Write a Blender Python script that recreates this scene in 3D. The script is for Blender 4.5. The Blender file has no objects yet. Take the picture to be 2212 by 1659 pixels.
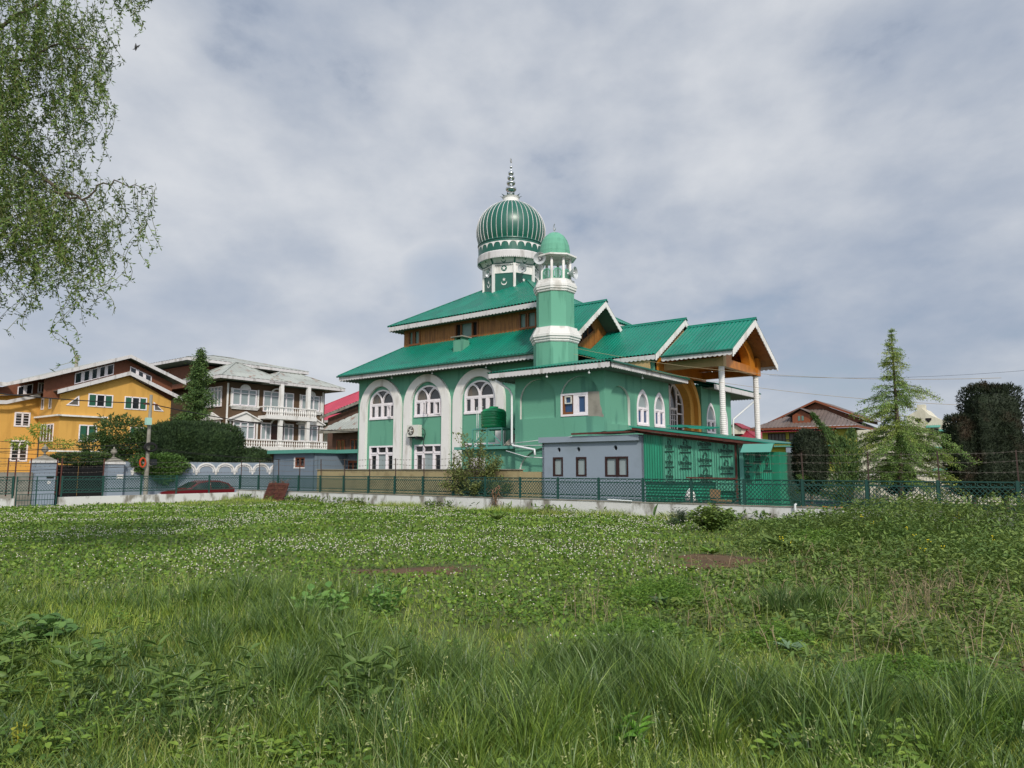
import bpy, bmesh, math, random
import numpy as np
from mathutils import Vector, geometry
random.seed(7); rng=np.random.default_rng(11)
sc=bpy.context.scene; COL=sc.collection
# ---------------------------------------------------------------- camera, sky, sun, exposure
cd=bpy.data.cameras.new('camera'); cam=bpy.data.objects.new('camera',cd); COL.objects.link(cam)
cam.location=(0,0,1.7); cam.rotation_euler=(math.radians(96.73),0,0)
cd.sensor_width=36; cd.lens=36*1564/2212; cd.clip_start=0.05; cd.clip_end=4000
sc.camera=cam
SUN_EL=math.radians(38); SUN_AZ=math.radians(167)   # clockwise from +Y
w=bpy.data.worlds.new('World'); sc.world=w; w.use_nodes=True
nt=w.node_tree; N=nt.nodes; L=nt.links; N.clear()
def nd(nt,t,**k):
    n=nt.nodes.new(t)
    for a,b in k.items(): setattr(n,a,b)
    return n
out=nd(nt,'ShaderNodeOutputWorld'); bg=nd(nt,'ShaderNodeBackground')
sky=nd(nt,'ShaderNodeTexSky',sky_type='NISHITA'); sky.sun_disc=False
sky.sun_elevation=SUN_EL; sky.sun_rotation=SUN_AZ
tc=nd(nt,'ShaderNodeTexCoord'); sep=nd(nt,'ShaderNodeSeparateXYZ'); L.new(tc.outputs['Generated'],sep.inputs[0])
def mth(op,a,b=None,c=None,clamp=False):
    m=nd(nt,'ShaderNodeMath',operation=op); m.use_clamp=clamp
    for i,v in enumerate((a,b,c)):
        if v is None: continue
        if isinstance(v,(int,float)): m.inputs[i].default_value=v
        else: L.new(v,m.inputs[i])
    return m.outputs[0]
zz=mth('ADD',mth('MAXIMUM',sep.outputs[2],0.0),0.24)
cx=mth('DIVIDE',sep.outputs[0],zz); cy=mth('DIVIDE',sep.outputs[1],zz)
cmb=nd(nt,'ShaderNodeCombineXYZ'); L.new(mth('ADD',mth('MULTIPLY',sep.outputs[0],1.5),mth('MULTIPLY',cx,.35)),cmb.inputs[0]); L.new(mth('MULTIPLY',cy,.45),cmb.inputs[1]); L.new(mth('MULTIPLY',sep.outputs[2],2.6),cmb.inputs[2])
def wnoise(scale,detail,rough,off):
    mp=nd(nt,'ShaderNodeMapping'); L.new(cmb.outputs[0],mp.inputs[0]); mp.inputs['Location'].default_value=off
    mp.inputs['Rotation'].default_value=(0,0,0.35); mp.inputs['Scale'].default_value=(0.9,1.0,1)
    n=nd(nt,'ShaderNodeTexNoise'); n.inputs['Scale'].default_value=scale; n.inputs['Detail'].default_value=detail
    n.inputs['Roughness'].default_value=rough; L.new(mp.outputs[0],n.inputs['Vector']); return n.outputs['Fac']
def wramp(fac,st):
    r=nd(nt,'ShaderNodeValToRGB'); L.new(fac,r.inputs[0]); e=r.color_ramp.elements
    while len(e)<len(st): e.new(0.5)
    for q,(p,c) in zip(e,st): q.position=p; q.color=(*c,1)
    r.color_ramp.interpolation='B_SPLINE'
    return r.outputs[0]
n1=wnoise(1.9,7,0.52,(3.1,1.7,0)); n2=wnoise(0.75,3,0.5,(8.2,4.4,0)); n3=wnoise(5.2,6,0.55,(1.2,9.4,2))
tone=mth('ADD',mth('ADD',mth('MULTIPLY',n1,0.55),mth('MULTIPLY',n2,0.50)),mth('MULTIPLY',n3,0.22))
cl=wramp(tone,[(0.42,(0.29,0.355,0.475)),(0.53,(0.385,0.44,0.54)),(0.63,(0.50,0.54,0.61)),(0.76,(0.70,0.72,0.755))])
cov=wramp(mth('ADD',mth('MULTIPLY',n1,0.6),mth('MULTIPLY',n3,0.4)),[(0.33,(0.55,)*3),(0.42,(0.97,)*3)])
hue=nd(nt,'ShaderNodeHueSaturation'); L.new(sky.outputs[0],hue.inputs['Color']); hue.inputs['Value'].default_value=0.085; hue.inputs['Saturation'].default_value=0.95
# a small gap of blue in the cloud, low to the left of the dome
bd=nd(nt,'ShaderNodeVectorMath',operation='DOT_PRODUCT'); L.new(tc.outputs['Generated'],bd.inputs[0]); bd.inputs[1].default_value=Vector((-.094,.967,.25)).normalized()
gap=nd(nt,'ShaderNodeMapRange'); L.new(mth('ADD',bd.outputs['Value'],mth('MULTIPLY',n3,0.004)),gap.inputs[0]); gap.inputs[1].default_value=1.0; gap.inputs[2].default_value=1.0021; gap.inputs[3].default_value=1.0; gap.inputs[4].default_value=0.45
cov=mth('MULTIPLY',cov,gap.outputs[0])
mx=nd(nt,'ShaderNodeMix',data_type='RGBA'); L.new(cov,mx.inputs[0]); L.new(hue.outputs[0],mx.inputs[6]); L.new(cl,mx.inputs[7])
# paler cloud low down, towards the left (thin bright cloud over the houses)
lowf=mth('MULTIPLY',mth('SUBTRACT',1.0,mth('MULTIPLY',sep.outputs[2],2.6),clamp=True),mth('MULTIPLY_ADD',sep.outputs[0],-0.55,0.36,clamp=True))
mx2=nd(nt,'ShaderNodeMix',data_type='RGBA'); L.new(mth('MULTIPLY',mth('MULTIPLY',lowf,n1),1.25),mx2.inputs[0]); L.new(mx.outputs[2],mx2.inputs[6]); mx2.inputs[7].default_value=(0.74,0.755,0.785,1)
# broad brightening of the cloud deck round the veiled sun (behind the camera)
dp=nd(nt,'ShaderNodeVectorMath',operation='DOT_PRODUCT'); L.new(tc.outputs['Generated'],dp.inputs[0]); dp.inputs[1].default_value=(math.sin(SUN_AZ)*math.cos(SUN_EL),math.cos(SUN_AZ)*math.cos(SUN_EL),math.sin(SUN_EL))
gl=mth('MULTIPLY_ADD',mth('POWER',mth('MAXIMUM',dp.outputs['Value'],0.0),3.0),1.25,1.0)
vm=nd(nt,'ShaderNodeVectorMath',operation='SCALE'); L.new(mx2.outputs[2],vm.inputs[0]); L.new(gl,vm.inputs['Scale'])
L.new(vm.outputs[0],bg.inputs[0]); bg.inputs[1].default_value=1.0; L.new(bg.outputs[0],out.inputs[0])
sd=bpy.data.lights.new('sun','SUN'); sun=bpy.data.objects.new('sun',sd); COL.objects.link(sun)
sd.energy=2.8; sd.angle=math.radians(5.0); sd.color=(1.0,0.93,0.82)
sv=Vector((math.sin(SUN_AZ)*math.cos(SUN_EL),math.cos(SUN_AZ)*math.cos(SUN_EL),math.sin(SUN_EL)))
sun.rotation_euler=sv.to_track_quat('Z','Y').to_euler(); sun.location=(0,-20,40)
sc.view_settings.view_transform='Standard'; sc.view_settings.look='None'; sc.view_settings.exposure=0.06; sc.view_settings.gamma=1

# ---------------------------------------------------------------- frames and builders
A=math.radians(37.9); CA,SA=math.cos(A),math.sin(A)
def W(s,n,z=0): return (s*CA+n*SA,-s*SA+n*CA,z)          # street-grid (s,n) -> world
def SN(x,y): return (x*CA-y*SA,x*SA+y*CA)
def put(o,label=None,cat=None,group=None,kind=None):
    if label: o['label']=label
    if cat: o['category']=cat
    if group: o['group']=group
    if kind: o['kind']=kind
    return o
def thing(name,label,cat,org,group=None,grid=True):
    o=bpy.data.objects.new(name,None); COL.objects.link(o); o.empty_display_size=.2
    o.location=W(*org) if grid else org
    if grid: o.rotation_euler=(0,0,-A)
    o['_o']=list(org); put(o,label,cat,group); return o
class MB:
    def __init__(s): s.v=[]; s.f=[]
    def vs(s,pts): i=len(s.v); s.v.extend([tuple(p) for p in pts]); return i
    def face(s,pts): i=s.vs(pts); s.f.append(tuple(range(i,i+len(pts)))); return s
    def box(s,a0,a1,b0,b1,c0,c1,m=None):
        m=m or (lambda *p:p)
        i=s.vs([m(a,b,c) for c in(c0,c1) for b in(b0,b1) for a in(a0,a1)])
        for q in((0,2,3,1),(4,5,7,6),(0,1,5,4),(2,6,7,3),(0,4,6,2),(1,3,7,5)): s.f.append(tuple(i+k for k in q))
        return s
    def prism(s,pts,vec):
        pts=[Vector(p) for p in pts]; vec=Vector(vec); n=len(pts); i=s.vs(pts+[p+vec for p in pts])
        s.f.append(tuple(i+k for k in range(n))[::-1]); s.f.append(tuple(i+n+k for k in range(n)))
        for k in range(n): s.f.append((i+k,i+(k+1)%n,i+n+(k+1)%n,i+n+k))
        return s
    def poly(s,pts2,d0,d1,m):     # filled outline (may be concave) between depths, front at d1
        pts2=list(pts2); n=len(pts2)
        tri=geometry.tessellate_polygon([[Vector((p[0],p[1],0)) for p in pts2]])
        i=s.vs([m(p[0],p[1],d1) for p in pts2]+[m(p[0],p[1],d0) for p in pts2])
        for t in tri: s.f.append(tuple(i+k for k in t))
        for k in range(n): s.f.append((i+k,i+(k+1)%n,i+n+(k+1)%n,i+n+k))
        return s
    def wall(s,outer,holes,depth,m,rev=True,d=0.0):
        loops=[outer]+holes; tri=geometry.tessellate_polygon([[Vector((p[0],p[1],0)) for p in l] for l in loops])
        flat=[p for l in loops for p in l]; i=s.vs([m(p[0],p[1],d) for p in flat])
        for t in tri: s.f.append(tuple(i+k for k in t))
        if rev:
            for h in holes: s.reveal(h,depth,m,d)
        return s
    def reveal(s,h,depth,m,d=0.0,closed=True):
        n=len(h); j=s.vs([m(p[0],p[1],d) for p in h]+[m(p[0],p[1],d-depth) for p in h])
        for k in range(n if closed else n-1): s.f.append((j+k,j+(k+1)%n,j+n+(k+1)%n,j+n+k))
        return s
    def band(s,o,i_,d0,d1,m):
        n=len(o); j=s.vs([m(p[0],p[1],d1) for p in o]+[m(p[0],p[1],d1) for p in i_]+[m(p[0],p[1],d0) for p in o]+[m(p[0],p[1],d0) for p in i_])
        for k in range(n-1):
            s.f.append((j+k,j+k+1,j+n+k+1,j+n+k)); s.f.append((j+k,j+2*n+k,j+2*n+k+1,j+k+1)); s.f.append((j+n+k,j+n+k+1,j+3*n+k+1,j+3*n+k))
        for k in(0,n-1): s.f.append((j+k,j+n+k,j+3*n+k,j+2*n+k))
        return s
    def bar(s,p,q,w,h=None,up=(0,0,1)):
        p=Vector(p); q=Vector(q); h=h or w; d=(q-p)
        if d.length<1e-6: return s
        d.normalize(); u=Vector(up)
        if abs(d.dot(u))>.95: u=Vector((1,0,0))
        x=d.cross(u).normalized()*w/2; y=x.cross(d).normalized()*h/2
        i=s.vs([p-x-y,p+x-y,p+x+y,p-x+y,q-x-y,q+x-y,q+x+y,q-x+y])
        for f in((0,3,2,1),(4,5,6,7),(0,1,5,4),(1,2,6,5),(2,3,7,6),(3,0,4,7)): s.f.append(tuple(i+k for k in f))
        return s
    def tube(s,pts,r,seg=6,cap=True):
        pts=[Vector(p) for p in pts]; rr=r if isinstance(r,(list,tuple)) else [r]*len(pts); base=len(s.v); px=None
        for k,p in enumerate(pts):
            t=(pts[min(k+1,len(pts)-1)]-pts[max(k-1,0)]); t=t.normalized() if t.length>1e-9 else Vector((0,0,1))
            if px is None:
                px=t.cross(Vector((0,0,1))); px=px if px.length>.05 else t.cross(Vector((1,0,0)))
            px=(px-t*px.dot(t)).normalized(); py=t.cross(px)
            s.vs([p+(px*math.cos(2*math.pi*a/seg)+py*math.sin(2*math.pi*a/seg))*rr[k] for a in range(seg)])
        for k in range(len(pts)-1):
            for a in range(seg):
                b=(a+1)%seg; s.f.append((base+k*seg+a,base+k*seg+b,base+(k+1)*seg+b,base+(k+1)*seg+a))
        if cap: s.f.append(tuple(base+a for a in range(seg))[::-1]); e=base+(len(pts)-1)*seg; s.f.append(tuple(e+a for a in range(seg)))
        return s
    def lathe(s,c,prof,seg=24,rot=0.0,axis=None,cap=True):
        base=len(s.v); n=len(prof)
        for r,z in prof:
            for a in range(seg):
                t=2*math.pi*a/seg+rot
                if axis is None: s.v.append((c[0]+r*math.cos(t),c[1]+r*math.sin(t),c[2]+z))
                else:
                    ax,ux,vx=axis; s.v.append(tuple(Vector(c)+ax*z+ux*r*math.cos(t)+vx*r*math.sin(t)))
        for k in range(n-1):
            for a in range(seg):
                b=(a+1)%seg; s.f.append((base+k*seg+a,base+k*seg+b,base+(k+1)*seg+b,base+(k+1)*seg+a))
        if cap and prof[0][0]>1e-4: s.f.append(tuple(base+a for a in range(seg))[::-1])
        if cap and prof[-1][0]>1e-4: s.f.append(tuple(base+(n-1)*seg+a for a in range(seg)))
        return s
    def corr(s,poly,wl=.25,amp=.045,sub=5,phase=0):
        P=[Vector(p) for p in poly]; o=P[0]; x=(P[1]-o).normalized(); nrm=x.cross(P[-1]-o).normalized(); y=nrm.cross(x)
        q=[((p-o).dot(x),(p-o).dot(y)) for p in P]; x0=min(a for a,_ in q); x1=max(a for a,_ in q)
        rows=[]; st=[]; k=0
        while x0+k*wl<x1: st+=[(x0+(k+f)*wl,g) for f,g in((0,-1),(.10,-1),(.24,.8),(.55,1),(.86,.8))]; k+=1
        st=[q for q in st if q[0]<x1]+[(x1,0)]
        for t,hh in st:
            t=min(max(t,x0+1e-4),x1-1e-4); ys=[]
            for e in range(len(q)):
                (a,b),(c,d)=q[e],q[(e+1)%len(q)]
                if (a-t)*(c-t)<=0 and abs(a-c)>1e-9: ys.append(b+(d-b)*(t-a)/(c-a))
            if len(ys)<2: continue
            h=amp*hh
            rows.append((o+x*t+y*min(ys)+nrm*h,o+x*t+y*max(ys)+nrm*h))
        i=s.vs([p for r in rows for p in r])
        for k in range(len(rows)-1): s.f.append((i+2*k,i+2*k+2,i+2*k+3,i+2*k+1))
        return s
    def fascia(s,p,q,h,nrm,th=.03,wl=.26,sc_=.06,sub=6):
        p=Vector(p); q=Vector(q); nrm=Vector(nrm)*th; Ln=(q-p).length; m=max(2,int(round(Ln/wl))*sub)
        top=[p.lerp(q,k/m) for k in range(m+1)]
        bot=[t-Vector((0,0,h+sc_*abs(math.sin(math.pi*(k/m)*m/sub)))) for k,t in enumerate(top)]
        i=s.vs(top+bot+[t+nrm for t in top]+[b+nrm for b in bot]); n=m+1
        for k in range(m):
            s.f.append((i+k,i+k+1,i+n+k+1,i+n+k)); s.f.append((i+2*n+k,i+3*n+k,i+3*n+k+1,i+2*n+k+1))
            s.f.append((i+k,i+2*n+k,i+2*n+k+1,i+k+1)); s.f.append((i+n+k,i+n+k+1,i+3*n+k+1,i+3*n+k))
        return s
    def build(s,name,mat,parent=None,smooth=False,label=None,grid=True):
        if parent is not None:
            r=parent
            while r.parent: r=r.parent
            org=r['_o'] if '_o' in r else (0,0,0)
        else: org=s.v[0] if s.v else (0,0,0)
        ox,oy,oz=org[0],org[1],org[2]
        me=bpy.data.meshes.new(name); me.from_pydata([(a-ox,b-oy,c-oz) for a,b,c in s.v],[],s.f); me.update()
        me.materials.append(mat)
        if smooth:
            for p in me.polygons: p.use_smooth=True
        o=bpy.data.objects.new(name,me); COL.objects.link(o)
        if parent is not None: o.parent=parent
        else:
            o['_o']=[ox,oy,oz]; o.location=W(ox,oy,oz) if grid else (ox,oy,oz)
            if grid: o.rotation_euler=(0,0,-A)
        if label: o['label']=label
        return o
def fast(name,V,F,mat,smooth=False,parent=None):
    V=np.asarray(V,dtype=np.float32); F=np.asarray(F,dtype=np.int32); me=bpy.data.meshes.new(name)
    k=F.shape[1]; me.vertices.add(len(V)); me.vertices.foreach_set('co',V.ravel()); me.loops.add(F.size); me.loops.foreach_set('vertex_index',F.ravel())
    me.polygons.add(len(F)); me.polygons.foreach_set('loop_start',np.arange(0,F.size,k,dtype=np.int32)); me.polygons.foreach_set('loop_total',np.full(len(F),k,dtype=np.int32))
    me.update(calc_edges=True); me.materials.append(mat)
    if smooth: me.polygons.foreach_set('use_smooth',np.ones(len(F),dtype=bool))
    o=bpy.data.objects.new(name,me); COL.objects.link(o); o['_o']=[0,0,0]
    if parent is not None: o.parent=parent
    return o
# plane mappers: (along, height, outward)
def MN(n0,sg=-1): return lambda a,b,d:(a,n0+sg*d,b)      # wall facing -n (towards the field)
def MS(s0,sg=1): return lambda a,b,d:(s0+sg*d,a,b)       # wall facing +s
def FR(o,x,y,n):
    o,x,y,n=map(Vector,(o,x,y,n)); return lambda a,b,d:tuple(o+x*a+y*b+n*d)
def rrect(a0,a1,b0,b1): return [(a0,b0),(a1,b0),(a1,b1),(a0,b1)]
def arch(a0,a1,zb,zs,zt,n=20):      # open outline, legs up, half-ellipse over
    c=(a0+a1)/2; r=(a1-a0)/2; p=[(a0,zb)]
    for k in range(n+1): t=math.pi*(1-k/n); p.append((c+r*math.cos(t),zs+(zt-zs)*math.sin(t)))
    p.append((a1,zb)); return p
def ogive(a0,a1,zb,zs,zt,n=9):      # pointed arch
    c=(a0+a1)/2; p=[(a0,zb)]; r=(a1-a0)/2
    for k in range(n+1): t=k/n; p.append((a0+r*(1-math.cos(t*math.pi/2.35))/(1-math.cos(math.pi/2.35)),zs+(zt-zs)*math.sin(t*math.pi/2.35)/math.sin(math.pi/2.35)))
    q=[(2*c-a,z) for a,z in p[::-1]][1:]; return p+q
def inset(p,w,c):                    # shrink outline horizontally/vertically round centre c
    return [(c[0]+(a-c[0])*(1-w/abs(c[2])),c[1]+(b-c[1])*(1-w/abs(c[3]))) for a,b in p]
def star(c,r,n=5,rot=math.pi/2,k=.42):
    return [(c[0]+(r if i%2==0 else r*k)*math.cos(rot+math.pi*i/n),c[1]+(r if i%2==0 else r*k)*math.sin(rot+math.pi*i/n)) for i in range(2*n)]
def crescent(c,r,n=14,rot=-math.pi/2,open_=.62,thick=.36):
    a=[]; b=[]
    for i in range(n+1):
        t=rot+(-1+2*i/n)*math.pi*open_; a.append((c[0]+r*math.cos(t),c[1]+r*math.sin(t)))
    s_=thick*r; d=(c[0]-s_*math.cos(rot),c[1]-s_*math.sin(rot)); e0,e1=a[0],a[-1]
    r2=math.hypot(e0[0]-d[0],e0[1]-d[1]); t0=math.atan2(e0[1]-d[1],e0[0]-d[0]); t1=math.atan2(e1[1]-d[1],e1[0]-d[0])
    while t1<t0: t1+=2*math.pi
    for i in range(1,n): t=t1+(t0-t1)*i/n; b.append((d[0]+r2*math.cos(t),d[1]+r2*math.sin(t)))
    return a+b
def copy_tree(o,parent=None):
    c=o.copy(); COL.objects.link(c); c.parent=parent
    for ch in list(o.children): copy_tree(ch,c)
    return c

# ---------------------------------------------------------------- materials
def lin(h):
    if isinstance(h,str): h=h.lstrip('#'); c=[int(h[i:i+2],16)/255 for i in(0,2,4)]; return tuple(x/12.92 if x<.04045 else ((x+.055)/1.055)**2.4 for x in c)
    return tuple(h)
MATS={}
def mat(name,col,rough=.7,var=.12,scale=2.0,col2=None,sc2=.7,amt2=.5,thr=.55,bump=0,bscale=20,metal=0,island=0,spec=.5,streak=None,trans=0,detail=5,sub=0,sheet=0):
    m=bpy.data.materials.new(name); m.use_nodes=True; t=m.node_tree; t.nodes.clear(); ln=t.links
    o=nd(t,'ShaderNodeOutputMaterial'); b=nd(t,'ShaderNodeBsdfPrincipled'); ln.new(b.outputs[0],o.inputs[0])
    b.inputs['Roughness'].default_value=rough; b.inputs['Metallic'].default_value=metal; b.inputs['Specular IOR Level'].default_value=spec
    tcn=nd(t,'ShaderNodeTexCoord'); c=lin(col)
    def noise(scl,det=detail,stretch=None):
        n=nd(t,'ShaderNodeTexNoise'); n.inputs['Scale'].default_value=scl; n.inputs['Detail'].default_value=det
        if stretch:
            mp=nd(t,'ShaderNodeMapping'); mp.inputs['Scale'].default_value=stretch; ln.new(tcn.outputs['Object'],mp.inputs[0]); ln.new(mp.outputs[0],n.inputs['Vector'])
        else: ln.new(tcn.outputs['Object'],n.inputs['Vector'])
        return n.outputs['Fac']
    def mixc(f,a,bb):
        x=nd(t,'ShaderNodeMix',data_type='RGBA')
        if isinstance(f,(int,float)): x.inputs[0].default_value=f
        else: ln.new(f,x.inputs[0])
        for i,q in((6,a),(7,bb)):
            if isinstance(q,tuple): x.inputs[i].default_value=(*q,1)
            else: ln.new(q,x.inputs[i])
        return x.outputs[2]
    cur=mixc(noise(scale),tuple(x*(1-var) for x in c),tuple(min(1,x*(1+var)) for x in c))
    if col2 is not None:
        mr=nd(t,'ShaderNodeMapRange'); ln.new(noise(sc2,8,streak),mr.inputs[0]); mr.inputs[1].default_value=thr; mr.inputs[2].default_value=thr+.12; mr.inputs[4].default_value=amt2
        cur=mixc(mr.outputs[0],cur,lin(col2))
    if sheet:
        sp=nd(t,'ShaderNodeVectorMath',operation='MULTIPLY'); ln.new(tcn.outputs['Object'],sp.inputs[0]); sp.inputs[1].default_value=(1.15,.42,.42)
        fl=nd(t,'ShaderNodeVectorMath',operation='FLOOR'); ln.new(sp.outputs[0],fl.inputs[0]); wn=nd(t,'ShaderNodeTexWhiteNoise',noise_dimensions='3D'); ln.new(fl.outputs[0],wn.inputs[0])
        hs=nd(t,'ShaderNodeHueSaturation'); ln.new(cur,hs.inputs['Color']); mr2=nd(t,'ShaderNodeMapRange'); ln.new(wn.outputs['Value'],mr2.inputs[0]); mr2.inputs[3].default_value=1-sheet; mr2.inputs[4].default_value=1+sheet; ln.new(mr2.outputs[0],hs.inputs['Value']); cur=hs.outputs[0]
    if island:
        g=nd(t,'ShaderNodeNewGeometry'); h=nd(t,'ShaderNodeHueSaturation'); ln.new(cur,h.inputs['Color'])
        r1=nd(t,'ShaderNodeMapRange'); ln.new(g.outputs['Random Per Island'],r1.inputs[0]); r1.inputs[3].default_value=1-island; r1.inputs[4].default_value=1+island; ln.new(r1.outputs[0],h.inputs['Value'])
        r2=nd(t,'ShaderNodeMapRange'); ln.new(g.outputs['Random Per Island'],r2.inputs[0]); r2.inputs[3].default_value=.5+island*.05; r2.inputs[4].default_value=.5-island*.05; ln.new(r2.outputs[0],h.inputs['Hue'])
        cur=h.outputs[0]
    ln.new(cur,b.inputs['Base Color'])
    if bump:
        bp=nd(t,'ShaderNodeBump'); bp.inputs['Strength'].default_value=bump; bp.inputs['Distance'].default_value=.02; ln.new(noise(bscale,6),bp.inputs['Height']); ln.new(bp.outputs[0],b.inputs['Normal'])
    if trans:
        tr=nd(t,'ShaderNodeBsdfTranslucent'); ln.new(cur,tr.inputs[0]); ms=nd(t,'ShaderNodeMixShader'); ms.inputs[0].default_value=trans
        ln.new(b.outputs[0],ms.inputs[1]); ln.new(tr.outputs[0],ms.inputs[2]); ln.new(ms.outputs[0],o.inputs[0])
    MATS[name]=m; return m
GW=mat('mint_plaster','#5F9A82',.85,.06,.8,'#45796A',1.4,.7,.54,bump=.25,bscale=9,streak=(1.6,1.6,.22))
GWL=mat('mint_plaster_minaret','#64A289',.85,.06,1.0,'#4C8570',1.8,.7,.54,bump=.25,bscale=8,streak=(1.6,1.6,.2))
GD=mat('dark_green_paint','#0E7A57',.45,.10,2)
RF=mat('green_roof_sheet','#087560',.36,.12,.6,'#1A6A5C',1.3,.6,.52,spec=.45,streak=(1,1,1),sheet=.13)
WH=mat('white_paint','#DEDCD9',.75,.05,2,'#A8A298',1.6,.6,.54,bump=.08,streak=(1,1,.3))
WHW=mat('white_window_wood','#E6E0E4',.6,.05,3,'#C9BDB9',3,.4,.58)
SF=mat('soffit_boards','#5E6B60',.8,.15,4)
SFW=mat('fascia_white','#C9C6C6',.75,.08,3,'#8F8A84',1.4,.6,.54,streak=(2,2,.5))
WD=mat('brown_cladding','#94612C',.55,.22,3,'#6B431E',6,.6,.5,streak=(1,1,.12))
WO=mat('varnished_orange_wood','#B5701F',.38,.2,2.2,'#9A5916',2.5,.6,.5)
WT=mat('tan_wood','#B49A6E',.7,.15,3)
OC=mat('ochre_plaster','#C69240',.8,.06,2)
WDB=mat('brown_frame_wood','#7A4A26',.6,.15,5)
GL=mat('dark_glass','#22262B',.10,.3,1.2,'#5E5A54',.9,.55,.56,spec=.7,streak=(1,1,.35))
GLC=mat('curtained_glass','#5D5A55',.35,.3,4,'#8A6A48',2.2,.6,.55,streak=(5,5,.2))
GLG=mat('grey_green_glass','#5F7C74',.25,.12,1.5)
GLF=mat('frosted_glass','#8E9A9C',.45,.06,2)
GLB=mat('blue_glass','#2C4A70',.3,.2,2)
GRY=mat('blue_grey_plaster','#8793A0',.85,.05,1.2,'#7B8790',.8,.5,.52,bump=.1,bscale=10)
BLG=mat('slate_blue_plaster','#6B7986',.85,.05,1.2,'#5D6B78',.7,.4,.5)
DKW=mat('dark_brown_frame','#2E1613',.45,.1,4)
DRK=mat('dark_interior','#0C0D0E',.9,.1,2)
CHR=mat('polished_steel','#C9CCCE',.22,.05,3,metal=1)
ALU=mat('spun_aluminium','#C2C5C7',.38,.06,3,metal=.3)
CG=mat('dome_green_paint','#0C5848',.36,.08,3,spec=.6)
SHT=mat('corrugated_sheet_green','#2A8468',.42,.08,1.5,'#319A7C',1.2,.5,.5,streak=(2,2,.3))
SHT2=mat('corrugated_sheet_printed','#559A82',.42,.08,1.5,'#34806A',1.4,.5,.5,streak=(3,3,.4))
INK=mat('dark_print','#123A30',.6,.1,3)
RST=mat('rusty_iron','#5A3128',.85,.25,8,'#3A2420',5,.6,.5)
FG=mat('fence_green_paint','#1B453E',.5,.12,4,'#5A3A2C',3,.5,.66)
FDK=mat('dark_iron','#1B2023',.55,.1,4)
CON=mat('concrete','#8E8A7F',.9,.12,2,'#5F5B52',1.2,.6,.5,bump=.2)
LOW=mat('stained_whitewash','#CDCDCB',.9,.08,1.5,'#6E675A',2.2,.85,.52,bump=.3,bscale=12,streak=(1,1,.45))
YEL=mat('mustard_plaster','#D0A050',.85,.05,1.0,'#B98B42',1.2,.5,.55,bump=.1,streak=(1.5,1.5,.25))
BRW=mat('red_brown_cladding','#74452E',.7,.12,3,'#653519',5,.4,.5)
BRK=mat('old_brick','#5E4438',.9,.25,6,'#3F2D26',3,.5,.5)
CHO=mat('chocolate_plaster','#55422F',.85,.06,1.5)
GRS=mat('pale_roof_sheet','#9EA29C',.55,.08,1,'#7A5644',1.3,.75,.58,streak=(1,1,.5),sheet=.12)
PNK=mat('red_roof_sheet','#B03A4E',.5,.1,1,sheet=.1)
MAR=mat('maroon_roof_sheet','#8A1F30',.5,.1,1)
BRR=mat('brown_roof_sheet','#6C5F59',.55,.1,1,'#54463F',.8,.5,.5,sheet=.1)
LIM=mat('lime_plaster','#A9A545',.85,.05,1)
CRM=mat('cream_clapboard','#CFCAB8',.8,.05,1,'#A8A390',2,.5,.52,streak=(1,1,.3))
RWD=mat('red_orange_wood','#7E4428',.6,.15,4)
TAN=mat('tan_rough_render','#9D8F6B',.95,.14,4,'#7C6E50',1.5,.6,.5,bump=.4,bscale=25)
AC_=mat('offwhite_enamel','#CFCFC6',.5,.04,3)
PVC=mat('white_pvc','#D5D8D8',.4,.05,3)
TNK=mat('green_plastic_tank','#128A55',.35,.08,2)
TEA=mat('teal_paint','#559486',.6,.08,3)
BLK=mat('black_rubber','#141414',.6,.1,3)
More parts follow.
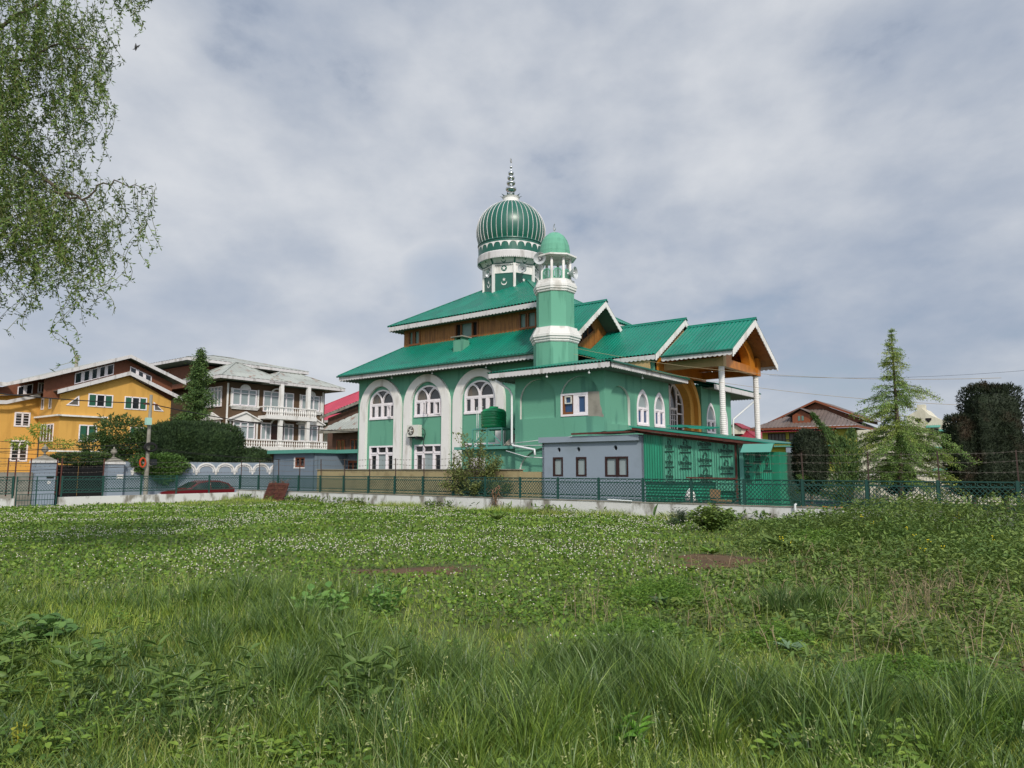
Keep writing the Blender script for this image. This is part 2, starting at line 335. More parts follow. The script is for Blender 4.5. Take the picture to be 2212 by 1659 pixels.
# ================================================================ MOSQUE
mq=thing('mosque','green and white mosque with striped onion dome, minaret, metal roofs and columned gable porch','mosque',(-29.75,38.1,.3))
def win_arched(cx,zb=4.9,zt=6.8,n=31.5,hw=1.17,open_=None):
    m=MN(n); a0,a1=cx-hw,cx+hw; ztr=5.86; zsp=5.92; d0=-.1
    f=MB(); o=arch(a0,a1,zb,zsp,zt,22); i=arch(a0+.1,a1-.1,zb+.1,zsp,zt-.1,22); f.band(o,i,d0,.04,m); f.box(a0,a1,zb,zb+.1,d0,.05,lambda a,b,d:m(a,b,d) ) if 0 else f.box(a0-.02,a1+.02,d0,.06,zb-.02,zb+.1,lambda a,d,b:m(a,b,d))
    M2=lambda a,d,b:m(a,b,d)
    f.box(a0+.05,a1-.05,d0,.03,ztr-.06,ztr+.06,M2); f.box(cx-.07,cx+.07,d0,.03,zb+.1,ztr-.06,M2)
    for q in(-.57,.57): f.box(cx+q-.08,cx+q+.08,d0,.02,zb+.1,ztr-.06,M2)
    for sg in(-1,1):    # two lancets sharing the middle
        x0,x1=(a0+.1,cx) if sg<0 else (cx,a1-.1); xm=(x0+x1)/2; w=x1-x0
        oo=ogive(x0,x1,ztr+.05,ztr+.05,ztr+.80,8); ii=ogive(x0+.07,x1-.07,ztr+.05,ztr+.05,ztr+.68,8); f.band(oo,ii,d0,.035,m)
    for k,(p,q) in enumerate(((-1.07,-.65),(-.49,-.07),(.07,.49),(.65,1.07))):
        f.band([(cx+p,zb+.1),(cx+p,ztr-.06),(cx+q,ztr-.06),(cx+q,zb+.1),(cx+p,zb+.1)],[(cx+p+.05,zb+.16),(cx+p+.05,ztr-.12),(cx+q-.05,ztr-.12),(cx+q-.05,zb+.16),(cx+p+.05,zb+.16)],d0,.015,m)
    if open_:            # an opened casement leaf
        for hx,ang in open_:
            c,s_=math.cos(ang),math.sin(ang)
            mm=lambda a,b,d,hx=hx,c=c,s_=s_:m(hx+a*c-d*s_,b,.05+a*s_+d*c)
            f.band([(0,zb+.08),(0,ztr-.08),(.52,ztr-.08),(.52,zb+.08),(0,zb+.08)],[(.07,zb+.16),(.07,ztr-.16),(.45,ztr-.16),(.45,zb+.16),(.07,zb+.16)],-.02,.02,mm)
    fo=f.build('arched_window',WHW,mq)
    g=MB(); g.poly(arch(a0+.06,a1-.06,zb+.06,zsp,zt-.06,18),-.09,-.06,m); g.build('pane',GL,fo)
    c=MB(); c.poly(ogive(a0+.2,cx-.08,ztr+.07,ztr+.07,ztr+.66,7),-.058,-.05,m); c.build('curtain',GLC,fo)
    return arch(a0,a1,zb,zsp,zt,22)
# --- main hall
ACX=[-35.15,-31.02,-26.88]
m=MN(31.5); holes=[]
holes.append(win_arched(ACX[0]+.07,open_=[(ACX[0]+.62,.35)]))
holes.append(win_arched(ACX[1]+.06,open_=[(ACX[1]+.1,1.2),(ACX[1]+.62,.12)]))
holes.append(win_arched(ACX[2]+.03))
for k,cx in enumerate(ACX):      # tall ground floor windows
    a0,a1=cx-1.07,cx+1.25; zb,zt=.9,3.2; holes.append(rrect(a0,a1,zb,zt)); f=MB(); M2=lambda a,d,b:m(a,b,d)
    f.band([(a0,zb),(a0,zt),(a1,zt),(a1,zb),(a0,zb)],[(a0+.12,zb+.12),(a0+.12,zt-.1),(a1-.1,zt-.1),(a1-.1,zb+.12),(a0+.12,zb+.12)],-.12,.03,m)
    f.box(a0,a1,-.12,.02,2.66,2.78,M2)
    for q in(.72,1.55): f.box(a0+q,a0+q+.11,-.12,.02,zb,zt,M2)
    for q,ww in((.1,.62),(1.66,.58)): f.band([(a0+q,zb+.1),(a0+q,2.66),(a0+q+ww,2.66),(a0+q+ww,zb+.1),(a0+q,zb+.1)],[(a0+q+.09,zb+.2),(a0+q+.09,2.57),(a0+q+ww-.08,2.57),(a0+q+ww-.08,zb+.2),(a0+q+.09,zb+.2)],-.1,.0,m)
    fo=f.build('tall_window',WHW,mq); g=MB(); g.box(a0+.05,a1-.05,-.11,-.08,zb+.05,zt-.05,M2); g.build('pane',GL,fo)
    g=MB(); g.box(a0+.8,a0+1.58,-.078,-.07,zb+.1,2.66,M2); g.build('curtain',GLF,fo)
w_=MB(); w_.wall(rrect(-37.4,-21.8,.25,7.62),holes,.14,m)
w_.face([(-37.4,31.5,.25),(-37.4,44.7,.25),(-37.4,44.7,7.62),(-37.4,31.5,7.62)]); w_.face([(-21.8,31.5,.25),(-21.8,44.7,.25),(-21.8,44.7,7.62),(-21.8,31.5,7.62)])
w_.face([(-37.4,44.7,.25),(-21.8,44.7,.25),(-21.8,44.7,7.62),(-37.4,44.7,7.62)])
w_.box(-37.2,-22,31.7,44.5,.3,7.55); w_.build('main_wall',GW,mq)
for cx in ACX:
    b=MB(); b.band(arch(cx-1.93,cx+1.93,.3,5.55,7.47,28),arch(cx-1.32,cx+1.32,.3,5.6,7.02,28),-.02,.19,m); b.build('arch_surround',WH,mq)
# lower roof
E0,E1,EN0,EN1,EZ=-38.4,-20.8,30.5,45.7,7.84; T0,T1,TN0,TN1,TZ=-35.35,-23.85,33.55,42.65,9.85
r=MB(); r.corr([(E0,EN0,EZ),(E1,EN0,EZ),(T1,TN0,TZ),(T0,TN0,TZ)]); r.corr([(E0,EN1,EZ),(E0,EN0,EZ),(T0,TN0,TZ),(T0,TN1,TZ)]); r.corr([(E1,EN0,EZ),(E1,EN1,EZ),(T1,TN1,TZ),(T1,TN0,TZ)]); r.corr([(E1,EN1,EZ),(E0,EN1,EZ),(T0,TN1,TZ),(T1,TN1,TZ)])
for p,q in(((E0,EN0),(T0,TN0)),((E0,EN1),(T0,TN1)),((E1,EN0),(T1,TN0))): r.bar((*p,EZ+.03),(*q,TZ+.03),.2,.035)
lr=r.build('lower_roof',RF,mq)
g=MB(); g.tube([(E0-.02,EN0-.06,EZ-.05),(-21.9,EN0-.06,EZ-.05)],.055,8); g.build('gutter',CG,lr)
f=MB(); f.fascia((E0+.1,EN0+.06,EZ-.09),(-21.0,EN0+.06,EZ-.09),.20,(0,-1,0)); f.fascia((E0+.1,EN0+.06,EZ-.09),(E0+.1,EN1,EZ-.09),.20,(-1,0,0)); f.build('eave_board',SFW,lr)
f=MB(); f.box(E0+.12,E1,EN0+.09,31.49,7.56,7.6); f.box(E0+.12,-37.41,31.5,EN1-.1,7.56,7.6)
for k in range(60): f.box(E0+.3+k*.28,E0+.32+k*.28,EN0+.1,31.48,7.545,7.559)
f.build('soffit',SF,lr)
# wooden storey
m=MN(33.5); WN=[(-34.8,-33.8,9.93,10.86),(-30.62,-28.75,9.9,10.86),(-25.5,-24.3,9.93,10.86)]
w_=MB(); w_.wall(rrect(-35.3,-23.8,9.6,11.12),[rrect(*q) for q in WN],.12,m); w_.face([(-35.3,33.5,9.6),(-35.3,42.7,9.6),(-35.3,42.7,11.12),(-35.3,33.5,11.12)]); w_.face([(-23.8,33.5,9.6),(-23.8,42.7,9.6),(-23.8,42.7,11.12),(-23.8,33.5,11.12)])
w_.box(-35.1,-24,33.7,42.5,9.3,11.1)
for k in range(76):
    x=-35.22+k*.15
    if not any(a-.05<x<b+.05 for a,b,_,_ in WN): w_.box(x,x+.022,33.488,33.5,9.62,11.1)
w_.build('timber_storey_wall',WD,mq)
for a,b,c,d in WN:
    f=MB(); M2=lambda a_,d_,b_:m(a_,b_,d_); k=.06
    f.band([(a-.04,c-.04),(a-.04,d+.04),(b+.04,d+.04),(b+.04,c-.04),(a-.04,c-.04)],[(a+k,c+k),(a+k,d-k),(b-k,d-k),(b-k,c+k),(a+k,c+k)],-.1,.05,m)
    if b-a<1.3: f.box((a+b)/2-.06,(a+b)/2+.06,-.1,.04,c,d,M2); f.box((a+b)/2-.18,(a+b)/2-.12,-.1,.02,c,d,M2)
    else: f.box(a+.45,a+.53,-.1,.04,c,d,M2); f.box(b-.5,b-.42,-.1,.04,c,d,M2)
    fo=f.build('timber_window',WDB,mq); g=MB(); 
    if b-a<1.3: g.box(a,b,-.09,-.06,c,d,M2)
    else: g.box(a+.5,b-.46,-.09,-.06,c,d,M2)
    g.build('pane',GLG,fo)
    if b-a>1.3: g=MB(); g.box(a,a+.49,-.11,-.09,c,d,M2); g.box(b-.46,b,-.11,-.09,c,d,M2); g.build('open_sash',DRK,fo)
# upper hipped roof
U0,U1,V0,V1,UZ=-36.1,-23.0,32.7,43.5,11.22; R0,R1,RN,RZ=-30.7,-28.4,38.1,14.42
r=MB(); r.corr([(U0,V0,UZ),(U1,V0,UZ),(R1,RN,RZ),(R0,RN,RZ)]); r.corr([(U0,V1,UZ),(U0,V0,UZ),(R0,RN,RZ)]); r.corr([(U1,V0,UZ),(U1,V1,UZ),(R1,RN,RZ)]); r.corr([(U1,V1,UZ),(U0,V1,UZ),(R0,RN,RZ),(R1,RN,RZ)])
for p,q in(((U0,V0),(R0,RN)),((U0,V1),(R0,RN)),((U1,V0),(R1,RN)),((U1,V1),(R1,RN))): r.bar((*p,UZ+.03),(*q,RZ+.03),.24,.04)
ur=r.build('upper_roof',RF,mq)
f=MB(); f.fascia((U0+.12,V0+.05,UZ-.05),(U1-.1,V0+.05,UZ-.05),.24,(0,-1,0)); f.fascia((U0+.12,V0+.05,UZ-.05),(U0+.12,V1,UZ-.05),.24,(-1,0,0)); f.fascia((U1-.12,V0+.05,UZ-.05),(U1-.12,V1,UZ-.05),.24,(1,0,0)); f.build('eave_board',SFW,ur)
f=MB(); f.box(U0+.14,U1-.14,V0+.08,33.49,10.98,11.02); f.box(U0+.14,-35.31,33.5,V1-.1,10.98,11.02); f.box(-23.79,U1-.14,33.5,V1-.1,10.98,11.02); f.build('soffit',SF,ur)
# chimney on the lower roof
c=MB(); c.box(-29.2,-28.48,31.75,32.4,8.2,9.42); c.box(-29.14,-29.0,31.8,32.35,9.42,9.56); c.box(-28.68,-28.54,31.8,32.35,9.42,9.56); ch=c.build('chimney',GW,lr); c=MB(); c.box(-29.3,-28.38,31.62,32.5,9.56,9.63); c.build('chimney_cap',CON,ch)
# --- gable dormer, middle gable roof, porch gable roof (ridges along s, over n=38.1)
def gable(name,s0,s1,zr,hw,pitch,gut=False,nn=38.1,barge=.3):
    r=MB(); ze=zr-hw*pitch
    r.corr([(s0,nn-hw,ze),(s1,nn-hw,ze),(s1,nn,zr),(s0,nn,zr)],wl=.22,amp=.032); r.corr([(s1,nn+hw,ze),(s0,nn+hw,ze),(s0,nn,zr),(s1,nn,zr)],wl=.22,amp=.032)
    r.bar((s0,nn-.09,zr-.01),(s1+.04,nn-.09,zr-.01),.22,.03,up=(0,-pitch,1)); r.bar((s0,nn+.09,zr-.01),(s1+.04,nn+.09,zr-.01),.22,.03,up=(0,pitch,1)); r.tube([(s0,nn,zr+.05),(s1+.05,nn,zr+.05)],.05,6)
    ro=r.build(name,RF,mq); s1b=s1-.05
    f=MB(); f.fascia((s1b,nn-hw,ze-.04),(s1b,nn,zr-.04),barge,(1,0,0),th=.04); f.fascia((s1b,nn+hw,ze-.04),(s1b,nn,zr-.04),barge,(1,0,0),th=.04); f.build('bargeboard',WH,ro)
    f=MB(); f.fascia((s0,nn-hw+.04,ze-.05),(s1b,nn-hw+.04,ze-.05),.2,(0,-1,0)); f.build('eave_board',SFW,ro); f=MB(); f.fascia((s0,nn+hw-.04,ze-.05),(s1b,nn+hw-.04,ze-.05),.2,(0,1,0)); f.build('eave_board',SFW,ro)
    if gut: f=MB(); f.tube([(s0,nn-hw-.05,ze-.04),(s1+.02,nn-hw-.05,ze-.04)],.055,8); f.build('gutter',CG,ro)
    f=MB(); f.prism([(s1b-.02,nn-hw+.1,ze-.08),(s1b-.02,nn,zr-.12),(s0,nn,zr-.12),(s0,nn-hw+.1,ze-.08)],(0,0,-.03)); f.prism([(s1b-.02,nn+hw-.1,ze-.08),(s1b-.02,nn,zr-.12),(s0,nn,zr-.12),(s0,nn+hw-.1,ze-.08)],(0,0,-.03))
    f.build('underside_boards',WD if gut else SF,ro); return ro
dr=gable('dormer_roof',-25.3,-20.95,11.42,3.2,.75,nn=35.8)
mr_=gable('middle_roof',-22.0,-17.1,10.22,3.85,.645)
pr=gable('porch_roof',-17.0,-13.12,9.72,3.45,.60,gut=True,barge=.34)
# dormer timber gable wall
m=MS(-22.02); w_=MB(); hole=[(34.3,8.62),(36.2,9.82),(35.7,10.45),(34.3,9.45)]
w_.wall([(33.3,7.4),(38.3,7.4),(38.3,9.35),(35.8,11.25),(33.3,9.35)],[hole],.1,m)
for k in range(33):
    x=33.4+k*.15; zt_=11.2-abs(x-35.8)*.75
    w_.box(-22.02,-22.008,x,x+.02,7.5,zt_ if not(34.2<x<36.3) else min(zt_,8.55+(x-34.3)*.63))
w_.face([(-22.02,33.3,7.4),(-25.3,33.3,7.4),(-25.3,33.3,9.35),(-22.02,33.3,9.35)])
dw=w_.build('dormer_gable_wall',WD,mq)
f=MB(); f.band(hole+[hole[0]],[(34.37,8.74),(36.1,9.84),(35.68,10.35),(34.37,9.4),(34.37,8.74)],-.05,.03,m)
for x,z0,z1 in((34.85,8.97,9.85),(35.45,9.35,10.28)): f.bar(m(x,z0,.0),m(x,z1,.0),.05)
fo=f.build('raked_window',WDB,mq); g=MB(); g.poly(hole,-.09,-.07,m); g.build('pane',DRK,fo)
f=MB(); f.bar((-21.97,34.0,6.9),(-21.97,34.0,9.1),.07); f.build('gable_post',WHW,mq)
# side wall between hall and porch, tympanum boards
w_=MB(); w_.box(-21.79,-18.75,34.5,41.8,.3,7.6); w_.box(-21.7,-17.5,34.6,34.9,6.9,7.6); w_.build('entry_wall',GW,mq)
w_=MB(); w_.box(-19.6,-17.55,34.38,34.5,6.75,7.62); 
for k in range(18): w_.box(-19.55+k*.115,-19.53+k*.115,34.37,34.38,6.76,7.6)
w_.build('tan_boards',WT,mq)
w_=MB(); w_.prism([(-17.35,34.7,7.6),(-17.35,41.5,7.6),(-17.35,38.1,9.85)],(-.1,0,0)); w_.build('inner_gable_wall',WT,mq)
# entry: tall white windows, ochre arch
m=MS(-18.75); f=MB(); M2=lambda a,d,b:m(a,b,d)
f.band(arch(35.4,40.85,.6,5.4,7.0,26),arch(35.52,40.73,.6,5.4,6.88,26),.0,.1,m)
for x in(36.6,38.0,39.05,40.0): f.box(x-.05,x+.05,0,.08,.6,6.6,M2)
for z_ in(1.9,3.3,5.0,5.6,6.15): f.box(39.95,40.8,0,.07,z_-.04,z_+.04,M2)
f.box(35.5,39.95,0,.08,5.2,5.32,M2); f.box(35.5,40.8,0,.08,3.5,3.6,M2)
for x0,x1 in((39.1,39.95),(38.05,39.0),(36.65,37.95)): f.band(ogive(x0,x1,5.3,5.9,6.75,7),ogive(x0+.05,x1-.05,5.3,5.9,6.65,7),.0,.09,m)
for x0,x1 in((39.15,39.9),(38.1,38.95),(36.7,37.9)):
    for q in(1,2): f.box(x0+(x1-x0)*q/3-.015,x0+(x1-x0)*q/3+.015,0,.06,3.6,5.2,M2)
    for q in range(1,5): f.box(x0,x1,0,.06,3.6+q*.33-.015,3.6+q*.33+.015,M2)
fo=f.build('entrance_window',WHW,mq); g=MB(); g.poly(arch(35.45,40.8,.65,5.4,6.93,24),.005,.02,m); g.build('pane',GL,fo)
f=MB(); f.band(arch(34.45,41.79,.3,5.2,7.75,28),arch(35.38,40.87,.3,5.4,7.02,28),0,.55,m); f.band(arch(34.42,41.78,.3,5.1,7.85,28),arch(34.8,41.42,.3,5.2,7.45,28),.55,.8,m); f.build('ochre_arch',OC,mq)
# --- front block (2 storeys, arched niches)
m=MN(28.0); M2=lambda a,d,b:m(a,b,d)
n1h=arch(-21.3,-19.2,4.12,5.0,6.0,22); n2h=arch(-18.92,-16.85,4.12,5.0,5.98,22); lowh=arch(-21.35,-17.9,.3,1.6,2.75,20)
w_=MB(); w_.wall(rrect(-21.6,-16.55,.25,6.3),[n1h,n2h,lowh],.12,m,rev=False)
PW=[(31.0,32.25),(32.8,34.0)]; m2=MS(-16.55)
n3h=arch(28.5,30.35,3.76,4.85,5.55,20); pwh=[ogive(a,b,3.78,4.6,5.6,9) for a,b in PW]
w_.wall(rrect(28.0,34.5,.25,6.3),[n3h]+pwh,.12,m2,rev=False)
w_.face([(-21.6,28,.25),(-21.6,31.5,.25),(-21.6,31.5,6.3),(-21.6,28,6.3)]); w_.face([(-21.6,34.5,.25),(-16.55,34.5,.25),(-16.55,34.5,6.3),(-21.6,34.5,6.3)])
w_.box(-21.5,-16.68,28.13,34.4,.3,6.25); w_.build('front_block_wall',GW,mq)
w_=MB(); w_.reveal(n1h,.128,m); w_.reveal(n2h,.128,m); w_.reveal(lowh,.128,m); w_.reveal(n3h,.128,m2)
for h in pwh: w_.reveal(h,.128,m2)
w_.build('niche_reveal',WH,mq)
f=MB(); k=.09; a,b,c,d=-18.9,-17.42,4.14,5.2
f.band([(a,c),(a,d),(b,d),(b,c),(a,c)],[(a+k,c+k),(a+k,d-k),(b-k,d-k),(b-k,c+k),(a+k,c+k)],-.12,.03,m); f.box(-18.2,-18.05,-.12,.02,c,d,M2); f.band([(-18.05,c+.05),(-18.05,d-.05),(b-.03,d-.05),(b-.03,c+.05),(-18.05,c+.05)],[(-17.93,c+.17),(-17.93,d-.17),(b-.15,d-.17),(b-.15,c+.17),(-17.93,c+.17)],-.1,.015,m)
fo=f.build('white_window',WHW,mq); g=MB(); g.box(-18.05,b,-.1,-.07,c,d,M2); g.box(-18.75,-18.2,-.1,-.075,c,d,M2); g.build('pane',GLB,fo)
g=MB(); g.band([(-18.8,c+.08),(-18.8,d-.08),(-18.2,d-.08),(-18.2,c+.08),(-18.8,c+.08)],[(-18.7,c+.2),(-18.7,d-.12),(-18.25,d-.12),(-18.25,c+.2),(-18.7,c+.2)],-.09,0,m); g.build('brown_sash',WDB,fo)
g=MB(); g.band([(-18.68,4.72),(-18.68,5.08),(-18.3,5.08),(-18.3,4.72),(-18.68,4.72)],[(-18.63,4.77),(-18.63,5.03),(-18.35,5.03),(-18.35,4.77),(-18.63,4.77)],-.06,.02,m); g.build('exhaust_fan',AC_,fo)
g=MB(); g.poly([(-17.41,4.1),(-17.41,5.22),(-16.82,5.2),(-16.78,4.6),(-16.7,4.4),(-16.68,4.2),(-16.6,4.12),(-16.62,4.02),(-16.9,4.08)],-.05,.004,m); g.build('bare_plaster_patch',CON,mq)
def lancet(a,b,zb,zt,mm,root=mq,blue=False):
    f=MB(); zs=zb+.85; M2=lambda p,d,q:mm(p,q,d); c=(a+b)/2
    f.band(ogive(a,b,zb,zb+.8,zt,9),ogive(a+.11,b-.11,zb,zb+.8,zt-.2,9),-.12,.02,mm); f.box(a,b,-.12,.015,zs-.05,zs+.05,M2); f.box(c-.07,c+.07,-.12,.01,zb,zs-.05,M2); f.box(a,b,-.12,.03,zb,zb+.1,M2)
    for x0,x1 in((a+.11,c-.07),(c+.07,b-.11)): f.band([(x0,zb+.1),(x0,zs-.05),(x1,zs-.05),(x1,zb+.1),(x0,zb+.1)],[(x0+.06,zb+.17),(x0+.06,zs-.11),(x1-.06,zs-.11),(x1-.06,zb+.17),(x0+.06,zb+.17)],-.11,-.02,mm)
    fo=f.build('lancet_window',WHW,root); g=MB(); g.poly(ogive(a+.05,b-.05,zs,zs+.02,zt-.1,8),-.1,-.08,mm); g.build('upper_pane',GLF,fo)
    g=MB(); g.box(a+.05,b-.05,-.1,-.07,zb+.05,zs-.05,M2); g.build('lower_pane',GLB if blue else GL,fo)
for (a,b) in PW: lancet(a+.02,b-.02,3.8,5.58,m2,blue=True)
# low-pitched roof of the front block (three slopes)
r=MB(); q0,q1,y0,y1,z0=-22.7,-15.7,27.15,35.1,6.40; rs=.21
r.corr([(q0,y0,z0),(q1,y0,z0),(q1-3.2,y0+3.2,z0+3.2*rs),(q0+3.2,y0+3.2,z0+3.2*rs)],wl=.18); r.corr([(q1,y0,z0),(q1,y1,z0),(q1-3.2,y1,z0+3.2*rs),(q1-3.2,y0+3.2,z0+3.2*rs)],wl=.18); r.corr([(q0,31.4,z0),(q0,y0,z0),(q0+3.2,y0+3.2,z0+3.2*rs),(q0+3.2,31.4,z0+3.2*rs)],wl=.18)
r.box(q0+3.2,q1-3.2,y0+3.2,34.5,z0+.55,z0+3.2*rs); r.bar((q1,y0,z0+.04),(q1-3.2,y0+3.2,z0+3.2*rs+.04),.22,.035); fr=r.build('front_block_roof',RF,mq)
f=MB(); f.fascia((q0+.08,y0+.05,z0-.04),(q1-.08,y0+.05,z0-.04),.2,(0,-1,0),wl=.2,sc_=.045); f.fascia((q1-.05,y0+.08,z0-.04),(q1-.05,y1,z0-.04),.2,(1,0,0),wl=.2,sc_=.045); f.fascia((q0+.05,y0+.08,z0-.04),(q0+.05,31.3,z0-.04),.25,(-1,0,0),wl=.2); f.build('eave_board',SFW,fr)
f=MB(); f.tube([(q1+.05,y0,z0-.02),(q1+.05,y1,z0-.05)],.05,8); f.build('gutter',CG,fr)
f=MB(); f.box(q0+.1,q1-.1,y0+.1,27.99,6.14,6.18); f.box(-16.54,q1-.1,28.0,y1-.05,6.14,6.18); f.box(q0+.1,-21.61,28.0,31.3,6.14,6.18)
for k in range(26): f.box(q0+.3+k*.26,q0+.32+k*.26,y0+.1,27.98,6.128,6.139)
f.build('soffit',SF,fr)
for s_,n_ in((-19.2,27.3),(-16.9,27.3),(-15.95,30.5),(-33.6,30.9),(-30.1,30.9),(-25.9,30.9)): 
    g=MB(); zb_=6.13 if n_<30.6 else 7.55; g.tube([(s_,n_,zb_),(s_,n_,zb_-.1)],.018,6); g.lathe((s_,n_,zb_-.21),[(.0,0),(.045,.02),(.055,.06),(.03,.11)],8); g.build('eave_lamp',PVC,fr,smooth=True)
# downpipe at the block's left corner
g=MB(); g.tube([(-22.3,27.3,6.05),(-21.85,27.85,5.6),(-21.72,27.88,5.35),(-21.72,27.88,2.95),(-21.5,27.7,2.85),(-20.1,27.55,2.62),(-20.05,27.5,2.35)],.055,8)
g.tube([(-21.7,27.8,2.95),(-18.2,27.85,3.2)],.02,6); g.tube([(-21.6,27.8,2.82),(-17.9,27.85,2.85)],.02,6); g.tube([(-22,27.8,2.6),(-20.8,27.8,2.3),(-17.9,27.85,2.12)],.025,6); g.build('downpipe',PVC,mq,smooth=True)
# --- far wing
m3=MS(-17.9); wh=[ogive(42.5,43.9,3.85,4.75,5.85,9),ogive(44.6,45.9,3.85,4.75,5.85,9)]
w_=MB(); w_.wall(rrect(41.8,46.55,.25,6.75),wh,.12,m3); w_.face([(-21.8,41.8,.25),(-17.9,41.8,.25),(-17.9,41.8,6.75),(-21.8,41.8,6.75)]); w_.face([(-17.9,46.55,.25),(-21.8,46.55,.25),(-21.8,46.55,6.75),(-17.9,46.55,6.75)]); w_.box(-21.7,-18.03,41.9,46.4,.3,6.7); w_.build('far_wing_wall',GW,mq)
lancet(42.52,43.88,3.87,5.83,m3); lancet(44.62,45.88,3.87,5.83,m3)
r=MB(); r.corr([(-17.1,41.9,6.9),(-17.1,50.2,6.9),(-20.3,47.4,7.57),(-20.3,41.9,7.57)],wl=.18); r.corr([(-17.1,50.2,6.9),(-22,50.2,6.9),(-22,47.4,7.57),(-20.3,47.4,7.57)],wl=.18); fw=r.build('far_wing_roof',RF,mq)
f=MB(); f.fascia((-17.15,41.95,6.86),(-17.15,50.1,6.86),.26,(1,0,0),wl=.2); f.fascia((-17.15,50.1,6.86),(-22,50.1,6.86),.26,(0,1,0),wl=.2); f.build('eave_board',SFW,fw); f=MB(); f.box(-21.9,-17.2,41.95,50.0,6.64,6.68); f.build('soffit',SF,fw)
g=MB(); g.tube([(-17.15,49.7,6.6),(-17.8,46.7,5.0),(-17.82,46.65,4.7),(-17.82,46.65,.5)],.06,8); g.build('downpipe',PVC,mq,smooth=True)
# --- porch columns, beams, arched gable
prof=[(.0,0),(.16,0)]
for k in range(66): z_=.02+k*.101; prof+=[(.138,z_),(.154,z_+.02),(.154,z_+.065),(.138,z_+.085)]
prof+=[(.15,6.69)]
for n_ in(35.7,40.72): g=MB(); g.lathe((-14.15,n_,.3),prof,18); g.build('ringed_column',WH,mq,smooth=False)
b=MB(); b.box(-14.34,-13.96,35.5,35.9,6.96,7.55); b.box(-17.6,-14.34,35.58,35.84,7.0,7.42); b.build('side_beam',WT,mq)
b=MB(); b.box(-14.3,-14.0,35.9,40.55,6.98,7.4); b.box(-14.36,-13.94,40.5,40.98,6.96,7.95); b.box(-17.9,-14.36,40.6,40.88,7.0,7.4); b.box(-17.9,-14.34,35.95,40.5,7.5,7.54)
b.build('gable_beam',WO,mq)
m=MS(-14.12); b=MB()
b.band([(35.6,7.4),(38.1,9.0+.2),(40.9,7.55)],[(36.9,7.4),(38.1,7.42),(39.3,7.41)],-.1,0,m) if 0 else None
oa=arch(35.95,40.25,7.4,7.45,8.92,24); ia=arch(36.75,39.45,7.4,7.42,8.5,24); b.band(oa,ia,-.35,.12,m); 
aw=arch(35.96,40.24,7.4,7.45,8.9,24); b.band([(p,min(9.42-.6*abs(p-38.1),9.4)) if 0<k<len(aw)-1 else ((35.3 if k==0 else 40.9),7.4) for k,(p,_) in enumerate(aw)],aw,-.28,.02,m)
b.build('gable_arch',WO,mq)
b=MB(); va=arch(35.95,40.25,7.4,7.45,8.9,18); i=b.vs([(-14.3,p,z) for p,z in va]+[(-17.3,p,z) for p,z in va]); n_=len(va)
for k in range(n_-1): b.f.append((i+k,i+k+1,i+n_+k+1,i+n_+k))
b.build('barrel_vault',WO,mq)
b=MB(); b.box(-17.4,-17.3,34.9,41.2,6.9,7.7); b.build('back_beam',WO,mq)

# --- DOME
DC=(-29.75,38.1)
def octo(mb,R,z0,z1,R2=None):
    R2=R2 or R; c=DC; i=mb.vs([(c[0]+R*math.cos(k*math.pi/4),c[1]+R*math.sin(k*math.pi/4),z0) for k in range(8)]+[(c[0]+R2*math.cos(k*math.pi/4),c[1]+R2*math.sin(k*math.pi/4),z1) for k in range(8)])
    for k in range(8): mb.f.append((i+k,i+(k+1)%8,i+8+(k+1)%8,i+8+k))
def faceframe(k,R,z,tilt=0):   # mapper on octagon face k : a along face (centre 0), b up, d out
    t=(k+.5)*math.pi/4; ap=R*math.cos(math.pi/8); n=Vector((math.cos(t),math.sin(t),0)); x=Vector((-math.sin(t),math.cos(t),0)); up=Vector((0,0,1))
    if tilt: up=(up*math.cos(tilt)+n*math.sin(tilt)); nn=n*math.cos(tilt)-Vector((0,0,1))*math.sin(tilt)
    else: nn=n
    return FR((DC[0]+n.x*ap,DC[1]+n.y*ap,z),x,up,nn)
d=MB(); octo(d,1.86,12.6,14.6); dm=d.build('drum_lower_panels',CG,mq)
d=MB(); octo(d,1.86,14.6,15.28); d2=d.build('drum_upper_panels',WH,mq)
d=MB(); octo(d,1.9,15.28,15.66,2.2); d3=d.build('drum_cornice_panels',WH,mq)
wt=MB(); gt=MB(); FW=2*1.86*math.sin(math.pi/8)
for k in range(8):
    t=k*math.pi/4; p=(DC[0]+1.87*math.cos(t),DC[1]+1.87*math.sin(t)); wt.bar((*p,12.6),(*p,15.25),.17,.17,up=(math.cos(t),math.sin(t),0))
    p2=(DC[0]+2.22*math.cos(t),DC[1]+2.22*math.sin(t)); gt.bar((DC[0]+1.92*math.cos(t),DC[1]+1.92*math.sin(t),15.22),(*p2,15.68),.1,.06)
    F_=faceframe(k,1.86,14.1); wt.poly(crescent((0,-.12),.2),0,.012,F_); wt.poly(star((0,.06),.13),0,.012,F_)
    F_=faceframe(k,1.86,14.93); gt.poly([(.2*math.cos(a*math.pi/10),.2*math.sin(a*math.pi/10)) for a in range(20)],0,.012,F_); wt.poly(star((0,0),.16),.012,.024,F_)
    gt.box(-FW/2,FW/2,0,.02,-.38,-.33,lambda a,d_,b:F_(a,b,d_))
    F_=faceframe(k,1.9,15.30,.67); gt.poly(crescent((0,.18),.17),0,.012,F_); gt.poly(star((0,.32),.1),0,.012,F_)
    F_=faceframe(k,1.9,15.22); M3=lambda a,d_,b:F_(a,b,d_); gt.box(-.7,.7,0,.05,.02,.07,M3)
    for q in range(12): wt.poly([(-.66+q*.115,.0),(-.56+q*.115,.0),(-.56+q*.115,-.06),(-.61+q*.115,-.1),(-.66+q*.115,-.06)],0,.03,F_)
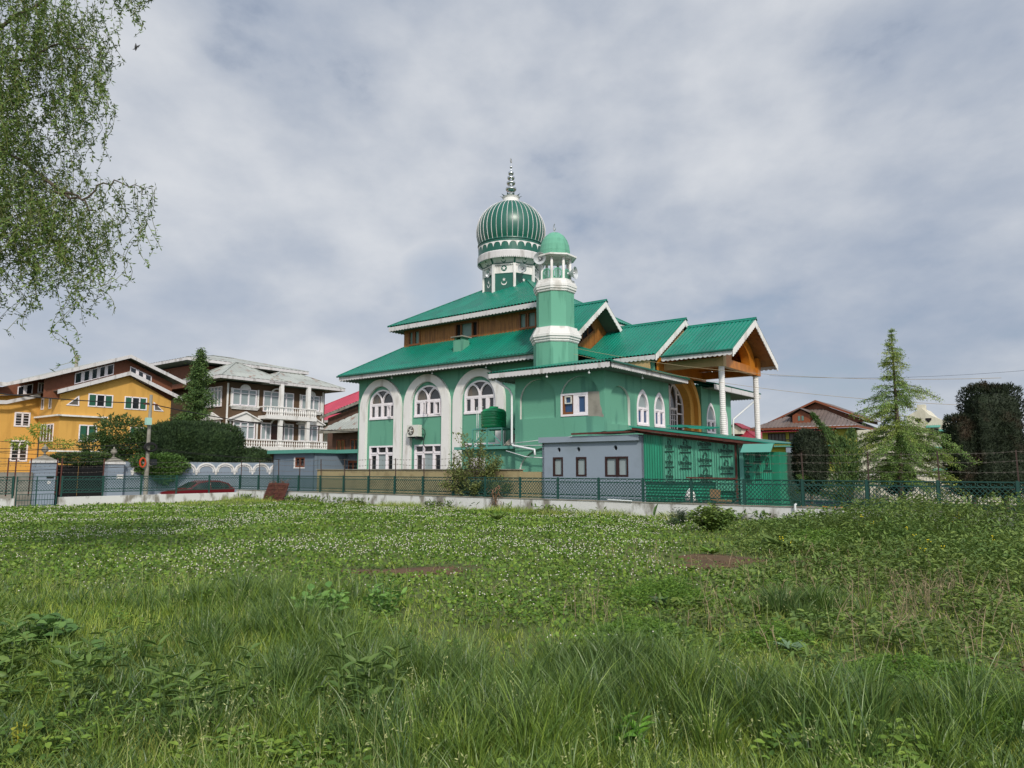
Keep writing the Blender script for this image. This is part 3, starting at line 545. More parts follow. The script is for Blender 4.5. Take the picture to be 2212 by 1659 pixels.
wt.build('white_trim',WH,dm); gt.build('green_trim',CG,dm)
c=MB(); c.lathe((*DC,0),[(2.0,15.66),(2.27,15.60),(2.30,15.62),(2.30,15.98),(2.24,16.06)],56); 
for k in range(112):
    t=2*math.pi*(k+.5)/112; t0,t1=t-.024,t+.024; R=2.305; c.face([(DC[0]+R*math.cos(t0),DC[1]+R*math.sin(t0),15.62),(DC[0]+R*math.cos(t1),DC[1]+R*math.sin(t1),15.62),(DC[0]+R*math.cos(t1),DC[1]+R*math.sin(t1),15.56),(DC[0]+R*math.cos(t),DC[1]+R*math.sin(t),15.52),(DC[0]+R*math.cos(t0),DC[1]+R*math.sin(t0),15.56)])
c.build('scalloped_canopy',CHR if 0 else SFW,mq)
c=MB(); c.lathe((*DC,0),[(2.24,16.06),(2.24,16.82),(2.29,16.84),(2.29,16.88),(2.2,16.9)],64); db=c.build('dome_band',CG,mq,smooth=False)
c=MB(); R=2.255
for k in range(26):
    for q in range(10):
        u0,u1=q/10,(q+1)/10; f_=lambda u:16.60-.0 if .1<=u<=.9 else 16.34
        def low(u): 
            v=abs(u-.5)*2
            return 16.28 if v>.84 else 16.61-.15*(v/.84)**3
        t0,t1=2*math.pi*(k+u0)/26,2*math.pi*(k+u1)/26
        c.face([(DC[0]+R*math.cos(t0),DC[1]+R*math.sin(t0),16.66),(DC[0]+R*math.cos(t1),DC[1]+R*math.sin(t1),16.66),(DC[0]+R*math.cos(t1),DC[1]+R*math.sin(t1),low(u1)),(DC[0]+R*math.cos(t0),DC[1]+R*math.sin(t0),low(u0))])
c.build('white_arcade_trim',WH,db)
def domeR(t):   # t 0..1 from base to neck
    ph=-.42+t*(math.pi/2+.42-.2); return 2.36*math.cos(ph),17.88+ (2.18 if ph>0 else 2.5)*math.sin(ph)
pr_=[domeR(k/30) for k in range(31)]; c=MB(); c.lathe((*DC,0),[(2.2,16.86)]+pr_,80); do=c.build('striped_dome',CG,mq,smooth=True)
c=MB()
for k in range(40):
    t=2*math.pi*(k+.5)/40
    for j in range(30):
        (r0,z0_),(r1,z1_)=pr_[j],pr_[j+1]; w0,w1=.17*r0/40*2.5/2+.012,.17*r1/40*2.5/2+.012
        def P_(r,z,w,h): tx,ty=-math.sin(t),math.cos(t); return (DC[0]+(r+h)*math.cos(t)+tx*w,DC[1]+(r+h)*math.sin(t)+ty*w,z)
        c.face([P_(r0,z0_,-w0,.004),P_(r0,z0_,0,.035),P_(r1,z1_,0,.035),P_(r1,z1_,-w1,.004)]); c.face([P_(r0,z0_,0,.035),P_(r0,z0_,w0,.004),P_(r1,z1_,w1,.004),P_(r1,z1_,0,.035)])
c.build('dome_rib',SFW,do)
zn=pr_[-1][1]-.03
c=MB(); c.lathe((*DC,0),[(.60,zn),(.56,zn+.06),(.54,zn+.3),(.62,zn+.42),(.3,zn+.42)],24); ne=c.build('dome_neck',WH,mq)
c=MB()
for k in range(10):
    t=2*math.pi*k/10; c.face([(DC[0]+.5*math.cos(t-.25),DC[1]+.5*math.sin(t-.25),zn+.40),(DC[0]+.5*math.cos(t+.25),DC[1]+.5*math.sin(t+.25),zn+.40),(DC[0]+.8*math.cos(t),DC[1]+.8*math.sin(t),zn+.55)])
    c.face([(DC[0]+.513*math.cos(t+.31-.2),DC[1]+.513*math.sin(t+.31-.2),zn+.38),(DC[0]+.513*math.cos(t+.31+.2),DC[1]+.513*math.sin(t+.31+.2),zn+.38),(DC[0]+.523*math.cos(t+.31),DC[1]+.523*math.sin(t+.31),zn+.1)])
c.lathe((*DC,zn+.41),[(.52,0),(.5,.05),(.2,.12),(.0,.14)],16); c.build('petal_crown',CG,ne)
fp=[(.0,zn+.4),(.06,zn+.5),(.05,zn+.62),(.15,zn+.66),(.15,zn+.72),(.05,zn+.78)]
z_=zn+.86
for rr,hh in((.38,.40),(.31,.34),(.26,.31),(.20,.27)): fp+=[(.07,z_),(rr*.75,z_+.03),(rr,z_+.12),(rr,z_+.22),(rr*.5,z_+.27),(.06,z_+.3)]; z_+=hh+.04
fp+=[(.035,z_+.1),(.03,z_+.25),(.1,z_+.27),(.08,z_+.31),(.03,z_+.55),(.015,z_+.62)]
c=MB(); c.lathe((*DC,0),fp,20); fi=c.build('finial',CHR,mq,smooth=True); c=MB(); 
F_=FR((DC[0],DC[1],z_+.78),(.96,-.28,0),(0,0,1),(.28,.96,0)) if 0 else FR((DC[0],DC[1],z_+.78),(.93,.37,0),(0,0,1),(.37,-.93,0)) if 0 else FR((DC[0],DC[1],z_+.76),(-.35,.94,0),(0,0,1),(.94,.35,0)); c.poly(crescent((0,0),.17,rot=-math.pi/2,open_=.93,thick=.18),-.015,.015,F_); c.build('finial_crescent',CON,fi)

# --- MINARET
MC=(-20.9,30.5)
def oc(mb,prof,c=MC,rot=math.pi/8): mb.lathe((c[0],c[1],0),prof,8,rot=rot)
c=MB(); oc(c,[(1.17,6.4),(1.17,8.1)]); oc(c,[(1.0,8.8),(1.0,10.8)]); mi=c.build('minaret_shaft',GWL,mq)
c=MB(); oc(c,[(1.19,8.08),(1.24,8.14),(1.24,8.24),(1.30,8.24),(1.30,8.35),(1.36,8.36),(1.36,8.5),(1.31,8.52),(1.31,8.6),(1.26,8.6),(1.26,8.68),(1.21,8.68),(1.21,8.77),(1.15,8.77),(1.15,8.88),(1.0,8.9)]); c.build('lower_moulding',WH,mi)
c=MB(); oc(c,[(1.02,10.72),(1.07,10.76),(1.07,10.85),(1.13,10.86),(1.13,10.97),(1.16,10.98),(1.16,11.12),(1.09,11.14),(1.09,11.24),(1.03,11.25),(1.03,11.38),(.0,11.4)]); c.build('upper_moulding',WH,mi)
for k in range(8):
    t=(k+.5)*math.pi/4; p=(MC[0]+.80*math.cos(t),MC[1]+.80*math.sin(t)); c=MB(); c.lathe((*p,11.38),[(.075,0),(.07,.1),(.07,1.22)],10); c.build('minaret_pillar',WH,mi,smooth=True)
    t=k*math.pi/4; n_=Vector((math.cos(t),math.sin(t),0)); x_=Vector((-math.sin(t),math.cos(t),0)); F_=FR((MC[0]+n_.x*.76,MC[1]+n_.y*.76,11.38),x_,(0,0,1),n_)
    c=MB(); o_=arch(-.24,.24,0,.38,.6,14); i_=arch(-.19,.19,.04,.38,.54,14); c.band(o_,i_,-.02,.02,F_)
    rr_=random.Random(3)
    for q in range(7):
        yy=.06+q*.075; c.band([(.03+.05*math.cos(a),yy+.04*math.sin(a)) for a in np.linspace(0,5,8)],[(.03+.03*math.cos(a),yy+.022*math.sin(a)) for a in np.linspace(0,5,8)],-.01,.01,F_); c.band([(-.09+.055*math.cos(a),yy+.045*math.sin(a)) for a in np.linspace(1,6,8)],[(-.09+.035*math.cos(a),yy+.025*math.sin(a)) for a in np.linspace(1,6,8)],-.01,.01,F_)
        c.bar(F_(-.19,yy,0),F_(.19,yy+.06,0),.014); c.bar(F_(.19,yy,0),F_(-.19,yy+.08,0),.014)
    c.build('pierced_grille',GWL,mi)
c=MB(); oc(c,[(.0,12.5),(1.12,12.58),(1.16,12.6),(1.16,12.68),(.8,12.74)]); c.build('canopy_ring',WH,mi)
c=MB(); oc(c,[(.86,12.72),(.86,12.8),(.76,12.82)]); c.lathe((*MC,0),[(.78,12.8),(.80,13.0),(.76,13.3),(.66,13.6),(.5,13.84),(.3,14.0),(.1,14.06),(.0,14.07)],28); c.build('cupola',GWL,mi,smooth=False)
c=MB(); F_=FR((MC[0],MC[1],14.36),(.8,-.6,0),(0,0,1),(-.6,-.8,0)); c.poly(crescent((0,0),.19,rot=math.radians(195),open_=.8,thick=.25),-.015,.015,F_); c.bar((*MC,14.05),(*MC,14.2),.03); c.build('cupola_crescent',SFW,mi)
# --- horn loudspeakers
def horn(c,dirv,R,label,up=(0,0,1)):
    t=thing('horn_loudspeaker',label,'loudspeaker',c,'metal horn loudspeakers round the dome and minaret'); a=Vector(dirv).normalized(); u=a.cross(Vector(up)).normalized(); v=u.cross(a)
    b=MB(); b.lathe(c,[(R,0),(R*1.03,-.01),(R*.97,-.03),(R*.78,-.1),(R*.5,-.22),(R*.28,-.34),(R*.2,-.40)],28,axis=(a,u,v),cap=False); b.lathe(c,[(R,0.0),(R*.9,-.04),(R*.6,-.12),(R*.3,-.26),(R*.12,-.3)],28,axis=(a,u,v),cap=False); b.lathe(c,[(.0,-.02),(R*.15,-.05),(R*.16,-.3)],12,axis=(a,u,v)); b.build('horn',ALU,t,smooth=True)
    b=MB(); b.lathe(c,[(R*.26,-.38),(R*.3,-.4),(R*.3,-.55),(R*.2,-.6)],14,axis=(a,u,v)); b.build('driver',ALU,t); b=MB(); e=Vector(c)-a*.45; b.bar(e,e-a*.35,.04); b.build('bracket',RST,t)
def cam_dir(rx,ry=-1,rz=-.2): s_,n_=SN(rx,ry); return (s_,n_,rz)
horn((-21.06,29.35,12.45),cam_dir(-.25,-1,-.1),.31,'large horn loudspeaker on the left side of the minaret balcony')
horn((-19.75,30.7,11.75),cam_dir(.9,-.45,0),.33,'horn loudspeaker facing right from the minaret balcony')
horn((-27.75,36.7,14.75),cam_dir(-.2,-1,-.1),.28,'horn loudspeaker on the dome drum nearest the minaret')
horn((-30.35,36.35,14.72),cam_dir(-.9,-.7,-.1),.24,'small horn loudspeaker on the left face of the dome drum')
b=MB(); b.bar((-28.0,36.6,14.75),(-21.6,30.8,12.2),.05); 
# ================================================================ things on / at the mosque
t=thing('air_conditioner','white outdoor air conditioner unit fixed beside the middle arch of the green wall','air conditioner',(-31.7,31.0,3.6))
b=MB(); b.box(-32.2,-31.25,30.92,31.25,3.68,4.38); b.build('casing',AC_,t)
b=MB(); b.lathe((-31.85,30.915,4.03),[(.27,0),(.27,.02),(.24,.03)],24,axis=(Vector((0,-1,0)),Vector((1,0,0)),Vector((0,0,1)))); b.build('fan_grille',GLC,t)
b=MB(); b.lathe((-31.85,30.89,4.03),[(.06,0),(.05,.02)],12,axis=(Vector((0,-1,0)),Vector((1,0,0)),Vector((0,0,1))));
for k in range(5): a=k*1.257; b.bar((-31.85,30.885,4.03),(-31.85+.22*math.cos(a),30.885,4.03+.22*math.sin(a)),.05,.008,up=(0,1,0))
b.build('fan',AC_,t)
b=MB(); b.box(-32.1,-31.9,30.95,31.5,3.6,3.67); b.box(-31.5,-31.35,30.95,31.5,3.5,3.67); b.tube([(-31.2,31.2,4.2),(-31.05,31.3,4.05),(-31.05,31.35,3.8),(-31.2,31.38,3.5),(-31.15,31.3,3.2),(-30.95,31.3,3.0)],.025,6); b.build('bracket',FDK,t)
# lean-to slab with tank
t=thing('ground_floor_annex','low green annex with flat slab between hall and front block','annex',(-24,29.5,.3))
b=MB(); b.box(-25.6,-21.62,28.6,31.2,.25,2.72); b.build('annex_wall',GW,t); b=MB(); b.box(-25.9,-21.65,28.3,31.25,2.72,2.86); b.build('slab',TEA,t); b=MB(); b.box(-25.0,-24.0,28.57,28.6,1.0,2.3); b.build('window',WHW,t)
t=thing('tank_stand','pale green angle iron stand carrying the water tank','stand',(-24.4,29.6,2.86))
b=MB(); X0,X1,Y0,Y1=-25.3,-23.3,29.1,30.3
for x,y in((X0,Y0),(X1,Y0),(X0,Y1),(X1,Y1),(-24.3,Y0)): b=MB(); b.bar((x,y,2.86),(x,y,3.82),.06); b.build('leg',TEA,t)
b=MB()
for z_ in(3.8,2.98): b.bar((X0,Y0,z_),(X1,Y0,z_),.05); b.bar((X0,Y1,z_),(X1,Y1,z_),.05); b.bar((X0,Y0,z_),(X0,Y1,z_),.05); b.bar((X1,Y0,z_),(X1,Y1,z_),.05)
b.bar((X1,Y0,3.0),(-24.3,Y0,3.8),.045); b.bar((X0,Y0,3.0),(-24.3,Y0,3.75),.045); b.box(X0,X1,Y0,Y1,3.82,3.86); b.build('frame',TEA,t)
b=MB(); b.tube([(-25.1,29.2,2.9),(-25.1,29.2,5.0),(-24.75,29.3,5.0)],.02,6); b.tube([(-24.95,29.15,2.9),(-24.95,29.15,4.7)],.02,6); b.build('riser_pipe',PVC,t)
TC=(-24.35,29.7,3.87); t=thing('water_tank','green moulded plastic water tank on its stand beside the front block','tank',TC)
pf=[(.62,0),(.66,.04)]
for k in range(14): z_=.08+k*.055; pf.append((.67+.012*math.sin(k*1.9),z_))
pf+=[(.66,.86),(.55,.99),(.3,1.06),(.24,1.07),(.24,1.14),(.0,1.16)]
b=MB(); b.lathe(TC,pf,32); b.build('tank_body',TNK,t,smooth=True); b=MB()
for q in range(6):
    pts=[(TC[0]+.685*math.cos(a),TC[1]+.685*math.sin(a),TC[2]+.12+q*.13+.10*math.sin((a-3.2)*.9)) for a in np.linspace(3.2,6.2,14)]; b.tube(pts,.014,5)
b.build('moulded_rib',TNK,t,smooth=True)
t=MB(); t.corr([(-22.95,28.7,2.9),(-21.75,28.7,2.9),(-21.75,30.9,4.3),(-22.95,30.9,4.3)],wl=.12,amp=.018); o=t.build('corrugated_sheet',CON,None); put(o,'grey corrugated sheet leaning beside the water tank','metal sheet')

# ================================================================ grey toilet block
t=thing('toilet_block','low blue grey block with three dark framed windows beneath the green mosque','outbuilding',(-15.3,26,.3))
m=MN(24.8); M2=lambda a,d,b:m(a,b,d); WB=[(-17.16,-16.66),(-16.03,-15.53),(-14.68,-13.65)]
hol=[rrect(a,b,1.42,2.2) for a,b in WB]+[[(c+.085*math.cos(q*math.pi/7),z+.1*math.sin(q*math.pi/7)) for q in range(14)] for c,z in((-16.86,2.5),(-15.91,2.5),(-14.2,2.53))]
b=MB(); b.wall(rrect(-17.7,-12.98,.2,2.98),hol,.12,m); b.box(-17.7,-12.98,25.0,27.98,.2,2.97); b.box(-17.7,-17.6,24.8,25.05,.2,2.97); b.box(-13.08,-12.98,24.8,25.05,.2,2.97)
b.build('block_wall',GRY,t)
b=MB(); b.prism([(-17.8,24.66,2.80),(-17.8,24.66,3.03),(-17.8,28,3.03),(-17.8,28,2.80)],(4.68,0,0)); b.build('roof_slab',GRY,t)
for k,(a,c) in enumerate(WB):
    f=MB(); q=.075; f.band([(a,1.42),(a,2.2),(c,2.2),(c,1.42),(a,1.42)],[(a+q,1.42+q),(a+q,2.2-q),(c-q,2.2-q),(c-q,1.42+q),(a+q,1.42+q)],-.1,.01,m)
    if k==2: f.box(-14.19,-14.07,-.1,.02,1.42,2.2,M2)
    fo=f.build('window_frame',DKW,t); g=MB(); g.box(a,c,-.09,-.06,1.42,2.2,M2); g.build('frosted_pane',GLF,fo)
b=MB()
for c,z in((-16.86,2.5),(-15.91,2.5),(-14.2,2.53)): b.box(c-.1,c+.1,-.14,-.11,z-.12,z+.12,M2)
b.build('vent_hole',DRK,t)
# ---- corrugated shed
t=thing('corrugated_shed','green corrugated metal shed with printed sheets, right of the grey block','shed',(-11,26.5,.3))
top=lambda s:3.12-(s+12.98)*.142
def panel(s0,s1,z0,matr,name,n=24.8): q=MB(); q.corr([(s1,n,z0),(s0,n,z0),(s0,n,top(s0)),(s1,n,top(s1))],wl=.105,amp=.016); return q.build(name,matr,t)
panel(-12.98,-12.18,1.25,SHT,'plain_sheet'); P=[panel(-12.2,-11.68,1.25,SHT2,'printed_sheet',24.79),panel(-11.7,-10.95,1.25,SHT2,'printed_sheet',24.8),panel(-10.97,-10.16,1.25,SHT2,'printed_sheet',24.79),panel(-10.18,-9.36,.95,SHT2,'printed_sheet',24.8)]
q=MB(); q.corr([(-12.98,24.9,.3),(-12.98,24.9,1.3),(-9.4,24.9,1.3),(-9.4,24.9,.3)],wl=.11,amp=.02); q.build('horizontal_sheet',SHT,t)
q=MB(); q.box(-12.9,-9.4,27.9,27.95,.3,2.6); q.box(-9.42,-9.38,24.9,27.9,.3,2.55); q.box(-12.95,-9.4,25.2,27.9,.3,.32); q.build('back_wall',SHT,t)
q=MB(); q.bar((-9.4,24.76,.3),(-9.4,24.76,2.6),.06); q.bar((-9.35,24.78,2.58),(-13.2,24.76,3.12),.05,.09); q.build('angle_frame',RST,t)
q=MB(); q.box(-9.3,-9.16,24.8,24.94,.3,2.45); q.build('teal_post',TEA,t)
panelb=MB(); panelb.corr([(-8.2,24.86,.3),(-9.2,24.86,.3),(-9.2,24.86,2.3),(-8.2,24.86,2.3)],wl=.07,amp=.012); P.append(panelb.build('printed_sheet',SHT2 if 0 else SHT,t))
q=MB(); q.box(-9.25,-8.1,25.3,27.9,.3,2.3); q.build('end_wall',SHT,t)
r=MB(); r.corr([(-7.95,24.45,2.56),(-7.95,28.0,2.62),(-13.4,28.0,3.42),(-13.4,24.45,3.32)],wl=.16,amp=.02); r.corr([(-13.2,27.9,3.30),(-13.2,24.5,3.2),(-16.2,24.9,3.13),(-16.2,27.9,3.24)],wl=.16,amp=.02); r.corr([(-12.9,26.6,3.42),(-12.9,27.9,3.52),(-11.2,27.9,3.42),(-11.0,26.3,3.22)],wl=.16,amp=.02); ro=r.build('shed_roof',RF,t)
q=MB(); q.bar((-13.3,24.5,3.25),(-8.0,24.5,2.5),.05,.12); q.bar((-16.1,24.6,3.12),(-13.2,24.6,3.14),.07); q.build('roof_batten',RST,t)
q=MB(); q.prism([(-9.0,24.42,2.56),(-9.0,24.1,2.28),(-9.0,24.12,2.27),(-9.0,24.44,2.53)],(1.02,0,0)); q.box(-9.0,-7.98,24.08,24.1,2.14,2.30) if 0 else q.face([(-9.0,24.1,2.29),(-7.98,24.1,2.29),(-7.98,24.08,2.27),(-9.0,24.08,2.27)]); q.build('awning',TEA,t)
def textmesh(body,size,name,parent,mp,bold=.012):
    cu=bpy.data.curves.new(name,'FONT'); cu.body=body; cu.size=size; cu.align_x='CENTER'; cu.offset=bold; cu.resolution_u=2
    ob=bpy.data.objects.new(name,cu); COL.objects.link(ob); dg=bpy.context.evaluated_depsgraph_get(); me=ob.evaluated_get(dg).to_mesh(); b=MB()
    i=b.vs([mp(v.co.x,v.co.y,.0) for v in me.vertices])
    for p in me.polygons: b.f.append(tuple(i+k for k in p.vertices))
    ob.evaluated_get(dg).to_mesh_clear(); bpy.data.objects.remove(ob); bpy.data.curves.remove(cu); return b
def print_(c,z,sheet,n,clip=0,sx=1.0,word='Ultralite'):
    mp=lambda a,b,d:(c+a*sx,n-.021,z+b)
    tb=textmesh(word,.175,'print',t,mp,.007)
    t2=textmesh('COLOUR' ,.075,'print',t,lambda a,b,d:(c+a*sx,n-.021,z-.085+b),.003); i=len(tb.v); tb.v+=t2.v; tb.f+=[tuple(i+k for k in f) for f in t2.f]
    m_=lambda a,b,d:(c+a*sx,n-.021-d,z+b)
    tb.poly([(-.26,-.17),(.25,-.17),(.29,-.12),(-.2,-.12)],0,.001,m_)
    # maned head above the word
    for q in range(9):
        a=2.2-q*.42; tb.poly([(.075*math.cos(a),.22+.08*math.sin(a)),(.12*math.cos(a-.1),.22+.14*math.sin(a-.1)),(.13*math.cos(a-.25),.21+.135*math.sin(a-.25)),(.085*math.cos(a-.3),.20+.07*math.sin(a-.3))],0,.001,m_)
    tb.poly([(-.08,.13),(-.03,.13),(-.02,.2),(.0,.24),(-.05,.27),(-.09,.22),(-.07,.18)],0,.001,m_)
    tb.build('printed_logo',INK,sheet)
for (c,z,k,n,wd) in ((-11.93,2.50,0,24.79,'tralite'),(-11.93,1.93,0,24.79,'tralite'),(-11.93,1.40,0,24.79,'tralite'),(-11.31,2.46,1,24.8,0),(-11.31,1.88,1,24.8,0),(-10.55,2.55,2,24.79,0),(-10.55,1.98,2,24.79,0),(-10.55,1.42,2,24.79,0),(-9.78,2.30,3,24.8,0),(-9.78,1.70,3,24.8,0),(-9.1+.06,1.95,4,24.86,'laite'),(-8.68,2.1,4,24.86,'laite'),(-9.04,1.42,4,24.86,'laite'),(-8.68,1.5,4,24.86,'laite'),(-8.36,1.8,4,24.86,'lai')):
    print_(c,z,P[k],n,word=wd or 'Ultralite',sx=(.55 if k==4 else .72 if k==0 else .9))
# rubbish behind the railing
def junk(name,label,cat,pts): 
    b=MB(); 
    for kind,a in pts:
        if kind=='b': b.box(*a)
    return b
b=MB(); b.lathe((-10.95,24.35,.5),[(.0,0),(.16,.04),(.2,.2),(.14,.4),(.04,.52),(.0,.55)],14); o=b.build('sack',WH,smooth=True); put(o,'white sack slumped against the printed shed behind the railing','sack')
b=MB(); b.prism([(-10.25,24.4,.65),(-9.9,24.4,.62),(-9.88,24.42,1.0),(-10.24,24.42,1.02)],(0,.06,0)); o=b.build('board',mat('tan_board','#8E7050',.8,.2,3)); put(o,'square brown board propped behind the railing by the shed','board')
b=MB(); b.box(-9.95,-9.5,24.2,24.5,.42,.66); o=b.build('wooden_crate',mat('tan_crate','#8F7452',.8,.2,3)); put(o,'low tan crate on the rubbish heap behind the railing','crate')
b=MB(); rr=random.Random(4)
for k in range(70):
    x=rr.uniform(-11.0,-9.4); y=rr.uniform(24.05,24.6); s_=rr.uniform(.03,.12); z_=.35+rr.uniform(0,.18); b.prism([(x,y,z_),(x+s_,y+rr.uniform(-.05,.05),z_+rr.uniform(-.04,.04)),(x+s_*.7,y+s_,z_+rr.uniform(0,.08))],(0,.02,rr.uniform(.02,.1)))
o=b.build('rubbish',mat('mixed_rubbish','#5A5046',.8,.5,9,'#B0A898',6,.8,.6,island=.6)); put(o,'heap of mixed rubbish on the ground behind the railing',kind='stuff')

# ================================================================ plinth wall, street walls
b=MB(); b.box(-32.8,-18.9,24.85,25.05,.2,1.68); b.box(-18.9,-17.75,24.9,25.1,.2,1.6); pw=b.build('yard_wall',TAN); put(pw,'tan rough rendered yard wall in front of the arched facade','wall')
b=MB(); b.box(-32.85,-18.85,24.8,25.1,1.681,1.72); b.build('coping',CON,pw)
RSD=mat('dark_rusty_pole','#43332D',.85,.25,8)
t=thing('railing_fence','long green wrought iron railing on a stained whitewashed low wall, in front of the mosque','fence',(-18,23.55,0))
NF=23.55; posts=[-38.19+1.843*k for k in range(28)]
def bumpwall(s0,s1,n0,n1,z0,z1,mm=None,step=.5):
    b=MB(); k=int((s1-s0)/step); rr=random.Random(5); b.box(s0,s1,n0,n1,z0,z1,mm); return b
b=bumpwall(-38.3,13.5,NF-.12,NF+.12,-.3,.52); b.build('low_wall',LOW,t)
b=MB(); 
rr=random.Random(9)
for k in range(104): x=-38.3+k*.498; b.box(x,x+.49,NF-.14,NF+.14,.521,.545+rr.uniform(0,.02))
b.build('wall_coping',CON,t)
def panelmesh(Lp):
    b=MB(); z0,z1,z2,z3=.60,.745,1.215,1.36; 
    for z_,w in((z0,.03),(z1,.022),(z2,.022),(z3,.035)): b.bar((0.03,0,z_),(Lp-.03,0,z_),w,.03)
    for x in(.04,Lp-.04): b.bar((x,0,z0),(x,0,z3),.022)
    H_=z2-z1; st=.128; k=-6
    while k*st<Lp:
        for sg in(1,-1):
            a,c=k*st,k*st+H_*.92; za,zb=(z1,z2) if sg>0 else (z2,z1); x0,x1=max(a,.04),min(c,Lp-.04)
            if x1-x0>.03: b.bar((x0,sg*.006,za+(zb-za)*(x0-a)/(c-a)),(x1,sg*.006,za+(zb-za)*(x1-a)/(c-a)),.016,.016)
        k+=1
    nsc=6; u=(Lp-.1)/nsc
    for k in range(nsc):
        c=.05+u*(k+.5)
        for zc,h in(((z2+z3)/2,.052),((z0+z1)/2,.048)):
            for sg in(-1,1):
                pts=[(c+sg*(u*.24+ (u*.20)*math.sin(a)),0,zc+h*math.cos(a)) for a in np.linspace(0,math.pi,7)]; pts=[(c-sg*u*.05,0,zc+h)]+pts+[(c+sg*u*.08,0,zc-h),(c+sg*u*.04,0,zc-h*.3),(c+sg*u*.12,0,zc-h*.05)]; b.tube(pts,.0115,4)
    return b
pm=None
def place_panel(parent,x,y,ang,L_=1.843):
    global pm
    if pm is None:
        b=panelmesh(1.843); me=bpy.data.meshes.new('panel'); me.from_pydata(b.v,[],b.f); me.materials.append(FG); pm=me
    o=bpy.data.objects.new('panel',pm); COL.objects.link(o); o.parent=parent; org=parent['_o']; o.location=(x-org[0],y-org[1],0-org[2]); o.rotation_euler=(0,0,ang); o.scale=(L_/1.843,1,1)
for k,s_ in enumerate(posts):
    if k<len(posts)-1: place_panel(t,s_,NF,0)
    b=MB(); b.box(s_-.03,s_+.03,NF-.03,NF+.03,.5,1.40); b.build('post',FG,t)
tall=[s_ for s_ in posts if s_<-21 or s_>-8]
for s_ in tall: b=MB(); ln=random.Random(int(s_*100)).uniform(-.10,.10); b.bar((s_+.04,NF+.05,.6),(s_+.04+ln,NF+.05,2.22),.035,.035); b.build('extension_pole',RSD,t)
BWR=mat('weathered_wire','#6E675F',.6,.15,4,metal=.3)
def barb(b,pts,sag=.04,step=.25):
    for p,q in zip(pts[:-1],pts[1:]):
        P0,P1=Vector(p),Vector(q); m_=10; L_=[P0.lerp(P1,k/m_)-Vector((0,0,sag*math.sin(math.pi*k/m_)*random.uniform(.7,1.2))) for k in range(m_+1)]; b.tube(L_,.0045,4,cap=False)
        n_=int((P1-P0).length/.2)
        for k in range(n_): c=P0.lerp(P1,(k+.5)/n_)-Vector((0,0,sag*math.sin(math.pi*(k+.5)/n_))); b.bar(c-Vector((.02,0,.03)),c+Vector((.02,0,.03)),.005); b.bar(c-Vector((-.02,0,.03)),c+Vector((-.02,0,.03)),.006)
random.seed(2)
for z_ in(2.18,1.92,1.64):
    b=MB(); barb(b,[(s_+.04,NF+.03,z_+random.uniform(-.03,.03)) for s_ in posts if s_<-19]); b.build('barbed_wire',BWR,t)
    b=MB(); barb(b,[(s_+.04,NF+.03,z_+random.uniform(-.03,.03)) for s_ in posts if s_>-9.5]); b.build('barbed_wire',BWR,t)
b=MB(); b.bar((-10.7,NF-.04,1.42),(-8.95,NF-.04,1.40),.05,.05); b.build('rusty_rail',RST,t)
b=MB(); b.tube([(-13.75,NF-.16,.60),(-13.2,NF-.16,.585),(-12.75,NF-.17,.575)],.025,8); o=b.build('waste_pipe',PVC); put(o,'white plastic waste pipe lying along the whitewashed wall top','pipe')
b=MB(); b.tube([(-7.05,NF-.1,.62),(-7.05,NF-.2,.6),(-7.05,NF-.2,.45)],.035,8); o=b.build('pipe_outlet',PVC); put(o,'short white pipe elbow sticking out of the low wall','pipe')
# left arm of the fence (along n) with gate
SF_=-38.19; t=thing('railing_fence','green railing on a whitewashed low wall beside the street, left of the corner','fence',(SF_,19,0))
MSL=lambda a,c,z:(SF_+c,a,z)
b=MB(); b.box(SF_-.12,SF_+.12,14.15,NF-.13,-.3,.40); b.build('low_wall',LOW,t); b=MB(); b.box(SF_-.12,SF_+.12,2.5,12.3,-.3,.40); b.build('low_wall',LOW,t)
ps=[NF-1.86*k for k in range(1,6)]
for k,n_ in enumerate([NF]+ps):
    if k<5: place_panel(t,SF_,([NF]+ps)[k+1],math.pi/2,1.86)
    if k: b=MB(); b.box(SF_-.03,SF_+.03,n_-.03,n_+.03,.4,1.40); b.build('post',FG,t)
for n_ in(12.25,10.4,8.5,6.6,4.7): b=MB(); b.box(SF_-.03,SF_+.03,n_-.03,n_+.03,.4,1.40); b.build('post',FG,t); place_panel(t,SF_,n_-1.86,math.pi/2,1.86)
for n_ in(12.3,12.0,14.2,14.0,12.9,16.1): b=MB(); b.bar((SF_-.05,n_,.5),(SF_-.05,n_+.02,2.22),.045); b.build('extension_pole',RST,t)
for z_ in(2.1,1.85,1.58): b=MB(); barb(b,[(SF_-.05,n_,z_+random.uniform(-.03,.03)) for n_ in(NF,21.7,19.8,18,16.1,14.2,12.2,10,7.5,5)]); b.build('barbed_wire',BWR,t)
t=thing('railing_gate','tall green iron gate with square mesh below, between the low wall ends','gate',(SF_,13.2,0))
b=MB()
for n_ in(12.4,13.2,14.05): b.bar((SF_,n_,.0),(SF_,n_,1.38),.04)
for z_ in(.06,.3,.56,.72,1.2,1.36): b.bar((SF_,12.4,z_),(SF_,14.05,z_),.028)
b.build('gate_frame',FG,t); b=MB()
for k in range(15): n_=12.42+k*.115; b.bar((SF_,n_,.06),(SF_,n_,.56),.012)
for k in range(-4,14):
    for sg in(1,-1):
        a=12.4+k*.118; c=a+.44; za,zb=(.72,1.2) if sg>0 else (1.2,.72); x0,x1=max(a,12.42),min(c,14.03)
        if x1>x0+.03: b.bar((SF_,x0,za+(zb-za)*(x0-a)/.44),(SF_,x1,za+(zb-za)*(x1-a)/.44),.012)
b.build('mesh_infill',FG,t)
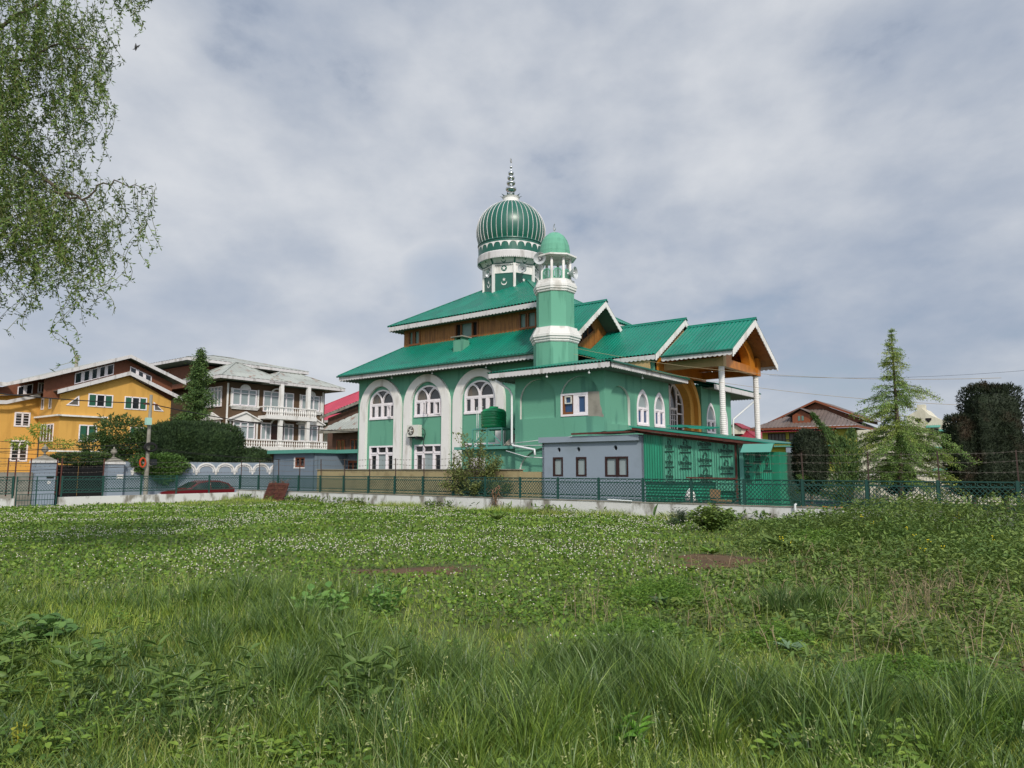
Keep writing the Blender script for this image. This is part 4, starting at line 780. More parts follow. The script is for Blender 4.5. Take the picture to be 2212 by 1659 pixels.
# rusty rack leaning on the wall
t=thing('rusty_grille','rusty brown iron grille leaning against the whitewashed low wall','metal grille',(-33.9,23.2,0))
F_=FR((-34.9,22.95,.02),(1,.0,.0),(.12,.28,.95),(0,-1,.2)); b=MB(); 
b.band([(0,0),(0,1.0),(1.75,1.0),(1.75,0),(0,0)],[(.08,.08),(.08,.9),(1.67,.9),(1.67,.08),(.08,.08)],-.04,.04,F_); b.build('frame',RST,t); b=MB()
for k in range(24): b.bar(F_(.1+k*.068,.05,0),F_(.1+k*.068,.95,0),.035)
for k in range(4): b.bar(F_(.05,.2+k*.22,.02),F_(1.7,.22+k*.22,.02),.03)
b.build('bar',RST,t)
b=MB(); rr=random.Random(3)
for k in range(160): x=rr.uniform(.0,1.7); y=rr.uniform(.0,1.08); p=F_(x,y,rr.uniform(-.15,.12)); q=F_(x+rr.uniform(-.2,.2),y+rr.uniform(-.1,.25),rr.uniform(-.15,.15)); b.bar(p,q,.012)
b.build('dry_creeper',mat('dry_stems','#6A4A34',.9,.3,6),t)

# arch-decorated street wall + gate pillars
SW=-44.5; ZR=-.42
t=thing('street_wall','blue grey street wall decorated with a row of white mouldings in arches','wall',(SW,25,ZR)); m=MS(SW); M2=lambda a,d,b:m(a,b,d)
b=MB(); b.box(19.75,31.5,-.25,0,ZR,2.16,M2); b.build('wall',GRY,t)
c0=23.02
for k in range(-2,7):
    c=c0+1.33*k+.66; b=MB(); b.band(arch(c-.66,c+.66,1.62,1.62,2.12,16),arch(c-.56,c+.56,1.62,1.62,2.02,16),0,.06,m); b.band(arch(c-.52,c+.52,1.5,1.62,1.97,16),arch(c-.46,c+.46,1.5,1.62,1.91,16),0,.035,m)
    b.prism([m(c-.78,1.66,0),m(c-.54,1.66,0),m(c-.62,1.36,0),m(c-.7,1.36,0)],(.06,0,0)); b.build('arch_moulding',WH,t)
for nm,a0,a1,zt,lab in (('gate_pillar',15.2,16.15,2.1,'blue grey gate pillar with urn finial, left of the black gate'),('gate_pillar',18.85,19.72,2.05,'blue grey gate pillar half under creeper, right of the black gate')):
    t=thing(nm,lab,'pillar',(SW,(a0+a1)/2,ZR),'pillars of the black gate'); b=MB(); b.box(a0,a1,-.5,.35,ZR,zt-.05,M2); b.build('shaft',GRY,t); b=MB(); b.box(a0-.06,a1+.06,-.56,.41,zt-.05,zt+.08,M2); b.build('cap_moulding',WH,t)
    b=MB(); ac=(a0+a1)/2; i=b.vs([m(a0-.05,zt+.08,-.55),m(a1+.05,zt+.08,-.55),m(a1+.05,zt+.08,.4),m(a0-.05,zt+.08,.4),m(ac,zt+.42,-.07)]); b.f+=[(i,i+1,i+4),(i+1,i+2,i+4),(i+2,i+3,i+4),(i+3,i,i+4)]; b.build('pyramid_cap',CON,t)
    b=MB(); b.lathe(m(ac,zt+.38,-.07),[(.09,0),(.05,.06),(.05,.14),(.16,.22),(.18,.32),(.12,.4),(.16,.43),(.05,.47),(.04,.55),(.0,.6)],16); b.build('urn',CON,t,smooth=True)
    b=MB(); b.box(a0+.5,a0+.85,.351,.37,1.22 if a0<16 else 1.15,1.34 if a0<16 else 1.42,M2); b.build('plate',BLK if a0<16 else WH,t)
    if a0<16: b=MB(); b.box(a0+.55,a0+.72,.351,.362,.92,1.08,M2); b.build('paper_notice',WH,t)
t=thing('metal_gate','tall black sheet metal double gate between the two grey pillars','gate',(SW,17.5,ZR)); b=MB()
for a0,a1 in((16.17,17.48),(17.52,18.83)):
    b=MB(); b.box(a0,a1,-.3,-.26,ZR+.05,1.95,M2); b.box(a0,a0+.06,-.26,-.22,ZR+.05,1.95,M2); b.box(a1-.06,a1,-.26,-.22,ZR+.05,1.95,M2); b.box(a0,a1,-.26,-.22,1.0,1.06,M2); b.box(a0,a1,-.26,-.22,1.88,1.95,M2)
    for k in range(9): b.box(a0+.12+k*.13,a0+.15+k*.13,-.26,-.24,ZR+.05,1.9,M2)
    b.build('gate_leaf',DRK,t)
b=MB(); b.box(5,15.15,-.25,0,ZR,1.55,M2); o=b.build('street_wall',CON); put(o,'rough grey concrete street wall left of the gate pillar','wall')
# blue-grey corner building with teal slab
t=thing('corner_building','slate blue single storey building with teal edged slab roof and small orange window','building',(-42,30.5,ZR)); m=MN(29.9); M2=lambda a,d,b:m(a,b,d)
b=MB(); b.wall(rrect(-44.4,-39.8,ZR,2.78),[rrect(-41.9,-40.85,1.85,2.5)],.12,m); b.box(-44.4,-39.8,30.15,34.5,ZR,2.78); b.box(-44.4,-44.3,29.9,30.2,ZR,2.78); b.box(-39.9,-39.8,29.9,30.2,ZR,2.78); b.build('wall',BLG,t)
b=MB(); b.box(-39.79,-37.45,32.6,34.5,ZR,2.75); b.build('recess_wall',BLG,t)
b=MB(); b.box(-44.75,-39.6,29.6,34.6,2.78,3.02); b.box(-39.6,-37.43,31.6,34.6,2.78,3.02); b.build('roof_slab',TEA,t)
f=MB(); f.band([(-41.9,1.85),(-41.9,2.5),(-40.85,2.5),(-40.85,1.85),(-41.9,1.85)],[(-41.8,1.93),(-41.8,2.42),(-40.93,2.42),(-40.93,1.93),(-41.8,1.93)],-.1,.0,m); f.box(-41.43,-41.33,-.1,.01,1.85,2.5,M2); fo=f.build('orange_window',RWD,t); g=MB(); g.box(-41.85,-40.9,-.09,-.06,1.9,2.45,M2); g.build('pane',GL,fo)
f=MB(); f.band([(-42.0,1.78),(-42.0,2.52),(-41.88,2.52),(-41.88,1.86),(-40.85,1.86),(-40.85,1.78)],[(-42.02,1.78),(-42.02,2.54),(-41.9,2.54),(-41.9,1.84),(-40.83,1.84),(-40.83,1.8)],-.02,.02,m) if 0 else f.box(-42.02,-41.88,0,.02,1.8,2.52,M2); f.box(-42.02,-40.8,0,.03,1.77,1.84,M2); f.build('window_trim',WH,t)
f=MB(); f.box(-39.6,-37.6,32.54,32.59,.9,2.3); fo=f.build('folding_door',RWD,t); g=MB()
for k in range(4): g.box(-39.45+k*.5,-39.15+k*.5,32.52,32.54,1.2,2.15)
g.build('pane',BLK,fo)

# ---------------- utility pole and cables
PP=(-43.2,20.6); t=thing('utility_pole','grey concrete utility pole with pale box and cable coils in front of the hedge','utility pole',(*PP,ZR))
b=MB(); b.tube([(*PP,ZR),(*PP,6.1)],[.13,.085],10); b.build('pole_shaft',CON,t)
b=MB(); b.box(PP[0]+.08,PP[0]+.32,PP[1]-.32,PP[1]-.02,4.3,4.72); b.build('junction_box',TEA if 0 else mat('pale_mint_box','#9CC4B8',.6,.04,3),t)
b=MB(); b.tube([(PP[0]+.2,PP[1]+.05+.36*math.cos(a)*1.0,3.0+.25*math.sin(a)) for a in np.linspace(0,6.28,20)],.05,5); b.tube([(PP[0]+.25,PP[1]+.05+.3*math.cos(a),2.98+.2*math.sin(a)) for a in np.linspace(0,6.28,20)],.04,5); b.build('black_coil',BLK,t)
b=MB(); b.tube([(PP[0]+.2,PP[1]-.35+.16*math.cos(a),2.1+.26*math.sin(a)) for a in np.linspace(0,6.28,18)],.05,5); b.build('orange_coil',mat('orange_plastic','#B8431C',.5,.1,4),t)
b=MB(); b.box(PP[0]+.1,PP[0]+.35,PP[1]+.1,PP[1]+.4,1.95,2.3); b.build('splice_box',FDK,t); b=MB(); b.box(PP[0]-.05,PP[0]+.05,PP[1]-.4,PP[1]+.4,5.5,5.58); b.build('crossarm',RST,t)
def cable(p,q,sag,r,label,matr=BLK,grp=None,nseg=16):
    P0,P1=Vector(p),Vector(q); b=MB(); b.tube([P0.lerp(P1,k/nseg)-Vector((0,0,sag*4*(k/nseg)*(1-k/nseg))) for k in range(nseg+1)],r,5,cap=False); o=b.build('overhead_cable',matr); put(o,label,'cable',grp); return o
g_='street cables strung from the concrete pole'
cable((PP[0],PP[1],5.6),(-46,-2,8.1),.9,.03,'thick black cable running up left from the pole top across the yellow house',grp=g_)
cable((PP[0],PP[1],5.55),(-47.5,52,6.0),1.1,.03,'thick black cable running right from the pole top past the brown house',grp=g_)
for k,(z0,z1,sg) in enumerate(((3.05,4.0,.35),(2.95,3.2,.3),(2.6,3.6,.5),(2.4,2.9,.35),(2.3,2.0,.2),(1.9,1.6,.15),(3.3,2.4,.3))): cable((PP[0],PP[1],z0),(-43.6-.1*k,4,z1),sg,.014,['uppermost of the thin cables left of the pole','second thin cable down left of the pole','sagging thin cable left of the pole across the lower yellow wall','fourth thin cable down left of the pole','nearly level thin cable low on the yellow house','lowest thin cable left of the pole above the street wall','thin cable dropping leftwards from the pole coil'][k],grp=g_)
cable((PP[0],PP[1],4.0),(-60.5,33,5.3),.3,.012,'thin cable from pole to corner of yellow house',grp=g_); cable((PP[0],PP[1],3.0),(-41,34,2.3),.25,.012,'thin cable crossing the dark hedge right of the pole',grp=g_); cable((PP[0],PP[1],2.9),(-44,38,2.6),.35,.012,'lower thin cable crossing the dark hedge to the brown house',grp=g_)
rope=mat('tan_rope','#A89674',.8,.1,3)
cable((-19.55,30.3,7.75),(-2,31.5,5.0),.55,.008,'upper tan rope line from the minaret across the porch columns',rope); cable((-19.6,30.2,7.45),(-2,33,4.05),.5,.008,'lower tan rope line from the minaret towards the cedar',rope)
cable((-13.4,40.8,6.95),(6,36,6.2),.6,.006,'thin grey wire crossing the sky right of the porch',FDK)
# dark red hatchback in the street
t=thing('parked_car','dark red hatchback parked in the street behind the green railing','car',(-41.6,23.1,ZR)); CR=mat('dark_red_car_paint','#64121C',.25,.06,2,spec=.6)
cx_=-41.6; prof=[(20.95,.35),(20.9,.62),(21.15,.82),(21.9,.96),(22.55,1.32),(23.1,1.46),(23.9,1.45),(24.55,1.28),(24.8,.95),(24.85,.5),(24.8,.3)]
b=MB(); secs=[(-.80,.0,.0),(-.83,.02,.0),(-.7,.0,.06),(.7,.0,.06),(.83,.02,0),(.80,0,0)]
rows=[]
for sx,dy,dz in((-.82,0,0),(-.80,0,.0),(-.62,0,1),(0,0,1.0),(.62,0,1),(.80,0,0),(.82,0,0)):
    rows.append([(cx_+sx,y,ZR+(min(z,.95) if (dz==0) else z+.02*(1-abs(sx)))) for y,z in prof])
i=[b.vs(r_) for r_ in rows]; n_=len(prof)
for a in range(len(rows)-1):
    for k in range(n_-1): b.f.append((i[a]+k,i[a]+k+1,i[a+1]+k+1,i[a+1]+k))
for a in(0,len(rows)-1): b.f.append(tuple(i[a]+k for k in range(n_)))
b.build('body',CR,t,smooth=False)
for sd in(-1,1):
    x=cx_+sd*.70; f=MB(); f.poly([(22.1,1.0),(22.62,1.3),(23.1,1.38),(23.25,1.38),(23.25,.98)],-.01,.02,lambda a,z,d:(cx_+sd*(.805-.36*(z-.95)+d),a,ZR+z)); f.poly([(23.33,.98),(23.33,1.38),(23.9,1.37),(24.4,1.25),(24.5,1.0)],-.01,.02,lambda a,z,d:(cx_+sd*(.805-.36*(z-.95)+d),a,ZR+z)); f.build('side_window',GL,t)
f=MB(); f.face([(cx_-.6,22.0,ZR+1.03),(cx_+.6,22.0,ZR+1.03),(cx_+.52,22.58,ZR+1.37),(cx_-.52,22.58,ZR+1.37)]); f.build('windscreen',GL,t)
for y in(21.65,24.1):
    for sd in(-1,1): b=MB(); b.lathe((cx_+sd*.78,y,ZR+.3),[(.17,-.09),(.29,-.09),(.3,0),(.29,.09),(.17,.09)],20,axis=(Vector((1,0,0)),Vector((0,1,0)),Vector((0,0,1)))); wo=b.build('wheel',BLK,t); b=MB(); b.lathe((cx_+sd*.8,y,ZR+.3),[(.17,-.08),(.17,.08)],14,axis=(Vector((1,0,0)),Vector((0,1,0)),Vector((0,0,1)))); b.build('rim',ALU,wo)
for sd in(-1,1): b=MB(); b.box(cx_+sd*.62-.12,cx_+sd*.62+.12,20.88,20.98,ZR+.6,ZR+.72); b.build('headlight',PVC,t); b=MB(); b.box(cx_+sd*.7-.06,cx_+sd*.7+.06,24.78,24.86,ZR+.8,ZR+1.0); b.build('tail_light',MAR,t)

# ================================================================ HOUSES
def win(root,m,a0,a1,z0,z1,frame=WHW,pane=GL,cols=2,bars=0,d=.05,tr=0,shut=None,fw=.09,open_rows=0):
    f=MB(); M2=lambda a,dd,b:m(a,b,dd); f.band([(a0,z0),(a0,z1),(a1,z1),(a1,z0),(a0,z0)],[(a0+fw,z0+fw),(a0+fw,z1-fw),(a1-fw,z1-fw),(a1-fw,z0+fw),(a0+fw,z0+fw)],0,d,m)
    for k in range(1,cols): x=a0+(a1-a0)*k/cols; f.box(x-fw*.6,x+fw*.6,0,d,z0,z1,M2)
    if tr: f.box(a0,a1,0,d,z1-tr-.03,z1-tr+.03,M2)
    for k in range(bars): z_=z0+(z1-z0)*(k+1)/(bars+1); f.box(a0,a1,0,d-.01,z_-.015,z_+.015,M2)
    fo=f.build('window',frame,root); g=MB(); g.box(a0+.03,a1-.03,.005,.02,z0+.03,z1-.03,M2); g.build('pane',pane,fo)
    if shut:
        g=MB()
        for p,q in shut: g.box(p,q,.02,.04,z0+fw,z1-fw,M2)
        g.build('green_shutter',GSH,fo)
    return fo
GSH=mat('green_shutter','#1F5540',.6,.08,4)
# --- yellow house
S1,S3=-64.27,-68.76
t=thing('yellow_house','mustard yellow three storey house with brown clad attic and white trim','house',(-68,26,ZR))
m=MS(S1); b=MB(); b.wall([(23.48,ZR),(32.45,ZR),(32.45,7.85),(28.5,9.8),(23.48,7.75)],[],0,m,rev=False); b.face([(S1,23.48,ZR),(S3,23.48,ZR),(S3,23.48,7.75),(S1,23.48,7.75)]); b.face([(S1,32.45,ZR),(-76,32.45,ZR),(-76,32.45,7.85),(S1,32.45,7.85)])
b.wall(rrect(8,23.48,ZR,7.75),[],0,MS(S3),rev=False); b.prism([(S1-.3,23.8,7.3),(S1-.3,32.2,7.4),(S1-.3,28.5,9.5)],(-10,0,0)); b.build('wall',YEL,t)
# main lower gable roof slopes
def slab(b,p,q,r_,s_,th): b.prism([p,q,r_,s_],(0,0,-th))
r=MB(); slab(r,(S1+.55,28.5,10.05),(S1+.55,33.3,8.15),(-76,33.3,8.15),(-76,28.5,10.05),.06); slab(r,(S1+.55,28.5,10.05),(S1+.55,23.0,7.98),(-76,23.0,7.98),(-76,28.5,10.05),.06); slab(r,(S3+.7,23.0,7.98),(S3+.7,8,6.0),(-76,8,6.0),(-76,23.0,7.98),.06); lr=r.build('lower_roof',BRR,t)
f=MB(); 
for p,q in(((28.5,10.05),(33.3,8.15)),((28.5,10.05),(23.0,7.98))): f.prism([(S1+.5,p[0],p[1]+.03),(S1+.5,q[0],q[1]+.03),(S1+.5,q[0],q[1]-.3),(S1+.5,p[0],p[1]-.3)],(.06,0,0))
f.prism([(S3+.65,23.3,8.0),(S3+.65,20.9,7.25),(S3+.65,20.9,6.95),(S3+.65,23.3,7.72)],(.06,0,0)); f.prism([(S3+.65,20.9,7.25),(S3+.65,8,6.6),(S3+.65,8,6.3),(S3+.65,20.9,6.95)],(.06,0,0)); f.build('bargeboard',SFW,lr)
# attic storey
b=MB(); b.wall([(22.3,7.4),(32.65,7.4),(32.65,9.5),(28.5,11.15),(22.3,8.9)],[],0,MS(S1-.35),rev=False); b.wall([(8,6.2),(24.9,7.2),(24.9,9.85),(20.8,8.4),(8,8.2)],[],0,MS(S3-.25),rev=False); b.face([(S1-.35,24.9,7.3),(S3-.25,24.9,7.3),(S3-.25,24.9,9.85),(S1-.35,24.9,9.85)]) ; b.face([(S1-.35,32.65,7.4),(-76,32.65,7.4),(-76,32.65,9.5),(S1-.35,32.65,9.5)])
b.build('attic_wall',BRW,t)
r=MB(); slab(r,(S1+.5,28.5,11.5),(S1+.5,33.5,9.62),(-76,33.5,9.62),(-76,28.5,11.5),.06); slab(r,(S1+.5,28.5,11.5),(S1+.5,21.8,9.0),(-76,21.8,9.0),(-76,28.5,11.5),.06); slab(r,(S3+.6,21.0,8.72),(S3+.6,8,8.5),(-76,8,8.5),(-76,21.0,8.72),.06); ur=r.build('upper_roof',GRS,t)
f=MB()
for p,q in(((28.5,11.5),(33.5,9.62)),((28.5,11.5),(21.8,9.0))): f.prism([(S1+.45,p[0],p[1]+.03),(S1+.45,q[0],q[1]+.03),(S1+.45,q[0],q[1]-.27),(S1+.45,p[0],p[1]-.27)],(.06,0,0))
f.prism([(S1+.45,21.8,9.03),(S3+.6,20.8,8.7),(S3+.6,20.8,8.42),(S1+.45,21.8,8.75)],(.05,.03,0)); f.prism([(S3+.55,20.8,8.72),(S3+.55,8,8.5),(S3+.55,8,8.22),(S3+.55,20.8,8.42)],(.06,0,0)); f.build('bargeboard',SFW,ur)
b=MB(); b.lathe((-70,26.6,10.4),[(.14,0),(.14,1.2),(.18,1.2),(.18,1.45),(.0,1.45)],12); b.build('chimney_pipe',CON,ur)
m=MS(S1); win(t,m,25.5,27.45,6.87,7.95,cols=3,shut=[(25.62,26.05),(26.88,27.33)]); win(t,m,28.4,30.3,6.84,7.95,cols=3,shut=[(28.5,28.95),(29.78,30.2)]); win(t,m,24.95,26.35,3.97,5.35,cols=2,shut=[(25.07,25.5),(25.72,26.15)]); win(t,m,29.0,30.4,3.97,5.35,cols=2,shut=[(29.1,29.6),(29.8,30.3)])
for pts in([(23.86,6.86),(24.85,6.86),(24.8,7.72)],[(30.88,7.66),(30.95,6.86),(31.85,6.84)]):
    f=MB(); c=(sum(p[0] for p in pts)/3,sum(p[1] for p in pts)/3); f.band(pts+[pts[0]],[(c[0]+(p[0]-c[0])*.72,c[1]+(p[1]-c[1])*.72) for p in pts+[pts[0]]],0,.05,m); fo=f.build('triangular_window',WHW,t); g=MB(); g.poly(pts,.005,.02,m); g.build('pane',GLC,fo)
m=MS(S1-.35); f=None
def rake(root,m,pts,cols):
    f=MB(); (a0,b0),(a1,b1)=pts; h=.92; q=.07; sl=(b1-b0)/(a1-a0); Z=lambda a:b0+(a-a0)*sl
    f.band([(a0,b0),(a0,b0+h),(a1,b1+h),(a1,b1),(a0,b0)],[(a0+q,Z(a0+q)+q),(a0+q,Z(a0+q)+h-q),(a1-q,Z(a1-q)+h-q),(a1-q,Z(a1-q)+q),(a0+q,Z(a0+q)+q)],0,.05,m)
    for k in range(1,cols): x=a0+(a1-a0)*k/cols; f.poly([(x-.13,Z(x)),(x+.13,Z(x)),(x+.13,Z(x)+h),(x-.13,Z(x)+h)],0,.045,m)
    fo=f.build('raked_window',WHW,root); g=MB(); g.poly([(a0,b0),(a1,b1),(a1,b1+h),(a0,b0+h)],.005,.02,m); g.build('pane',GL,fo)
rake(t,m,((24.5,8.63),(27.5,9.78)),5); rake(t,m,((28.85,9.72),(30.75,9.0)),3)
rake(t,MS(S1-.35),((22.5,7.95),(23.1,8.15)),2) if 0 else None
m=MS(S3-.25); rake(t,m,((21.9,7.6),(23.0,7.95)),2); m=MS(S3+.2); 
win(t,MS(S3-.2),23.35,24.1,8.15,9.0,cols=3); win(t,MS(S3-.2),24.25,24.85,8.3,9.15,cols=3)
m=MS(S3); win(t,m,21.75,22.9,5.2,6.4,cols=2,bars=4,fw=.12); win(t,m,21.65,22.9,2.35,4.1,cols=2,bars=5,fw=.12)
m=MN(23.48); win(t,m,-68.2,-67.7,6.65,7.6,cols=1); win(t,m,-66.6,-66.1,6.65,7.6,cols=1); win(t,m,-67.9,-65.3,3.95,5.4,cols=4)
b=MB(); b.box(-68.76,S1+.35,23.15,23.47,5.95,6.08); b.box(S1+.01,S1+.35,23.2,27.0,5.95,6.08); b.box(S1+.01,S1+.3,22.6,28,3.1,3.22); b.build('string_course',WH,t)

# --- brown house
SB=-61.17
t=thing('brown_house','dark brown house with white framed windows, pedimented bays and two balustraded balconies','house',(-66,41,ZR)); m=MS(SB); M2=lambda a,d,b:m(a,b,d)
b=MB(); b.box(-73.2,SB,36.0,47.0,ZR,9.75); b.build('wall',CHO,t)
b=MB(); b.box(-73.2,-65.5,35.2,46,9.5,11.6); b.build('attic_wall',BRW,t); win(t,MN(35.2),-72.3,-70.2,10.0,11.4,frame=RWD,pane=GLF,cols=4)
# hipped roofs
def hip(root,name,x0,x1,y0,y1,z0,rise,matr,ov=0.0,fas=SFW,wl=.5,amp=.02,ridge=None):
    r=MB(); w_=min(x1-x0,y1-y0)/2; cx=(x0+x1)/2; cy=(y0+y1)/2
    if x1-x0>y1-y0: A0,A1=(x0+w_,cy),(x1-w_,cy)
    else: A0,A1=(cx,y0+w_),(cx,y1-w_)
    zt=z0+rise
    if x1-x0>y1-y0: P=[[(x0,y0,z0),(x1,y0,z0),(*A1,zt),(*A0,zt)],[(x1,y1,z0),(x0,y1,z0),(*A0,zt),(*A1,zt)],[(x0,y1,z0),(x0,y0,z0),(*A0,zt)],[(x1,y0,z0),(x1,y1,z0),(*A1,zt)]]
    else: P=[[(x0,y1,z0),(x0,y0,z0),(*A0,zt),(*A1,zt)],[(x1,y0,z0),(x1,y1,z0),(*A1,zt),(*A0,zt)],[(x0,y0,z0),(x1,y0,z0),(*A0,zt)],[(x1,y1,z0),(x0,y1,z0),(*A1,zt)]]
    for p in P: r.corr(p,wl=wl,amp=amp)
    for c in((x0,y0),(x1,y0),(x0,y1),(x1,y1)):
        a=min((A0,A1),key=lambda q:(q[0]-c[0])**2+(q[1]-c[1])**2); r.bar((*c,z0+.03),(*a,zt+.03),.18,.05)
    r.bar((*A0,zt+.04),(*A1,zt+.04),.25,.05); ro=r.build(name,matr,root)
    f=MB(); th=.28
    for p,q in(((x0,y0),(x1,y0+.05)),((x0,y1-.05),(x1,y1)),((x0,y0+.05),(x0+.05,y1-.05)),((x1-.05,y0+.05),(x1,y1-.05))): f.box(p[0],q[0],p[1],q[1],z0-th,z0-.02)
    f.build('eave_board',fas,ro); f=MB(); f.box(x0+.06,x1-.06,y0+.06,y1-.06,z0-th+.02,z0-th+.06); f.build('soffit',SF,ro); return ro
hip(t,'front_roof',-66.5,SB+1.3,34.6,41.6,10.12,1.75,GRS); hip(t,'right_roof',-66.5,SB+1.3,39.6,48.6,10.05,1.45,GRS); hip(t,'rear_roof',-75,-64,33.6,47,12.0,1.3,GRS)
win(t,m,36.55,39.05,7.6,9.15,cols=3,tr=.4,pane=GLF,d=.12); win(t,m,44.1,46.3,7.6,9.15,cols=3,tr=.4,pane=GLF,d=.12)
win(t,m,36.75,39.0,4.5,6.1,cols=3,tr=.4,pane=GLF,bars=0,d=.12); win(t,m,44.0,46.2,4.5,6.1,cols=3,tr=.4,pane=GLF,d=.12)
win(t,m,39.8,43.2,7.2,9.2,cols=4,tr=.45,pane=GLF,d=.08); win(t,m,39.65,40.75,4.5,6.15,cols=2,tr=.4,pane=GLF,d=.08); win(t,m,42.2,43.3,4.5,6.15,cols=2,tr=.4,pane=GLF,d=.08)
b=MB(); b.box(40.85,42.15,0,.06,4.4,6.1,M2); b.build('front_door',DKW,t)
b=MB()
for a0,a1 in((36.4,39.3),(43.9,46.6)):
    for k,zz_ in enumerate((7.25,7.36,7.47)): b.box(a0-.05+.08*(2-k),a1+.05-.08*(2-k),0,.14+.05*k,zz_,zz_+.09,M2)
    for x in(a0,a1-.15): b.box(x,x+.15,0,.1,7.5,9.2,M2); b.box(x,x+.15,0,.1,4.5,6.1,M2)
    c=(a0+a1)/2; b.band(arch(c-.55,c+.55,9.15,9.15,9.6,12),arch(c-.45,c+.45,9.15,9.15,9.5,12),0,.12,m); b.poly(arch(c-.45,c+.45,9.15,9.15,9.5,12),0,.08,m)
    b.poly([(a0-.2,6.15),(a1+.2,6.15),(a1+.2,6.32),(c,6.95),(a0-.2,6.32)],0,.28,m); b.band([(a0-.3,6.28),(c,7.05),(a1+.3,6.28)],[(a0-.3,6.18),(c,6.93),(a1+.3,6.18)],0,.42,m)
for x in(36.1,46.75): b.box(x-.07,x+.07,0,.08,4.0,9.6,M2)
b.band(arch(40.7,42.3,6.1,6.1,6.6,14),arch(40.85,42.15,6.1,6.1,6.5,14),0,.1,m); b.band(arch(40.6,42.2,9.0,9.0,9.55,14),arch(40.75,42.05,9.0,9.0,9.42,14),0,.1,m); b.build('white_trim',WH,t)
for y in(41.0,44.1): b=MB(); b.box(SB+1.0,SB+1.35,y-.17,y+.17,3.4,9.8); b.build('column',WH,t)
bp=[(.05,0),(.09,.05),(.05,.12),(.09,.28),(.1,.36),(.05,.55),(.04,.66),(.07,.72),(.05,.78)]
def balcony(a0,a1,out,zf,hh,nb):
    b=MB(); b.box(a0,a1,0.02,out,zf-.3,zf,M2); bo=b.build('balcony_slab',WH,t); b=MB(); b.box(a0,a1,out-.16,out-.02,zf+hh,zf+hh+.1,M2); b.box(a0,a0+.14,.02,out-.16,zf+hh,zf+hh+.1,M2); b.box(a1-.14,a1,.02,out-.16,zf+hh,zf+hh+.1,M2); b.box(a0,a1,out-.18,out,zf,zf+.08,M2); b.build('handrail',WH,bo)
    b=MB()
    for k in range(nb): y=a0+.1+(a1-a0-.2)*k/(nb-1); b.lathe((SB+out-.09,y,zf+.06),[(r_*.9,z*hh/.8) for r_,z in bp],8)
    for k in range(4): b.lathe((SB+.3+k*(out-.4)/4,a1-.08,zf+.06),[(r_*.9,z*hh/.8) for r_,z in bp],8)
    b.build('baluster',WH,bo)
balcony(39.3,45.0,1.45,6.75,.8,24); balcony(36.3,48.0,1.45,3.75,.62,46)
b=MB(); b.box(SB+.02,SB+1.3,36.4,47.0,ZR,.2); b.build('terrace',CON,t)
win(t,MN(36.0),-65.0,-61.9,7.45,9.35,cols=5,tr=.4,pane=GLF,d=.1); win(t,MN(36.0),-65.0,-61.9,4.5,6.2,cols=5,tr=.4,pane=GLF,d=.1)
b=MB(); b.poly([(-65.3,6.25),(-61.5,6.25),(-63.4,7.0)],0,.25,MN(36.0)); b.build('pediment',WH,t)
# --- old brick house & red roof house behind
t=thing('brick_house','old brick house with pale sheet roofs between brown house and mosque','house',(-50,42,ZR)); b=MB(); b.box(-50.2,-44,39.5,50,ZR,4.9); b.prism([(-53.2,41.3,ZR),(-44.5,41.3,ZR),(-44.5,41.3,8.1),(-53.2,41.3,6.3)],(0,6,0)); b.build('brick_wall',BRK,t)
for k,x in enumerate((-49.6,-47.8,-46)): win(t,MN(39.5),x,x+1.1,2.6,4.2,frame=RWD,pane=GL,cols=2)
r=MB(); r.corr([(-51,38.6,4.98),(-43.5,38.6,4.98),(-43.5,41.25,6.75),(-48.2,41.25,6.75)],wl=.4); r.corr([(-53.8,40.9,6.45),(-44.2,40.9,8.5),(-44.2,47.5,9.8),(-53.8,47.5,7.75)],wl=.4); ro=r.build('sheet_roof',GRS,t)
f=MB(); f.box(-51,-43.15,38.55,38.6,4.72,4.98); f.prism([(-53.8,40.85,6.43),(-44.2,40.85,8.48),(-44.2,40.85,8.25),(-53.8,40.85,6.2)],(0,.05,0)); f.build('eave_board',CON,ro)
t=thing('red_roofed_house','distant house with bright pinkish red tiled roof beyond the brown house','house',(-72,62,ZR)); b=MB(); b.box(-77,-66,56,70,ZR,7.3); b.build('wall',CRM,t); hip(t,'red_roof',-79,-64.5,54,72,7.5,4.4,PNK)
# --- right hand houses
t=thing('lime_house','lime green house with brown gabled roof and pinkish awning, right of the porch','house',(-24,92,ZR)); m=MN(88.1); M2=lambda a,d,b:m(a,b,d)
b=MB(); b.box(-30.1,-20.3,88.1,99,ZR,6.3); b.build('wall',LIM,t)
r=MB(); r.corr([(-31.2,87.0,6.62),(-19.2,87.0,6.62),(-24.4,92.0,9.2),(-24.9,92.0,9.2)],wl=.45,amp=.035); r.corr([(-19.2,87.0,6.62),(-19.2,100,6.62),(-24.4,100,9.2),(-24.4,92,9.2)],wl=.45,amp=.035); r.corr([(-31.2,100,6.62),(-31.2,87.0,6.62),(-24.9,92,9.2),(-24.9,100,9.2)],wl=.45,amp=.035); ro=r.build('lower_roof',BRR,t)
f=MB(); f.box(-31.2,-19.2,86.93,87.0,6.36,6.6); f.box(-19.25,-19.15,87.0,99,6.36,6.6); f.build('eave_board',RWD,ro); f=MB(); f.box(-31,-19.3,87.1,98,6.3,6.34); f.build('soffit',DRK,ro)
b=MB(); b.wall([(-29.4,7.2),(-19.4,7.2),(-19.4,7.5),(-24.5,9.7),(-29.4,7.5)],[],0,MN(91.5),rev=False); b.face([(-19.4,91.5,7.2),(-19.4,99,7.2),(-19.4,99,7.6),(-19.4,91.5,7.5)]); b.build('attic_wall',BRW,t)
